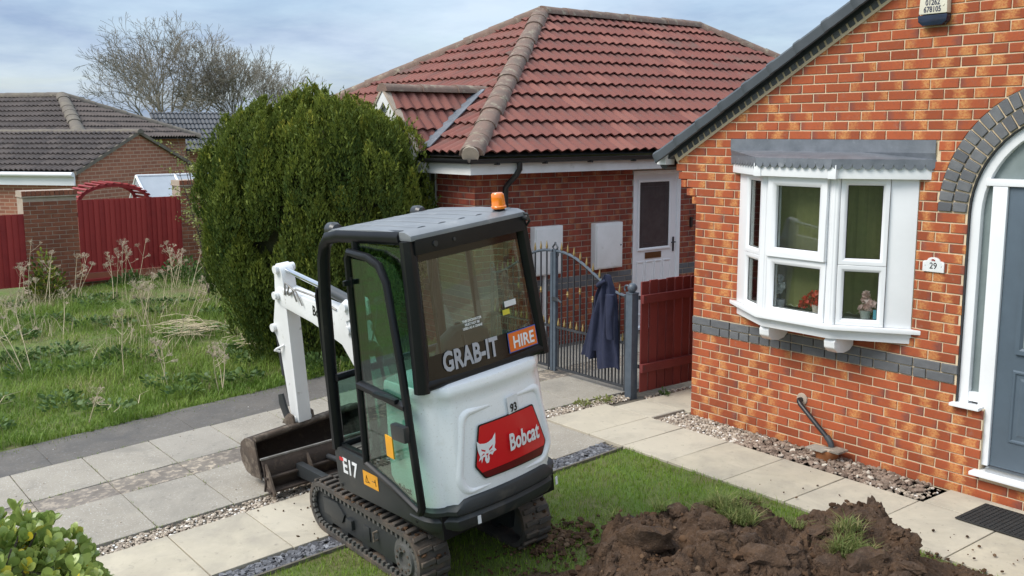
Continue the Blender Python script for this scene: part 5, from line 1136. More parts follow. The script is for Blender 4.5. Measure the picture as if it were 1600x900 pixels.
def weed(x, y, h, lean, az, kind_):
    z = gz(y)-.02; near = 'close to the red fence' if x < -9 else ('by the driveway edge' if x > -5.6 else 'in mid garden')
    t = thing('dried_weed', ('tall' if h > .72 else 'short')+' dead straw weed '+near+', '+ORD[kind_]+' stalk from the left picture edge', 'weed', (x, y, z), 'dead weed stalks in the overgrown garden')
    mb = MB(); hd = MB(); d = Vector((math.cos(az)*lean, math.sin(az)*lean, 1)).normalized(); b = Vector((x, y, z))
    ns = rng.randint(1, 3)
    for s_ in range(ns):
        dd = (d+Vector((rng.gauss(0,.2), rng.gauss(0,.2), 0))).normalized(); hh = h*rng.uniform(.75, 1.05); o = b+Vector((rng.gauss(0,.04), rng.gauss(0,.04), 0))
        tip = o+dd*hh; mid = o+dd*hh*.5+Vector((rng.gauss(0,.015), rng.gauss(0,.015), 0)); mb.tube([o, mid, tip], [.0055,.0045,.003], 4)
        for br in range(rng.randint(2, 4)):
            q = rng.uniform(.55, .9); p = o.lerp(tip, q); e = Vector((rng.gauss(0,1), rng.gauss(0,1), rng.uniform(.6,1.4))).normalized(); ln = h*rng.uniform(.12,.25); p2 = p+e*ln
            mb.tube([p, p.lerp(p2,.5)+Vector((0,0,-.01)), p2], [.0028,.0022,.0018], 3); umb(hd, p2, e, rng.uniform(.035,.08))
        umb(hd, tip, dd, rng.uniform(.07,.13))
    mb.build('stem', 'straw', t); hd.build('seed_head', 'strawhead', t, kind='stuff')
def umb(hd, p, d, r0):
    r0 *= .8
    for i in range(rng.randint(9, 13)):
        e = (d*1.1+Vector((rng.gauss(0,.6), rng.gauss(0,.6), rng.gauss(0,.35)))).normalized(); q = p+e*r0*rng.uniform(.8,1.15); hd.tube([p, q], [.0018,.0014], 3, caps=False)
        for j in range(4):
            e2 = (e+Vector((rng.gauss(0,.8), rng.gauss(0,.8), rng.gauss(0,.6)))).normalized(); q2 = q+e2*r0*.35; hd.tube([q, q2], [.0013,.0018], 3, caps=False)
W = [(-6.61,-4.46,.85,.35,3.6),(-6.5,-4.4,.8,.2,1.9),(-9.41,-4.1,.6,.2,4),(-11.32,-3.13,.8,.15,1),(-6.87,-3.72,.6,.2,2),(-5.45,-3.6,.7,.35,3.9),(-5.08,-3.61,.55,.2,3),(-9.41,-1.92,.7,.2,1),(-11.8,-1.5,.75,.1,0),(-9.06,-1.64,.9,.25,2.6),(-6.47,-2.75,.45,.2,1.5),(-4.85,-3.4,.5,.1,1.2),(-6.26,-3.77,.7,.45,3.7),(-4.1,-4.5,.35,.2,1),(-8.02,-1.92,.6,.3,0.5),(-11.77,-1.8,.7,.2,2),(-9.05,-3.8,.65,.15,4),(-8.73,-3.53,.7,.2,3.5),(-11.9,-3.5,.7,.2,2),(-9.4,-1.3,.8,.2,1),(-7.67,-2.64,.7,.15,2),(-4.15,-3.0,.42,.1,1.2),(-10.6,-2.26,.75,.15,1),(-11.19,-2.71,.7,.2,.5),(-9.76,-1.59,.85,.25,2.2),(-10.9,-1.2,.7,.2,2.6),(-12.0,-3.3,.9,.15,1.4),(-7.3,-4.7,.7,.3,3.4),(-10.0,-3.6,.6,.2,.5),(-11.5,-.9,.7,.2,3),(-8.6,-2.4,.6,.3,1.2)]
W = [q for q in W if not (q[0] > -7 and q[1] < -3.2) or q[0] in (-6.61,-5.45,-4.85,-4.1)]
W0 = [(-5.9,-4.9,.6,.4,3.3),(-7.9,-3.9,.75,.2,2.2),(-7.2,-3.2,.6,.25,.9),(-8.4,-4.4,.7,.3,4.2),(-10.3,-2.9,.75,.2,1.6),(-11.9,-2.2,.8,.15,2.4),(-6.0,-3.1,.5,.3,1.0),(-12.1,-.8,.8,.1,.4),(-10.9,-3.9,.7,.2,3.9),(-5.2,-4.5,.5,.3,2.8),(-7.0,-2.3,.6,.3,.6),(-9.9,-4.3,.65,.25,4.0)]
W.sort(key=lambda a: px((a[0], a[1], gz(a[1])))[0])
for i, a in enumerate(W): weed(a[0], a[1], a[2]*1.05, a[3], a[4], i)
def straw_pile(x, y, n, ln, az, spread, label):
    mb = MB(); z = gz(y)+.06
    for i in range(n):
        a = az+rng.gauss(0, spread); l_ = ln*rng.uniform(.5, 1.1); o = Vector((x+rng.gauss(0,.22), y+rng.gauss(0,.14), z+rng.uniform(0,.14))); d = Vector((math.cos(a), math.sin(a), rng.gauss(0,.10)))*l_*.5
        mb.tube([o-d, o-d*.3+Vector((rng.gauss(0,.03), rng.gauss(0,.03), rng.uniform(-.01,.06))), o+d*.4+Vector((rng.gauss(0,.03), rng.gauss(0,.03), rng.uniform(-.01,.06))), o+d], [.0034,.003,.0026,.0016], 3)
    tag(mb.build('fallen_stalks', 'straw', kind='stuff'), label, 'stalks')
straw_pile(-6.9, -2.3, 42, .65, .75, .7, 'heap of flattened dead stalks lying in the rough grass')
n = 5200; gx_ = -12.3+nr.random(n)**1.6*6.5; gy_ = -6.0+nr.random(n)*5.6; Pd = np.stack([gx_, gy_, gzv(gy_)], 1); ok_ = np.sin(gx_*2.1+gy_)*np.sin(gy_*1.7-gx_)+.3*nr.random(n) > .12
M['deadgrass'] = leaf_mat('dead_grass_stems', (.36,.29,.18), (.56,.47,.32), None, .8, .2)
tag(blades('dead_grass', Pd[ok_], (.08,.30), .006, 'deadgrass', 1.4), 'straw coloured dead grass stems matted between the weeds near the red fence', 'dead grass')
straw_pile(-5.5, -2.0, 22, .5, .6, .8, 'few broken dead stalks lying by the conifer')
straw_pile(-4.15, -4.15, 3, .35, 2.6, .3, 'broken stalks lying at the grass edge by the dark paving')
straw_pile(-4.8, -5.0, 3, .4, 2.0, .3, 'pale fallen stalks near the left end of the grass')
def ground_weeds():
    P = []; D = []
    for i in range(75):
        x = rng.uniform(-11.5, -4.2); y = rng.uniform(-6.5, -.6); r0 = rng.uniform(.08, .32)
        for j in range(int(40+r0*150)):
            a = rng.uniform(0, 6.28); q = r0*rng.random()**.5; P.append((x+q*math.cos(a), y+q*math.sin(a), gz(y)+rng.uniform(.02,.09))); D.append((math.cos(a), math.sin(a), rng.uniform(.1,.9)))
    o = link('ground_weeds', leaf_cloud(P, D, (.03,.075), .6), 'weed', None, 'stuff'); tag(o, 'low green broad leaved weeds scattered through the rough grass', 'weeds')
ground_weeds()
def low_plant(name, x, y, r0, h, n, size, m, label, cat='plant', z=None):
    z = gz(y) if z is None else z; t = thing(name, label, cat, (x, y, z)); P = []; D = []
    for i in range(n):
        d = Vector((rng.gauss(0,1), rng.gauss(0,1), abs(rng.gauss(0,.8)))).normalized(); o = Vector((x+d.x*r0*rng.random()**.5, y+d.y*r0*rng.random()**.5, z+d.z*h*rng.uniform(.3,1))); P.append(o); D.append(d+Vector((0,0,.3)))
    link('leaves', leaf_cloud(P, D, size, .6), m, t); mb = MB()
    for i in range(8): a = 6.28*i/8; mb.tube([(x, y, z-.03), (x+math.cos(a)*r0*.6, y+math.sin(a)*r0*.6, z+h*.5)], [.005,.003], 4)
    mb.build('stems', m, t, kind='stuff')
low_plant('leafy_weed', -4.0, -1.95, .28, .22, 260, (.03,.07), 'weed', 'green leafy weed at the foot of the conifer behind the digger arm', 'weed')
low_plant('leafy_weed', -3.85, -1.45, .22, .18, 180, (.03,.07), 'weed', 'green leafy weed on the paving edge right of the conifer foot', 'weed')
low_plant('leafy_weed', -6.5, -3.45, .28, .14, 160, (.04,.08), 'weed', 'dark green dock clump in the middle of the rough grass', 'weed')
low_plant('leafy_weed', -7.3, -4.5, .3, .14, 160, (.04,.08), 'weed', 'dark green leaf clump at the left of the rough grass', 'weed')
low_plant('leafy_weed', -.86, -.62, .10, .05, 90, (.012,.03), 'pale_leaf', 'small bright green weed in the pebbles left of the gate post', 'weed')
low_plant('leafy_weed', -.84, -.36, .12, .055, 110, (.012,.03), 'pale_leaf', 'bright green weed in the pebbles nearest the gate post', 'weed')
low_plant('leafy_weed', -.62, .28, .06, .07, 50, (.015,.035), 'weed', 'tiny green weed at the foot of the red fence', 'weed')
low_plant('ivy_bush', -11.9, -3.0, .34, .85, 700, (.04,.08), 'conifer', 'dark round ivy bush in front of the left brick pier', 'bush')
low_plant('ground_shrub', -11.6, -.7, .55, .45, 620, (.04,.09), 'weed', 'low green shrub at the foot of the right brick pier', 'bush')
low_plant('ground_shrub', -10.7, -.2, .5, .5, 620, (.04,.09), 'weed', 'low green shrub left of the conifer base', 'bush')
low_plant('ground_shrub', -12.0, -1.6, .35, .25, 300, (.04,.09), 'weed', 'low green growth under the red fence panel', 'bush')
def sparse_shrub():
    b = Vector((-9.6, -1.05, 0)); t = thing('spring_shrub', 'thin shrub with sparse pale green new leaves left of the conifer', 'shrub', b); mb = MB(); P = []; D = []
    for i in range(11):
        a = rng.uniform(0, 6.28); h = rng.uniform(1.7, 2.75); e = b+Vector((math.cos(a)*.42, math.sin(a)*.45, h)); m_ = b+Vector((math.cos(a)*.12, math.sin(a)*.12, h*.5)); mb.tube([b, m_, e], [.014,.009,.003], 5)
        for j in range(10):
            q = rng.uniform(.35, 1); p = (m_.lerp(e, (q-.5)*2) if q > .5 else b.lerp(m_, q*2)); d = Vector((rng.gauss(0,1), rng.gauss(0,1), .5)).normalized(); p2 = p+d*rng.uniform(.15,.4); mb.tube([p, p2], [.004,.002], 4)
            for k in range(16): P.append(p.lerp(p2, rng.uniform(.3,1))+Vector((rng.gauss(0,.03), rng.gauss(0,.03), rng.gauss(0,.025)))); D.append(Vector((rng.gauss(0,1), rng.gauss(0,1), rng.gauss(0,.5))))
    mb.build('branches', 'bark', t); link('leaves', leaf_cloud(P, D, (.03,.055), .55), 'pale_leaf', t)
sparse_shrub()
def bare_tree(base, H, spread, label, seed, n1=7, dens=1.0, m='twig'):
    rg = random.Random(seed); t = thing('bare_tree', label, 'tree', base, 'bare trees behind the houses'); tr = MB(); tw = MB()
    def grow(p, d, ln, r0, lvl):
        k = 3 if lvl < 3 else 2; pts = [p]; dd = d.copy()
        for i in range(k):
            dd = (dd+Vector((rg.gauss(0,.13), rg.gauss(0,.13), rg.gauss(0,.09)+.035))).normalized(); pts.append(pts[-1]+dd*ln/k)
        r1 = r0*.62; rs = [max(.009, r0+(r1-r0)*i/k) for i in range(k+1)]; (tr if lvl < 2 else tw).tube(pts, rs, 6 if lvl < 2 else 3, caps=False)
        if lvl >= 8: return
        nch = 3 if lvl < 5 else 2
        for i in range(nch):
            a = rg.uniform(0, 6.283); ax_ = dd.orthogonal().normalized(); ax_.rotate(Matrix.Rotation(a, 3, dd)); sp = rg.uniform(.3, .62+.05*lvl)*spread
            nd = (dd*math.cos(sp)+ax_*math.sin(sp)+Vector((0,0,.02))).normalized(); s0 = pts[-1] if i < 2 else pts[-2]
            grow(s0, nd, ln*rg.uniform(.62,.82), r1*rg.uniform(.72,.9) if i else r1*.92, lvl+1)
    b = Vector(base); tr.tube([b, b+Vector((0,0,H*.16))], [H*.030, H*.025], 8)
    for i in range(n1):
        a = 6.283*i/n1+rg.uniform(-.3,.3); sp = rg.uniform(.25, .95)*spread; d = Vector((math.cos(a)*math.sin(sp), math.sin(a)*math.sin(sp), math.cos(sp))); grow(b+Vector((0,0,H*.15)), d, H*.27, H*.012, 1)
    tr.build('trunk', 'twig', t, smooth=60); tw.build('crown', m, t)
bare_tree((-54.8,13.9,0.2), 8.6, .84, 'wide spreading bare tree behind the grey roofed house', 3, 8)
bare_tree((-52.6,17.7,0.2), 7.2, .66, 'smaller pale bare tree rising above the conifer', 14, 8)

# ================================================================== SOIL HEAP
from mathutils import noise as mn
p0 = Vector((1.95, -2.95, 0)); ea = Vector((.65, .76, 0)); eb = Vector((.76, -.65, 0))
HA = [(-.7,0),(-.4,.04),(-.2,.08),(-.07,.15),(.0,.38),(.12,.46),(.4,.47),(.62,.51),(.9,.49),(1.02,.42),(1.14,.36),(1.26,.46),(1.45,.52),(1.66,.50),(1.74,.34),(1.80,.12),(2.0,.07),(2.2,.055),(2.4,0)]
def lerp_t(tb, q):
    if q <= tb[0][0]: return tb[0][1]
    for (a, x), (b, y) in zip(tb, tb[1:]):
        if q <= b: return x+(y-x)*(q-a)/(b-a)
    return tb[-1][1]
HB = [(-.16,0),(-.08,.55),(.0,.9),(.12,1.0),(.45,.92),(.85,.75),(1.25,.5),(1.7,0)]
def heap_h(x, y):
    d = Vector((x, y, 0))-p0; a = d.dot(ea); b = d.dot(eb); wob = .07*mn.noise(Vector((a*2.1, b*2.1, 3.0)))+.035*mn.noise(Vector((a*6, b*6, 1.0)))
    base = lerp_t(HA, a+wob)*lerp_t(HB, b+wob)
    if base <= 0: return 0
    v = Vector((x, y, 0)); n1_ = mn.noise(v*4.2+Vector((5,1,2))); n2_ = abs(mn.noise(v*9+Vector((1,7,3)))); n3_ = abs(mn.noise(v*21)); n4_ = mn.noise(v*47)
    k = min(1, base/.12)
    crag = abs(mn.noise(v*3.0+Vector((9,2,4))))
    return max(0, base+k*(.07*n1_-.11*(crag-.22)+.065*(n2_-.22)+.05*(n3_-.22)+.03*n4_+.02*abs(mn.noise(v*33+Vector((4,4,1))))))
heap = thing('soil_heap', 'heap of dark brown dug soil with torn turf on the lawn', 'soil heap', (2.6, -2.5, -.1))
gx0, gx1, gy0_, gy1_ = 1.2, 4.6, -4.6, -1.3; nxh, nyh = 300, 290; V = []; keep = []
for j in range(nyh):
    for i in range(nxh):
        x = gx0+(gx1-gx0)*i/(nxh-1); y = gy0_+(gy1_-gy0_)*j/(nyh-1); h = heap_h(x, y); keep.append(h > .006)
        o3 = mn.noise_vector(Vector((x*12, y*12, h*12)))*min(.022, h*.15); V.append((x+o3.x, y+o3.y, gz(y)-.012+h+o3.z*.6))
F = [(j*nxh+i, j*nxh+i+1, (j+1)*nxh+i+1, (j+1)*nxh+i) for j in range(nyh-1) for i in range(nxh-1) if keep[j*nxh+i] or keep[j*nxh+i+1] or keep[(j+1)*nxh+i] or keep[(j+1)*nxh+i+1]]
me = bpy.data.meshes.new('soil'); me.from_pydata(V, [], F); bm = bmesh.new(); bm.from_mesh(me); bmesh.ops.delete(bm, geom=[v for v in bm.verts if not v.link_faces], context='VERTS'); bm.to_mesh(me); bm.free(); finish(me, 75)
link('soil', me, 'soil', heap)
M['clod'] = leaf_mat('soil_clods', (.038,.021,.012), (.095,.053,.029), (.14,.09,.055), .95, 0, .2)
P = []
while len(P) < 1500:
    x = rng.uniform(1.3, 4.2); y = rng.uniform(-4.3, -1.25); h = heap_h(x, y)
    if h > .03: P.append((x, y, gz(y)+h+rng.uniform(-.012,.006)))
stones('clods', np.array(P), (.003,.011), 'clod', .8, heap, 1.2)
P = []
while len(P) < 260:
    x = rng.uniform(1.5, 4.0); y = rng.uniform(-4.0, -1.3); h = heap_h(x, y)
    if h > .05: P.append((x, y, gz(y)+h-.008))
P2 = []
while len(P2) < 95:
    x = rng.uniform(1.7, 3.6); y = rng.uniform(-3.6, -1.45); h = heap_h(x, y)
    if h > .12: P2.append((x, y, gz(y)+h-.02))
def chunks(name, P, size, m, par):
    bm0 = bmesh.new(); bmesh.ops.create_icosphere(bm0, subdivisions=3, radius=1); vs0 = [v.co.copy() for v in bm0.verts]; fs0 = [tuple(v.index for v in f.verts) for f in bm0.faces]; bm0.free()
    for p in P:
        s = rng.uniform(*size); sc3 = Vector((rng.uniform(.8,1.4), rng.uniform(.7,1.1), rng.uniform(.5,.8)))*s; of = Vector((rng.random()*50, rng.random()*50, 0)); q = MB(); rt = Matrix.Rotation(rng.uniform(0,6.28), 3, 'Z') @ Matrix.Rotation(rng.gauss(0,.4), 3, 'X')
        vv_ = []
        for v in vs0:
            c_ = mn.cell(v*1.6+of)*.16; d = 1+.38*mn.noise(v*1.3+of)+.34*abs(mn.noise(v*2.6+of))+.12*mn.noise(v*6+of)+.08*mn.noise(v*13+of)+c_*.5
            w3 = v*d; w3 = Vector((w3.x*sc3.x, w3.y*sc3.y, w3.z*sc3.z)); vv_.append(rt @ w3+Vector(p))
        q.add(vv_, fs0); q.build(name, m, par, smooth=40)
chunks('clod', P2[:80], (.025,.08), 'soil', heap); chunks('clod', P2[80:], (.08,.14), 'soil', heap)
stones('lumps', np.array(P), (.012,.034), 'clod', .6, heap, 1.2)
P = []
while len(P) < 420:
    a = rng.uniform(-.9, 2.1); b = rng.uniform(-.45, .25); q = p0+ea*a+eb*b
    if heap_h(q.x, q.y) < .02 and q.y < -1.25: P.append((q.x, q.y, gz(q.y)+.012))
for i in range(150): q = Vector((rng.uniform(3.0,3.75), rng.uniform(-1.55,-1.2), 0)); P.append((q.x, q.y, gz(q.y)+.012))
stones('scattered_crumbs', np.array(P), (.004,.015), 'clod', .7, heap, 1.2)
P = [(rng.uniform(2.9,3.6), rng.uniform(-1.15,-.75), .006) for _ in range(16)]+[(rng.uniform(1.5,2.6), rng.uniform(-1.1,-.5), .005) for _ in range(9)]+[(rng.uniform(-.7,.1), y_, gz(y_)+.005) for y_ in (rng.uniform(-4.2,-3.4) for _ in range(24))]
tag(stones('soil_crumbs', np.array(P), (.004,.013), 'clod', .7), 'few dark soil crumbs dropped on the cream slabs', 'soil')
def tuft(x, y, r0, n, h, lean=2.2):
    h = (h[0]*.6, h[1]*.72)
    a = nr.uniform(0, 6.283, n); q = np.sqrt(nr.random(n))*r0; X = x+q*np.cos(a); Y = y+q*np.sin(a)*.7; Z = np.array([gz(b)+heap_h(a_, b) for a_, b in zip(X, Y)])+.015
    blades('turf_tuft', np.stack([X, Y, Z], 1), h, .0045, 'turfgrass', lean, heap)
for x, y, r0, n, h in ((2.62,-2.52,.13,700,(.05,.12)),(3.16,-2.20,.09,300,(.04,.10)),(2.55,-2.30,.07,200,(.03,.08)),(2.18,-2.72,.05,90,(.05,.12)),(2.36,-2.47,.13,620,(.04,.11)),(2.05,-2.60,.06,140,(.04,.10)),(3.30,-2.28,.08,260,(.05,.11)),(2.42,-2.52,.07,200,(.04,.11)),(2.17,-2.62,.05,80,(.04,.10)),(2.42,-2.22,.06,160,(.03,.08)),(2.80,-2.20,.06,120,(.03,.07)),(3.24,-2.36,.09,330,(.05,.11)),(2.02,-2.98,.05,60,(.03,.09))): tuft(x, y, r0, n, h)
mb = MB(); bs = Vector((2.08,-2.79,gz(-2.79)+.36)); secs = []
for i in range(7):
    q = i/6; secs.append([(bs.x+.02+.10*q+(j/6-.5)*.16+.02*math.sin(j+q*3), bs.y-.03-.11*q+(j/6-.5)*.12, bs.z+.05-.17*q*q+.03*math.sin(j*1.3+q*4)-.05*(j/6-.4)**2) for j in range(7)])
mb.sweep(secs, False, False); fs_ = mb.build('membrane_scrap', None, None, smooth=60) if False else None
M['membrane'] = pm('weathered_membrane', (.06,.046,.04), (.045,.034,.03), 10, .8, .3, 60)
fs_ = mb.build('membrane_scrap', 'membrane', None, smooth=60); fs_.modifiers.new('s', 'SOLIDIFY').thickness = .004; tag(fs_, 'scrap of dark brown ground membrane sticking out of the soil heap', 'membrane')
P = np.array([(rng.gauss(1.32,.13), rng.gauss(-2.78,.14), 0) for _ in range(260)]); P[:, 2] = gzv(P[:, 1])+.01
tag(stones('churned_soil', P, (.006,.03), 'clod', .6), 'churned soil and moss beside the far rubber track', 'soil')

# ================================================================== MINI EXCAVATOR
M['exwhite'] = pm('white_machine_paint', (.84,.85,.86), (.80,.81,.82), 1.6, .26, .02, 30, coat=.3, c3=(.66,.64,.60), s3=3.5, lo3=.66, hi3=.86, stain=((.50,.44,.36), 11, .70, .80))
M['exdark'] = pm('charcoal_machine_paint', (.022,.025,.027), (.032,.034,.035), 3, .45, .05, 60, spec=.35, c3=(.075,.068,.058), s3=5, lo3=.6, hi3=.8)
M['exblack'] = pm('black_cab_frame', (.007,.0075,.009), (.011,.0115,.0125), 4, .38, .03, 60, spec=.25, c3=(.022,.020,.018), s3=7, lo3=.62, hi3=.8)
M['roofgrey'] = pm('grey_cab_roof', (.15,.16,.172), (.19,.20,.21), 4, .4, .04, 40, c3=(.33,.33,.33), s3=7, lo3=.6, hi3=.8)
M['trackrubber'] = pm('dusty_track_rubber', (.045,.040,.035), (.075,.065,.055), 6, .9, .5, 60, c3=(.13,.095,.068), s3=7, lo3=.46, hi3=.70)
M['trackside'] = pm('grey_dusty_track_edge', (.095,.095,.088), (.065,.062,.055), 6, .9, .4, 60, c3=(.12,.09,.065), s3=9, lo3=.55, hi3=.75)
M['rust'] = pm('rusty_worn_steel', (.10,.072,.052), (.055,.040,.030), 7, .85, .6, 45, c3=(.21,.17,.13), s3=9, lo3=.5, hi3=.68)
M['rustin'] = pm('soil_stained_steel', (.050,.034,.025), (.032,.022,.017), 7, .9, .7, 40, c3=(.085,.06,.042), s3=14, lo3=.55, hi3=.75)
M['wornsteel'] = pm('worn_bright_edge', (.30,.29,.27), (.2,.18,.16), 15, .5, .2, 60, metal=.5)
M['armwhite'] = pm('scuffed_white_arm', (.76,.77,.77), (.70,.70,.69), 2, .4, .08, 50, c3=(.28,.24,.2), s3=9, lo3=.64, hi3=.76)
M['chrome'] = pm('chrome_rod', (.75,.76,.77), None, 5, .14, metal=1)
M['greyhose'] = pm('dark_hose', (.03,.032,.035), None, 5, .5)
M['orange_lens'] = pm('orange_beacon_lens', (.85,.22,.01), (.75,.17,.008), 4, .15, coat=.5)
M['decalred'] = pm('red_decal', (.62,.008,.014), (.58,.007,.012), 3, .3, coat=.3)
M['decalwhite'] = pm('white_decal', (.82,.82,.83), None, 3, .35); M['decalgrey'] = pm('silver_decal', (.42,.42,.46), None, 3, .4)
M['decalorange'] = pm('orange_decal', (.78,.16,.015), None, 3, .35); M['decalyellow'] = pm('amber_decal', (.80,.36,.015), None, 3, .4); M['decalblack'] = pm('black_decal', (.012,.012,.012), None, 3, .4)
M['decalblue'] = pm('blue_decal', (.05,.12,.42), None, 3, .4); M['yellowsticker'] = pm('yellow_sticker', (.7,.6,.05), None, 3, .4); M['seatblack'] = pm('black_seat_vinyl', (.022,.024,.026), None, 8, .6, .2, 90)
M['floorgrey'] = pm('muddy_cab_mat', (.16,.15,.135), (.10,.09,.08), 7, .85, .4, 50); M['mirrorplastic'] = pm('dark_lamp_plastic', (.03,.032,.034), None, 5, .35)
EX_M = Matrix.Translation((.866,-3.41,-.150)) @ Matrix.Rotation(3.2004, 4, 'Z') @ Matrix.Rotation(-.108, 4, 'X')
ex = thing('mini_excavator', 'white mini excavator with black glazed cab and red logo panel parked on lawn', 'excavator', mat4=EX_M)
def stretch(mb):
    mb.v = [(x, y*(1-.11*(z-1.4)/.85) if y < 0 else y, z+.055*(z-1.4)/.85) if z > 1.4 and x < .58 else (x, y, z) for x, y, z in mb.v]
def xp(mb, name, m, par=None, split=False, **k):
    stretch(mb); return (mb.parts if split else mb.build)(name, m, par or ex, **k)
# ---- hood
def outline(d, z):
    """plan loop of the tail at inset d: from left front round the rear to right front"""
    w_ = .51-d; pts = [(-.20, w_), (-.46, w_)]
    for i in range(1, 8):
        a = math.pi/2*i/8; pts.append((-.46-(.20-d*.5)*math.sin(a)*.80, w_-.13*(1-math.cos(a))))
    for i in range(0, 17):
        y = (w_-.14)*(1-2*i/16); pts.append((-(.705-d-.24*y*y), y))
    for i in range(7, 0, -1):
        a = math.pi/2*i/8; pts.append((-.46-(.20-d*.5)*math.sin(a)*.80, -(w_-.13*(1-math.cos(a)))))
    pts += [(-.46, -w_), (-.20, -w_)]
    return [(x, y, z) for x, y in pts]
mb = MB(); mb.sweep([outline(.012,.60), outline(.0,.66), outline(.0,.80), outline(.008,1.05), outline(.022,1.25), outline(.028,1.305), outline(.016,1.325), outline(.016,1.36), outline(.024,1.385), outline(.06,1.398), outline(.12,1.402)])
hood = xp(mb, 'hood', 'exwhite', smooth=50)
def rs(y, z, off=0.0):
    """point on the rear face of the hood"""
    tb = [(.60,.012),(.66,0),(.80,0),(1.05,.008),(1.25,.022),(1.305,.028)]; d = lerp_t(tb, z); yy = min(abs(y), .37)
    x = -(.705-d-.24*y*y); return Vector((x-off, y, z))
def rear_patch(poly, off, th=.004, sub=14):
    """flat sticker polygon (y,z) laid on the curved rear face"""
    ys_ = [p[0] for p in poly]; y0, y1 = min(ys_), max(ys_); mb = MB(); q = [(p[0], p[1]) for p in poly]
    for i in range(sub):
        a, b = y0+(y1-y0)*i/sub, y0+(y1-y0)*(i+1)/sub
        c = clip_half(clip_half(q, 1, 0, b), -1, 0, -a)
        if len(c) >= 3 and area(c) > 1e-6: mb.add([rs(y, z, off) for y, z in c], [tuple(range(len(c)))])
    bmx = bmesh.new(); me = mb.mesh('decal'); bmx.from_mesh(me); bmesh.ops.remove_doubles(bmx, verts=bmx.verts, dist=1e-5); bmx.to_mesh(me); bmx.free(); return me
def rnd_poly(poly, r=.03, n=4):
    o = []
    for i in range(len(poly)):
        p = Vector(poly[i]); a = (Vector(poly[i-1])-p); b = (Vector(poly[(i+1)%len(poly)])-p); ra = min(r, a.length*.45, b.length*.45); a.normalize(); b.normalize()
        for k in range(n+1):
            t = k/n; o.append(tuple(p+a*ra*(1-t)**2+b*ra*t**2))
    return o
# embossed panel: a raised rim
pan = rnd_poly([(.27,1.205),(.345,.80),(.295,.715),(-.335,.715),(-.405,.80),(-.34,1.205)], .06, 5)
mb = MB(); n_ = len(pan); cy_ = sum(p[0] for p in pan)/n_; cz_ = sum(p[1] for p in pan)/n_; secs = [[], [], [], []]
for y, z in pan:
    d = Vector((y-cy_, z-cz_)).normalized()
    for k, (dd, of) in enumerate(((.035,-.004),(.012,.012),(-.012,.011),(-.03,-.004))): secs[k].append(rs(y+d.x*dd, min(1.29, z+d.y*dd), of))
vs = [p for s_ in secs for p in s_]; mb.add(vs, [(a*n_+i, a*n_+(i+1)%n_, (a+1)*n_+(i+1)%n_, (a+1)*n_+i) for a in range(3) for i in range(n_)]); xp(mb, 'embossed_rim', 'exwhite', hood, smooth=60)
logo = [(.092,1.117),(-.355,1.098),(-.45,.815),(-.415,.765),(.095,.765+.033),(.155,.875)]
logo = rnd_poly([(.175,1.105),(-.265,1.105),(-.352,.84),(-.305,.765),(.165,.775),(.228,.865)], .015, 3)
c0 = (-.06,.94); link('logo_border', rear_patch([(c0[0]+(y-c0[0])*1.035, c0[1]+(z-c0[1])*1.05) for y, z in logo], .012), 'decalblack', hood)
lg = link('logo_panel', rear_patch(logo, .0145), 'decalred', hood)
link('logo_fade', rear_patch(clip_half(logo, 0, 1, .815), .0155), None, hood).data.materials.append(pm('dark_red_decal', (.12,.004,.006), (.06,.003,.004), 4, .35))
def rear_T(y, z, off): p = rs(y, z, off); q = rs(y-.05, z, off); xx = (q-p).normalized(); return basis(p, xx, (0,0,1), xx.cross(Vector((0,0,1))))
def rear_text(txt, y, z, size, m, off, sx=.8, bold=.004, par=hood, tilt=0, space=1.0):
    me = text_mesh(txt, size, m, sx, bold, .0006, space); o = link('lettering', me, None, par, mw=rear_T(y, z, off) @ Matrix.Rotation(tilt, 4, 'Z')); return o
rear_text('Bobcat', -.155, .935, .150, 'decalwhite', .026, .62, .0042, space=1.02)
cat = [(-.075,.085),(-.052,.06),(-.02,.052),(.0,.05),(.022,.054),(.05,.066),(.078,.10),(.072,.03),(.062,.0),(.078,-.02),(.055,-.026),(.038,-.045),(.03,-.032),(.014,-.036),(.016,-.062),(.006,-.088),(-.012,-.088),(-.022,-.062),(-.018,-.04),(-.034,-.038),(-.05,-.075),(-.05,-.045),(-.072,-.055),(-.058,-.03),(-.066,-.004),(-.072,.02)]
T_ = rear_T(.145,.945,.019); mb = MB(); mb.prism([T_ @ Vector((x*.92, z*.92, 0)) for x, z in cat], T_.to_3x3() @ Vector((0,0,.001))); emb = xp(mb, 'cat_head_emblem', 'decalwhite', hood)
mb = MB()
for q in ([(-.048,.022),(-.012,.004),(-.016,-.006),(-.04,.006)], [(.05,.026),(.016,.004),(.02,-.006),(.044,.008)], [(-.012,-.022),(.01,-.022),(.003,-.034),(-.005,-.034)], [(-.003,-.036),(.001,-.036),(.0,-.055),(-.004,-.055)], [(-.03,-.012),(-.02,-.018),(-.05,-.028)], [(.03,-.012),(.022,-.018),(.052,-.016)]): mb.prism([T_ @ Vector((x*.92, z*.92, .0012)) for x, z in q], T_.to_3x3() @ Vector((0,0,.0008)))
xp(mb, 'emblem_feature', 'decalred', hood, split=True)
mb = MB(); Tn = rear_T(-.10,1.165,.015); mb.box(-.045, .045, -.052, .058, 0, .002, Tn @ Matrix.Rotation(.06, 4, 'Z')); xp(mb, 'number_sticker', 'decalwhite', hood)
rear_text('93', -.102, 1.143, .074, 'decalblack', .0185, .8, .002, tilt=.06); rear_text('Tools', -.115, 1.20, .022, 'decalblue', .0185, .8, .0004, tilt=.06)
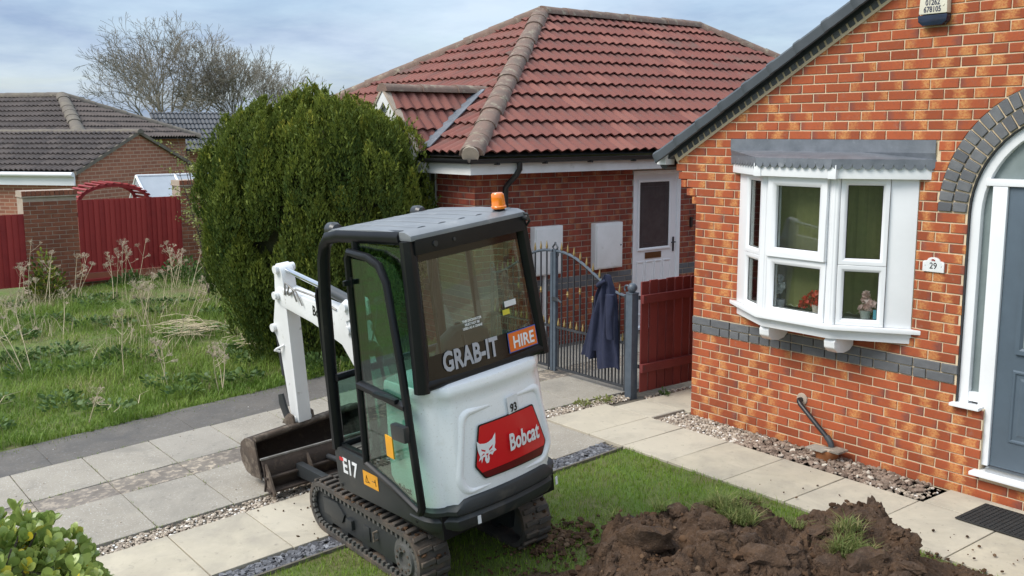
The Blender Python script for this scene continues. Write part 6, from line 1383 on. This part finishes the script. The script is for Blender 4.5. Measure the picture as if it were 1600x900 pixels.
# ---- bumper
def bl(d, z):
    w_ = .515+d; pts = [(-.36, w_), (-.47, w_)]
    for i in range(1, 8): a = math.pi/2*i/8; pts.append((-.47-(.2+d)*math.sin(a)*.82, w_-.12*(1-math.cos(a))))
    for i in range(0, 17): y = (w_-.13)*(1-2*i/16); pts.append((-(.715+d-.24*y*y), y))
    for i in range(7, 0, -1): a = math.pi/2*i/8; pts.append((-.47-(.2+d)*math.sin(a)*.82, -(w_-.12*(1-math.cos(a)))))
    pts += [(-.47,-w_), (-.36,-w_)]
    return [(x, y, z+(.045*max(0, min(1, (.40-abs(y))/.07)) if z > .62 else 0)) for x, y in pts]
mb = MB(); mb.sweep([bl(-.05,.475), bl(-.02,.48), bl(-.002,.51), bl(.004,.555), bl(-.012,.575), bl(-.010,.585), bl(.012,.60), bl(.014,.625), bl(.0,.64), bl(-.03,.645)]); bump = xp(mb, 'bumper', 'exdark', smooth=45)
for y in (.245, -.445):
    mb = MB(); mb.box(-.012, .012, -.027, .027, 0, .003, rear_T(y,.61,.034 if abs(y) < .4 else .03) @ Matrix.Translation((0,-.085,-.012))); xp(mb, 'reflector', 'decalwhite', bump)
# ---- left side skirt with badge, right one too
for sg in (1, -1):
    mb = MB(); q = [(.47,.50),(-.37,.50),(-.46,.50),(-.46,.645),(-.36,.648),(-.30,.665),(-.235,.735),(-.20,.782),(.44,.80),(.48,.76)]
    mb.prism([(x, sg*.512, z) for x, z in q], (0, -sg*.05, 0)); sk_ = xp(mb, 'side_skirt', 'exdark', bevel=.012)
    if sg > 0:
        Tl = lambda x, z: basis((x,.5135,z), (-1,0,0), (0,0,1), (0,1,0))
        link('lettering', text_mesh('E17', .15, 'decalwhite', .80, .004, .0008), None, sk_, mw=Tl(.30,.680) @ Matrix.Rotation(-.03,4,'Z'))
        mb = MB(); mb.box(-.026, .018, .036, .06, .001, .0025, Tl(.39,.68)); xp(mb, 'red_badge_tick', 'decalred', sk_)
        mb = MB(); mb.box(-.085, .085, -.05, .05, 0, .0015, Tl(.055,.665) @ Matrix.Rotation(-.03,4,'Z')); ws = xp(mb, 'warning_sticker', 'decalyellow', sk_)
        mb = MB(); Tz = Tl(.055,.665); mb.tube([Tz @ Vector(p) for p in ((-.06,-.025,.002),(-.045,.025,.002),(-.03,-.015,.002),(-.01,-.02,.002),(-.06,-.025,.002))], .0025, 4); mb.tube([Tz @ Vector(p) for p in ((.02,.0,.002),(.05,.0,.002),(.055,.02,.002),(.06,-.025,.002))], .0025, 4); xp(mb, 'warning_pictogram', 'decalblack', ws, split=True)
        link('lettering', text_mesh('Bobcat', .062, 'decalblack', .75, .002, .0008), None, hood, mw=basis((-.335,.5125,.715), (-1,0,0), (0,0,1), (0,1,0)))
        mb = MB(); mb.cyl((.43,.513,.53), (.43,.518,.53), .012, n=8); mb.cyl((-.43,.513,.53), (-.43,.518,.53), .012, n=8); xp(mb, 'bolt', 'exblack', sk_, split=True)
mb = MB(); mb.box(-.30, .46, -.50, .50, .50, .60); mb.cyl((.0,-.0,.34), (.0,0,.5), .26, n=24); mb.box(.40, .62, -.22, .22, .42, .72); xp(mb, 'swing_frame', 'exdark')
mb = MB(); mb.box(-.62, -.2, -.46, .46, .44, .62); xp(mb, 'counterweight_floor', 'exblack')
# ---- cab
ZR = 2.20
mb = MB(); mb.box(-.19, .44, -.47, .475, .70, .79); flr = xp(mb, 'cab_floor', 'floorgrey')
mb = MB()
for i in range(9): mb.box(-.12+i*.055, -.10+i*.055, .05, .44, .79, .797)
xp(mb, 'floor_rib', 'floorgrey', flr, split=True)
def pillar(path, w_=.05, name='pillar', m='exblack', n=8): q = MB(); q.tube(path, w_*.62, n); return xp(q, name, m, smooth=45)
def yv(z): return .485-.045*(z-.8)/1.4            # cab narrows upwards
fl_path = [(.465,yv(.80),.78),(.465,yv(1.3),1.3),(.445,yv(1.8),1.8),(.415,yv(2.05),2.03),(.38,yv(2.15),2.12),(.32,yv(2.2),2.175),(.18,yv(2.2),2.20),(-.50,yv(2.2),2.235)]
for sg in (1, -1):
    pillar([(x, sg*y, z) for x, y, z in fl_path], .066, 'front_pillar')
    pillar([(-.585, sg*.478, 1.38),(-.575, sg*.462, 1.8),(-.555, sg*.446, 2.22)], .08, 'rear_pillar')
    pillar([(.0, sg*.478, .79),(.01, sg*.47, 1.4),(.0, sg*.445, 2.2)], .045, 'door_pillar')
for x, z in ((.43,.80), (.41,1.28)): pillar([(x,.48-.04*(z-.8)/1.4,z),(x,-.48+.04*(z-.8)/1.4,z)], .04, 'front_cross_bar')
pillar([(.30,.44,2.17),(.30,-.44,2.17)], .05, 'front_header')
pillar([(-.60,.47,1.415),(-.60,-.47,1.415)], .05, 'rear_sill_bar')
mb = MB(); mb.box(-.615, -.55, -.44, .44, 2.145, 2.235, None); xp(mb, 'rear_header', 'exblack', bevel=.012)
mb = MB(); mb.box(-.22, .42, .452, .49, .775, .815); mb.box(-.22, .42, -.49, -.452, .775, .815); xp(mb, 'door_sill', 'exblack', split=True, bevel=.01)
# roof panel with ribs
rp = [(.30,2.215),(.24,2.235),(-.20,2.262),(-.55,2.272),(-.612,2.255),(-.615,2.225),(-.55,2.222),(.24,2.19),(.30,2.195)]
mb = MB(); mb.prism([(x, .462, z) for x, z in rp], (0, -.924, 0)); rf = xp(mb, 'cab_roof', 'roofgrey', bevel=.014)
for y in (-.30,-.15,0,.15,.30):
    mb = MB(); mb.sweep([[(x, y+.03*math.cos(a), z+.005*math.sin(a)) for a in (math.pi*k/6 for k in range(7))] for x, z in ((.20,2.238),(-.20,2.263),(-.50,2.271))]); xp(mb, 'roof_rib', 'roofgrey', rf, smooth=50)
mb = MB(); mb.lathe([(.05,0),(.052,.012),(.046,.018),(.045,.06),(.042,.082),(.034,.09),(.0,.092)], (-.50,-.335,2.285), 18); bc = xp(mb, 'beacon', 'orange_lens', smooth=40)
mb = MB(); mb.cyl((-.50,-.335,2.265), (-.50,-.335,2.286), .038, n=14); mb.box(-.55,-.44,-.38,-.29,2.262,2.272); xp(mb, 'beacon_base', 'exblack', bc)
for y in (.40, -.30):
    mb = MB(); mb.cyl((.36,y,2.215), (.30,y,2.215), .045, .05, 14); mb.lathe([(.05,0),(.04,.03),(.01,.04)], (.30,y,2.215), 14, (-1,0,0)); xp(mb, 'work_light', 'mirrorplastic', smooth=40)
mb = MB(); mb.cyl((-.60,.30,2.19), (-.625,.30,2.19), .016, n=10); mb.cyl((-.60,.16,2.19), (-.622,.16,2.19), .01, n=10); xp(mb, 'header_bolt', 'exdark', split=True)
mb = MB(); mb.tube([(-.60,-.44,2.25),(-.63,-.46,2.24),(-.63,-.475,2.20),(-.60,-.47,2.17)], .008, 6); mb.cyl((-.61,-.44,2.22), (-.65,-.44,2.22), .014, n=8); xp(mb, 'rear_latch', 'mirrorplastic')
# glazing
def pane(q, m='carglass', name='glass', th=.005, nrm=None):
    mb = MB(); P_ = [Vector(p) for p in q]; nn = (P_[1]-P_[0]).cross(P_[2]-P_[0]).normalized(); mb.prism(P_, nn*th); return xp(mb, name, m)
rg = lambda y, z: Vector((-.612+.045*(z-1.42)/.75-(.012*(1-(y/.45)**2)), y*(1-.05*(z-1.42)/.75), z))
M['frit'] = pm('black_glass_border', (.006,.006,.007), None, 4, .12, spec=.35)
mb = MB(); Q = [[rg(-.45+.9*i/8, z) for i in range(9)] for z in (1.575, 2.10)]; mb.add(Q[0]+Q[1], [(i, i+1, 10+i, 9+i) for i in range(8)]); xp(mb, 'rear_window', 'carglass', smooth=60)
def fr_strip(y0, y1, z0, z1, par=None):
    mb = MB(); Q = [[rg(y0+(y1-y0)*i/8, z)-Vector((.001,0,0)) for i in range(9)] for z in (z0, z1)]; mb.add(Q[0]+Q[1], [(i, i+1, 10+i, 9+i) for i in range(8)]); return xp(mb, 'rear_window_border', 'frit', smooth=60)
fb = fr_strip(-.462,.462,1.43,1.577); fr_strip(-.462,-.42,1.577,2.10); fr_strip(.42,.462,1.577,2.10); fr_strip(-.462,.462,2.10,2.18)
def gl_text(txt, y, z, size, m, sx, bold, off=.006, tilt=0, space=1.0):
    p = rg(y, z)-Vector((off,0,0)); q = rg(y-.05, z)-Vector((off,0,0)); u = rg(y, z+.05)-Vector((off,0,0)); xx = (q-p).normalized(); zz = xx.cross((u-p).normalized()).normalized(); T = basis(p, xx, zz.cross(xx), zz)
    return link('lettering', text_mesh(txt, size, m, sx, bold, .0006, space), None, fb, mw=T @ Matrix.Rotation(tilt, 4, 'Z')), T
gl_text('GRAB-IT', .125, 1.525, .165, 'decalgrey', .66, .0055, space=1.04)
_, T_ = gl_text('HIRE', -.302, 1.515, .108, 'decalwhite', .82, .0022, .011)
mb = MB(); mb.box(-.118, .118, -.055, .055, -.004, -.002, T_); xp(mb, 'orange_name_panel', 'decalorange', fb); mb = MB(); mb.box(-.124, .124, -.061, .061, -.0052, -.0042, T_); xp(mb, 'blue_panel_edge', 'decalblue', fb)
for i, s_ in enumerate(('THIS EXCAVATOR', 'MUST NOT BE', 'USED AS A CRANE')): gl_text(s_, .085, 1.735-i*.022, .021, 'decalwhite', .85, .0005)
_, T_ = gl_text('.', -.25, 1.74, .01, 'decalblack', 1, 0); mb = MB(); mb.box(-.055, .045, -.012, .022, 0, .001, T_); xp(mb, 'white_sticker', 'decalwhite', fb); mb = MB(); mb.box(-.08, -.02, -.055, -.025, 0, .001, T_ @ Matrix.Translation((0,.0,0))); xp(mb, 'yellow_label', 'yellowsticker', fb)
# side, front glass
pane([(.40,-.475,.83),(-.56,-.478,1.42),(-.545,-.452,2.15),(.33,-.45,2.12),(.385,-.462,1.85)], name='right_side_glass')
pane([(.435,.45,.83),(.435,-.45,.83),(.43,-.45,1.27),(.43,.45,1.27)], name='lower_windscreen')
mb = MB(); mb.prism([(-.02,.47,.80),(-.21,.478,.80),(-.21,.478,1.36),(-.57,.476,1.38),(-.55,.452,2.18),(-.02,.448,2.17)], (0,-.004,0)); xp(mb, 'rear_quarter_glass', 'carglass')
# ---- open door folded back along the left side
dy = .548
def dpt(x, z): return (x, dy+.03*(-.05-x)/.55-.05*(z-.8)/1.4, z)
dfp = [(-.015,.565),(-.015,1.1),(-.01,1.6),(.0,2.10),(-.03,2.135),(-.25,2.125),(-.36,2.09),(-.44,1.99),(-.52,1.5),(-.57,1.0),(-.61,.56),(-.585,.525),(-.3,.535),(-.03,.545),(-.015,.575)]
dfp = [(.02,.80),(.02,1.1),(.02,1.6),(.025,2.09),(.0,2.125),(-.22,2.115),(-.34,2.08),(-.41,1.99),(-.50,1.5),(-.56,1.0),(-.60,.70),(-.585,.665),(-.3,.74),(.0,.80),(.02,.81)]
mb = MB(); mb.tube([dpt(x, z) for x, z in dfp], .026, 8); door_ = xp(mb, 'cab_door', 'exblack', smooth=45)
mb = MB(); mb.tube([dpt(.02,1.33), dpt(-.3,1.315), dpt(-.525,1.30)], .032, 8); xp(mb, 'door_mid_rail', 'exblack', door_, smooth=45)
mb = MB(); mb.prism([dpt(x, z) for x, z in ((.0,1.35),(.01,2.09),(-.22,2.09),(-.33,2.06),(-.40,1.97),(-.485,1.5),(-.515,1.33))], (0,.004,0)); xp(mb, 'door_glass', 'carglass', door_)
mb = MB(); mb.prism([dpt(x, z) for x, z in ((.0,.82),(.0,1.30),(-.52,1.28),(-.555,1.0),(-.585,.69),(-.3,.755))], (0,.004,0)); xp(mb, 'door_glass', 'carglass', door_)
mb = MB(); mb.box(-.56, -.42, dy+.03, dy+.075, 1.10, 1.20); xp(mb, 'door_latch', 'mirrorplastic', door_, bevel=.015); mb = MB(); mb.box(-.46, -.22, dy+.012, dy+.05, 1.315, 1.345); xp(mb, 'door_handle', 'exblack', door_, bevel=.01)
mb = MB(); q = [dpt(x, z) for x, z in ((-.25,1.07),(-.33,1.065),(-.335,.93),(-.255,.935))]; mb.prism(q, (0,.009,0)); st = xp(mb, 'warning_sticker', 'decalyellow', door_)
mb = MB(); mb.tube([dpt(-.27,1.04), dpt(-.31,1.04), dpt(-.29,1.0), dpt(-.27,1.04)], .003, 4); mb.tube([dpt(-.29,.985), dpt(-.29,.95), dpt(-.31,.945)], .004, 4); o = xp(mb, 'warning_pictogram', 'decalblack', st)
for z in (.85, 1.95):
    mb = MB(); mb.cyl((.005,.50,z-.03), (.005,.50,z+.03), .016, n=8); mb.box(-.0,.02,.49,.56,z-.015,z+.015); xp(mb, 'hinge', 'exblack', door_)
# grab handle at the front pillar
mb = MB(); mb.tube([(.44,.46,1.86),(.49,.475,1.85),(.50,.48,1.8),(.50,.485,1.2),(.485,.485,1.1),(.44,.48,1.06)], .013, 8); xp(mb, 'grab_handle', 'exblack', smooth=45)
# inside: seat, levers, console
mb = MB(); mb.box(-.30, .10, -.24, .20, 1.0, 1.12); mb.box(-.34, .05, -.2, .16, .79, 1.0); xp(mb, 'seat', 'seatblack', bevel=.05, seg=3)
mb = MB(); sq = [(-.24,1.09),(-.24,1.45),(-.20,1.58),(-.10,1.63),(.06,1.63),(.16,1.58),(.20,1.45),(.20,1.09)]; mb.prism([(-.30-.06*(z-1.09), y, z) for y, z in sq], (-.09,0,0)); xp(mb, 'seat_back', 'seatblack', bevel=.035, seg=3)
for y in (.30, -.36):
    mb = MB(); mb.box(-.28, .12, y-.06, y+.06, .79, 1.22); xp(mb, 'control_console', 'exdark', bevel=.03); mb = MB(); mb.cyl((.08,y,1.22), (.11,y,1.40), .012, n=8); mb.lathe([(.018,0),(.026,.04),(.03,.09),(.02,.12),(0,.125)], (.11,y,1.38), 10, (.1,0,1)); xp(mb, 'joystick', 'exblack', smooth=45)
for y in (-.06, .06):
    mb = MB(); mb.tube([(.32,y,.79),(.30,y,1.05),(.27,y,1.2)], .012, 8); mb.lathe([(.016,0),(.022,.03),(.012,.05)], (.27,y,1.19), 8); xp(mb, 'travel_lever', 'exblack', smooth=45)
mb = MB(); mb.tube([(.26,.25,1.50),(.27,.2,1.60),(.28,.16,1.72)], .006, 6); mb.cyl((.28,.15,1.72), (.30,.15,1.74), .03, n=12); mb.cyl((.22,.28,1.46), (.30,.28,1.46), .05, n=14); xp(mb, 'gauge_stalk', 'greyplastic', smooth=45)
mb = MB(); mb.tube([(-.50,.25,1.40),(-.46,.25,1.9),(-.5,.25,2.15)], .010, 6); mb.tube([(-.5,.05,1.40),(-.46,.05,1.6)], .010, 6); xp(mb, 'headrest_post', 'exblack')
# ---- boom, arm, bucket (plane y = by)
by = -.10
def slab2(poly, w_, name, m, par=None, bev=.012, y=by): mb = MB(); mb.prism([(x, y+w_/2, z) for x, z in poly], (0,-w_,0)); return xp(mb, name, m, par, bevel=bev)
boom_l = [(.46,.62),(.56,.56),(.66,.60),(.88,.98),(1.14,1.26),(1.55,1.37),(2.00,1.44),(2.10,1.47),(2.11,1.54),(2.03,1.60),(1.55,1.55),(1.18,1.52),(1.03,1.50),(.90,1.36),(.70,1.0)]
boom = slab2(boom_l, .14, 'boom', 'armwhite')
mb = MB()
for yy in (by+.062, by-.082): mb.prism([(x, yy+.02, z) for x, z in ((1.02,1.46),(.92,1.50),(.93,1.60),(1.0,1.63),(1.08,1.58),(1.14,1.50),(1.10,1.30),(.93,1.10),(.88,1.14))], (0,-.02,0))
xp(mb, 'boom_bracket', 'armwhite', boom, split=True, bevel=.006)
mb = MB()
for x, z in ((1.0,1.575),(.99,1.40),(.56,.62),(2.06,1.53)): mb.cyl((x,by+.105,z), (x,by-.105,z), .032, n=12)
xp(mb, 'pivot_pin', 'armwhite', boom, split=True, smooth=40)
mb = MB(); mb.cyl((1.02,by,1.585), (1.42,by,1.655), .042, n=14); xp(mb, 'arm_cylinder', 'greyplastic', boom, smooth=40); mb = MB(); mb.cyl((1.42,by,1.655), (1.98,by,1.735), .022, n=12); xp(mb, 'cylinder_rod', 'chrome', boom, smooth=40)
mb = MB(); mb.tube([(1.15,by+.075,1.53),(1.45,by+.08,1.60),(1.72,by+.08,1.62),(1.84,by+.08,1.56)], .008, 6); mb.tube([(1.88,by+.075,1.56),(1.80,by+.09,1.64),(1.70,by+.09,1.60),(1.64,by+.085,1.50)], .007, 6); mb.tube([(1.92,by+.075,1.55),(1.86,by+.09,1.66),(1.76,by+.09,1.62),(1.72,by+.085,1.52)], .007, 6); xp(mb, 'hydraulic_hose', 'wornsteel', boom, split=True, smooth=45)
mb = MB(); mb.cyl((.62,by,.52), (.95,by-.0,1.08), .045, n=12); xp(mb, 'boom_cylinder', 'greyplastic', boom, smooth=40)
link('lettering', text_mesh('Bobcat', .11, 'decalblack', .75, .003, .0008), None, boom, mw=basis((1.40,by+.071,1.46), Vector((-1,0,-.12)).normalized(), Vector((-.12,0,1)).normalized(), (0,1,0)))
mb = MB(); q = [(.865,1.22),(.945,1.16),(.86,1.0),(.785,1.07)]; mb.prism([(x,by+.072,z) for x, z in q], (0,-.0015,0)); xp(mb, 'warning_sticker', 'decalyellow', boom)
mb = MB(); mb.tube([(.87,by+.074,1.17),(.90,by+.074,1.13),(.85,by+.074,1.10),(.84,by+.074,1.06)], .003, 4); xp(mb, 'warning_pictogram', 'decalblack', boom)
arm_l = [(1.99,1.77),(2.04,1.79),(2.08,1.74),(2.13,1.50),(2.21,1.30),(2.24,1.20),(2.20,1.16),(2.165,1.06),(2.145,.55),(2.135,.43),(2.07,.40),(2.01,.44),(2.0,.6),(1.975,1.1),(1.96,1.42),(1.955,1.60),(1.96,1.73)]
arm = slab2(arm_l, .118, 'arm', 'armwhite')
mb = MB()
for x, z in ((2.02,1.745),(2.05,1.53),(2.205,1.235),(2.075,.45)): mb.cyl((x,by+.088,z), (x,by-.088,z), .034, n=12)
xp(mb, 'pivot_pin', 'armwhite', arm, split=True, smooth=40)
mb = MB(); mb.tube([(2.08,by+.06,1.10),(2.14,by+.10,1.07),(2.18,by+.10,1.05),(2.17,by+.06,1.03)], .010, 6); xp(mb, 'lifting_eye', 'armwhite', arm)
mb = MB(); mb.cyl((2.25,by,1.22), (2.24,by,.80), .036, n=12); mb.cyl((2.24,by,.80), (2.23,by,.62), .020, n=10); xp(mb, 'bucket_cylinder', 'greyhose', arm, smooth=40)
mb = MB()
for yy in (by+.065, by-.085): mb.prism([(x, yy+.02, z) for x, z in ((2.20,.66),(2.27,.64),(2.28,.56),(2.22,.44),(2.14,.42),(2.12,.47),(2.17,.56))], (0,-.02,0))
xp(mb, 'bucket_link', 'exdark', arm, split=True, bevel=.005)
# bucket: mouth towards the machine
bk0, bk1 = .37, -.63; cur = [(2.03,.40),(2.09,.415),(2.17,.40),(2.25,.35),(2.29,.26),(2.28,.17),(2.22,.10),(2.13,.08),(2.01,.09)]
mb = MB(); nC = len(cur); inn_ = [(x-.012 if z > .05 else x, z-.012 if z > .2 else z+.012) for x, z in cur]
mb.add([(x,bk0,z) for x, z in cur]+[(x,bk1,z) for x, z in cur]+[(x,bk0,z) for x, z in inn_]+[(x,bk1,z) for x, z in inn_], [(i,i+1,nC+i+1,nC+i) for i in range(nC-1)]+[(2*nC+i,3*nC+i,3*nC+i+1,2*nC+i+1) for i in range(nC-1)]+[(0,nC,3*nC,2*nC),(nC-1,3*nC-1,4*nC-1,2*nC-1)])
bkt = xp(mb, 'bucket', 'rustin', smooth=40)
for y in (bk0, bk1): mb = MB(); mb.prism([(x, y+(.015 if y > 0 else .0), z) for x, z in [(2.0,.42),(1.985,.24),(1.975,.08)]+cur[::-1]], (0,-.015,0)); xp(mb, 'bucket_side_plate', 'rust', bkt, bevel=.004)
mb = MB(); mb.tube([(2.035,bk0-.01,.415),(2.035,bk1+.01,.415)], .026, 10); xp(mb, 'bucket_lip_tube', 'rust', bkt, smooth=45)
mb = MB(); mb.box(1.93, 2.04, bk1, bk0, .08, .094); xp(mb, 'cutting_edge', 'wornsteel', bkt)
mb = MB()
for yy in (by+.08, by-.10): mb.prism([(x, yy+.02, z) for x, z in ((2.02,.40),(2.04,.50),(2.11,.51),(2.17,.47),(2.24,.40))], (0,-.02,0))
xp(mb, 'bucket_ear', 'rust', bkt, split=True, bevel=.004)
# ---- undercarriage (own frame, tracks parallel to the house front)
UT = Matrix.Translation((.285,-.03,0)) @ Matrix.Rotation(-.0585, 4, 'Z') @ Matrix.Rotation(.046, 4, 'X')
def up_(mb, name, m, par=None, split=False, **k):
    mb.v = [tuple(UT @ Vector(p)) for p in mb.v]; return (mb.parts if split else mb.build)(name, m, par or ex, **k)
HL, RT = .56, .185                       # half distance between wheel centres, belt radius
def belt(s):
    """point, tangent on the belt at arc length s"""
    st = 2*HL; ar_ = math.pi*RT; per = 2*st+2*ar_; s %= per
    if s < st: return (-HL+s, 2*RT, 1, 0)
    s -= st
    if s < ar_: a = s/RT; return (HL+RT*math.sin(a), RT+RT*math.cos(a), math.cos(a), -math.sin(a))
    s -= ar_
    if s < st: return (HL-s, 0, -1, 0)
    s -= st; a = s/RT; return (-HL-RT*math.sin(a), RT-RT*math.cos(a), -math.cos(a), math.sin(a))
per = 4*HL+2*math.pi*RT
lugm = None
for sg in (1, -1):
    yc = sg*.415; secs = []
    for i in range(80):
        x, z, tx, tz = belt(per*i/80); nx_, nz_ = -tz, tx                 # outward normal
        secs.append([(x+nx_*o_, yc+y_, z+nz_*o_) for y_, o_ in ((-.115,0),(-.115,-.03),(-.105,-.035),(.105,-.035),(.115,-.03),(.115,0))])
    mb = MB(); mb.sweep(secs+[secs[0]], True, False); trk = up_(mb, 'track', 'trackrubber' , smooth=40)
    NL = 44
    if lugm is None:
        mb = MB(); mb.prism([(-.105,-.018,.0),(-.0,-.012,.0),(.0,.022,.0),(-.105,.014,.0)], (0,0,.022)); mb.prism([(.005,-.03,.0),(.105,-.022,.0),(.105,.012,.0),(.005,.004,.0)], (0,0,.022)); lugm = mb.mesh('tread_lug', bevel=.004, seg=1); lugm.materials.append(M['trackrubber'])
    for i in range(NL):
        x, z, tx, tz = belt(per*(i+.5)/NL); n3 = Vector((-tz, 0, tx)); T = basis((x, yc, z), Vector((0,1,0)), n3.cross(Vector((0,1,0))), n3)
        link('tread_lug', lugm, None, trk, mw=UT @ T)
    mb = MB()                                                             # edge teeth on the inner side of the belt
    for i in range(60):
        x, z, tx, tz = belt(per*(i+.5)/60); n3 = Vector((-tz,0,tx)); T = basis((x-n3.x*.048, yc+sg*.10, z-n3.z*.048), Vector((tx,0,tz)), Vector((0,1,0)), n3); mb.box(-.012,.012,-.012,.012,-.014,.014,T)
    up_(mb, 'guide_teeth', 'trackside', trk, kind='stuff')
    mb = MB(); mb.prism([(x, yc+sg*.09, z) for x, z in ((-.50,.09),(.46,.09),(.50,.16),(.46,.27),(.10,.31),(-.46,.29),(-.52,.2))], (0,-sg*.15,0)); tf = up_(mb, 'track_frame', 'exdark', bevel=.012)
    mb = MB(); mb.prism([(x, yc+sg*.104, z) for x, z in ((.28,.15),(.54,.15),(.55,.27),(.34,.285),(.24,.22))], (0,-sg*.013,0)); mb.box(.12,.2,yc+sg*.09-.01,yc+sg*.09+.025,.15,.22); mb.box(-.1,-.02,yc+sg*.09-.01,yc+sg*.09+.01,.14,.24); up_(mb, 'tensioner_cover', 'exdark', tf, split=True, bevel=.006)
    mb = MB(); mb.lathe([(.0,.0),(.05,.0),(.055,.02),(.10,.022),(.105,.005),(.14,.0),(.14,-.12),(.0,-.12)], (-HL,yc+sg*.10,RT), 24, (0,sg,0)); up_(mb, 'drive_sprocket', 'trackside', smooth=35)
    mb = MB()
    for k_ in range(10): a = 6.283*k_/10; mb.cyl((-HL+.075*math.cos(a), yc+sg*.12, RT+.075*math.sin(a)), (-HL+.075*math.cos(a), yc+sg*.128, RT+.075*math.sin(a)), .009, n=6)
    up_(mb, 'sprocket_bolt', 'rust', tf, split=True)
    mb = MB(); mb.lathe([(.0,.0),(.14,.0),(.145,-.02),(.145,-.12),(.0,-.12)], (HL,yc+sg*.08,RT), 24, (0,sg,0)); up_(mb, 'idler_wheel', 'exdark', smooth=35)
    for x in (-.3, 0, .3): mb = MB(); mb.lathe([(.0,.0),(.05,.0),(.055,-.02),(.055,-.12),(0,-.12)], (x,yc+sg*.08,.085), 14, (0,sg,0)); up_(mb, 'track_roller', 'exdark', smooth=35)
    mb = MB(); mb.tube([(-.20,yc+sg*.095,.25),(-.20,yc+sg*.125,.25),(-.20,yc+sg*.125,.19),(-.20,yc+sg*.095,.19)], .008, 6); up_(mb, 'tow_eye', 'rust', tf)
mb = MB(); mb.box(-.36, .34, -.34, .34, .16, .30); mb.cyl((0,0,.30), (0,0,.40), .24, n=24); up_(mb, 'centre_frame', 'exdark', bevel=.01)
# dozer blade
bx_ = 1.47; mb = MB(); secs = []
for y in (-.56, .56): secs.append([(bx_+.03,y,.02),(bx_+.0,y,.10),(bx_+.0,y,.20),(bx_+.035,y,.29),(bx_+.05,y,.29),(bx_+.018,y,.20),(bx_+.018,y,.10),(bx_+.05,y,.02)])
mb.sweep(secs); bld = up_(mb, 'dozer_blade', 'rustin', bevel=.003, seg=1)
for y in (-.54,-.18,.18,.54): mb = MB(); mb.prism([(bx_+.0,y+.008,.26),(bx_-.05,y+.008,.20),(bx_-.13,y+.008,.05),(bx_-.12,y+.008,.02),(bx_+.02,y+.008,.03)], (0,-.016,0)); up_(mb, 'blade_gusset', 'rust', bld)
mb = MB(); mb.box(bx_-.09, bx_, -.56, .56, .04, .055); mb.box(bx_-.04,bx_-.002,-.56,.56,.14,.155); up_(mb, 'blade_stiffener', 'rustin', bld, split=True)
mb = MB(); mb.box(bx_+.03, bx_+.052, -.565, .565, .285, .298); up_(mb, 'blade_top_edge', 'wornsteel', bld)
for y in (-.26, .26): mb = MB(); mb.prism([(.30,y+.03,.16),(.30,y+.03,.26),(.9,y+.03,.22),(bx_,y+.03,.20),(bx_,y+.03,.09),(.9,y+.03,.13)], (0,-.06,0)); up_(mb, 'blade_arm', 'exdark', bld, bevel=.006)
mb = MB(); mb.cyl((.38,0,.28), (1.0,0,.22), .04, n=12); mb.cyl((1.0,0,.22), (bx_,0,.18), .022, n=10); up_(mb, 'blade_cylinder', 'greyhose', bld, smooth=40)

# soil packed on the tracks
P = []
for i in range(340):
    s_ = rng.uniform(0, per); x, z, tx, tz = belt(s_); sg = rng.choice((1, 1, -1)); o_ = rng.uniform(-.005,.014)
    P.append(tuple(EX_M @ UT @ Vector((x-tz*o_, sg*.415+rng.uniform(-.11,.11), z+tx*o_))))
mud = stones('mud_cakes', np.array(P), (.006,.022), 'clod', .6, None, 1.3); mud.parent = ex; mud.matrix_parent_inverse = EX_M.inverted()
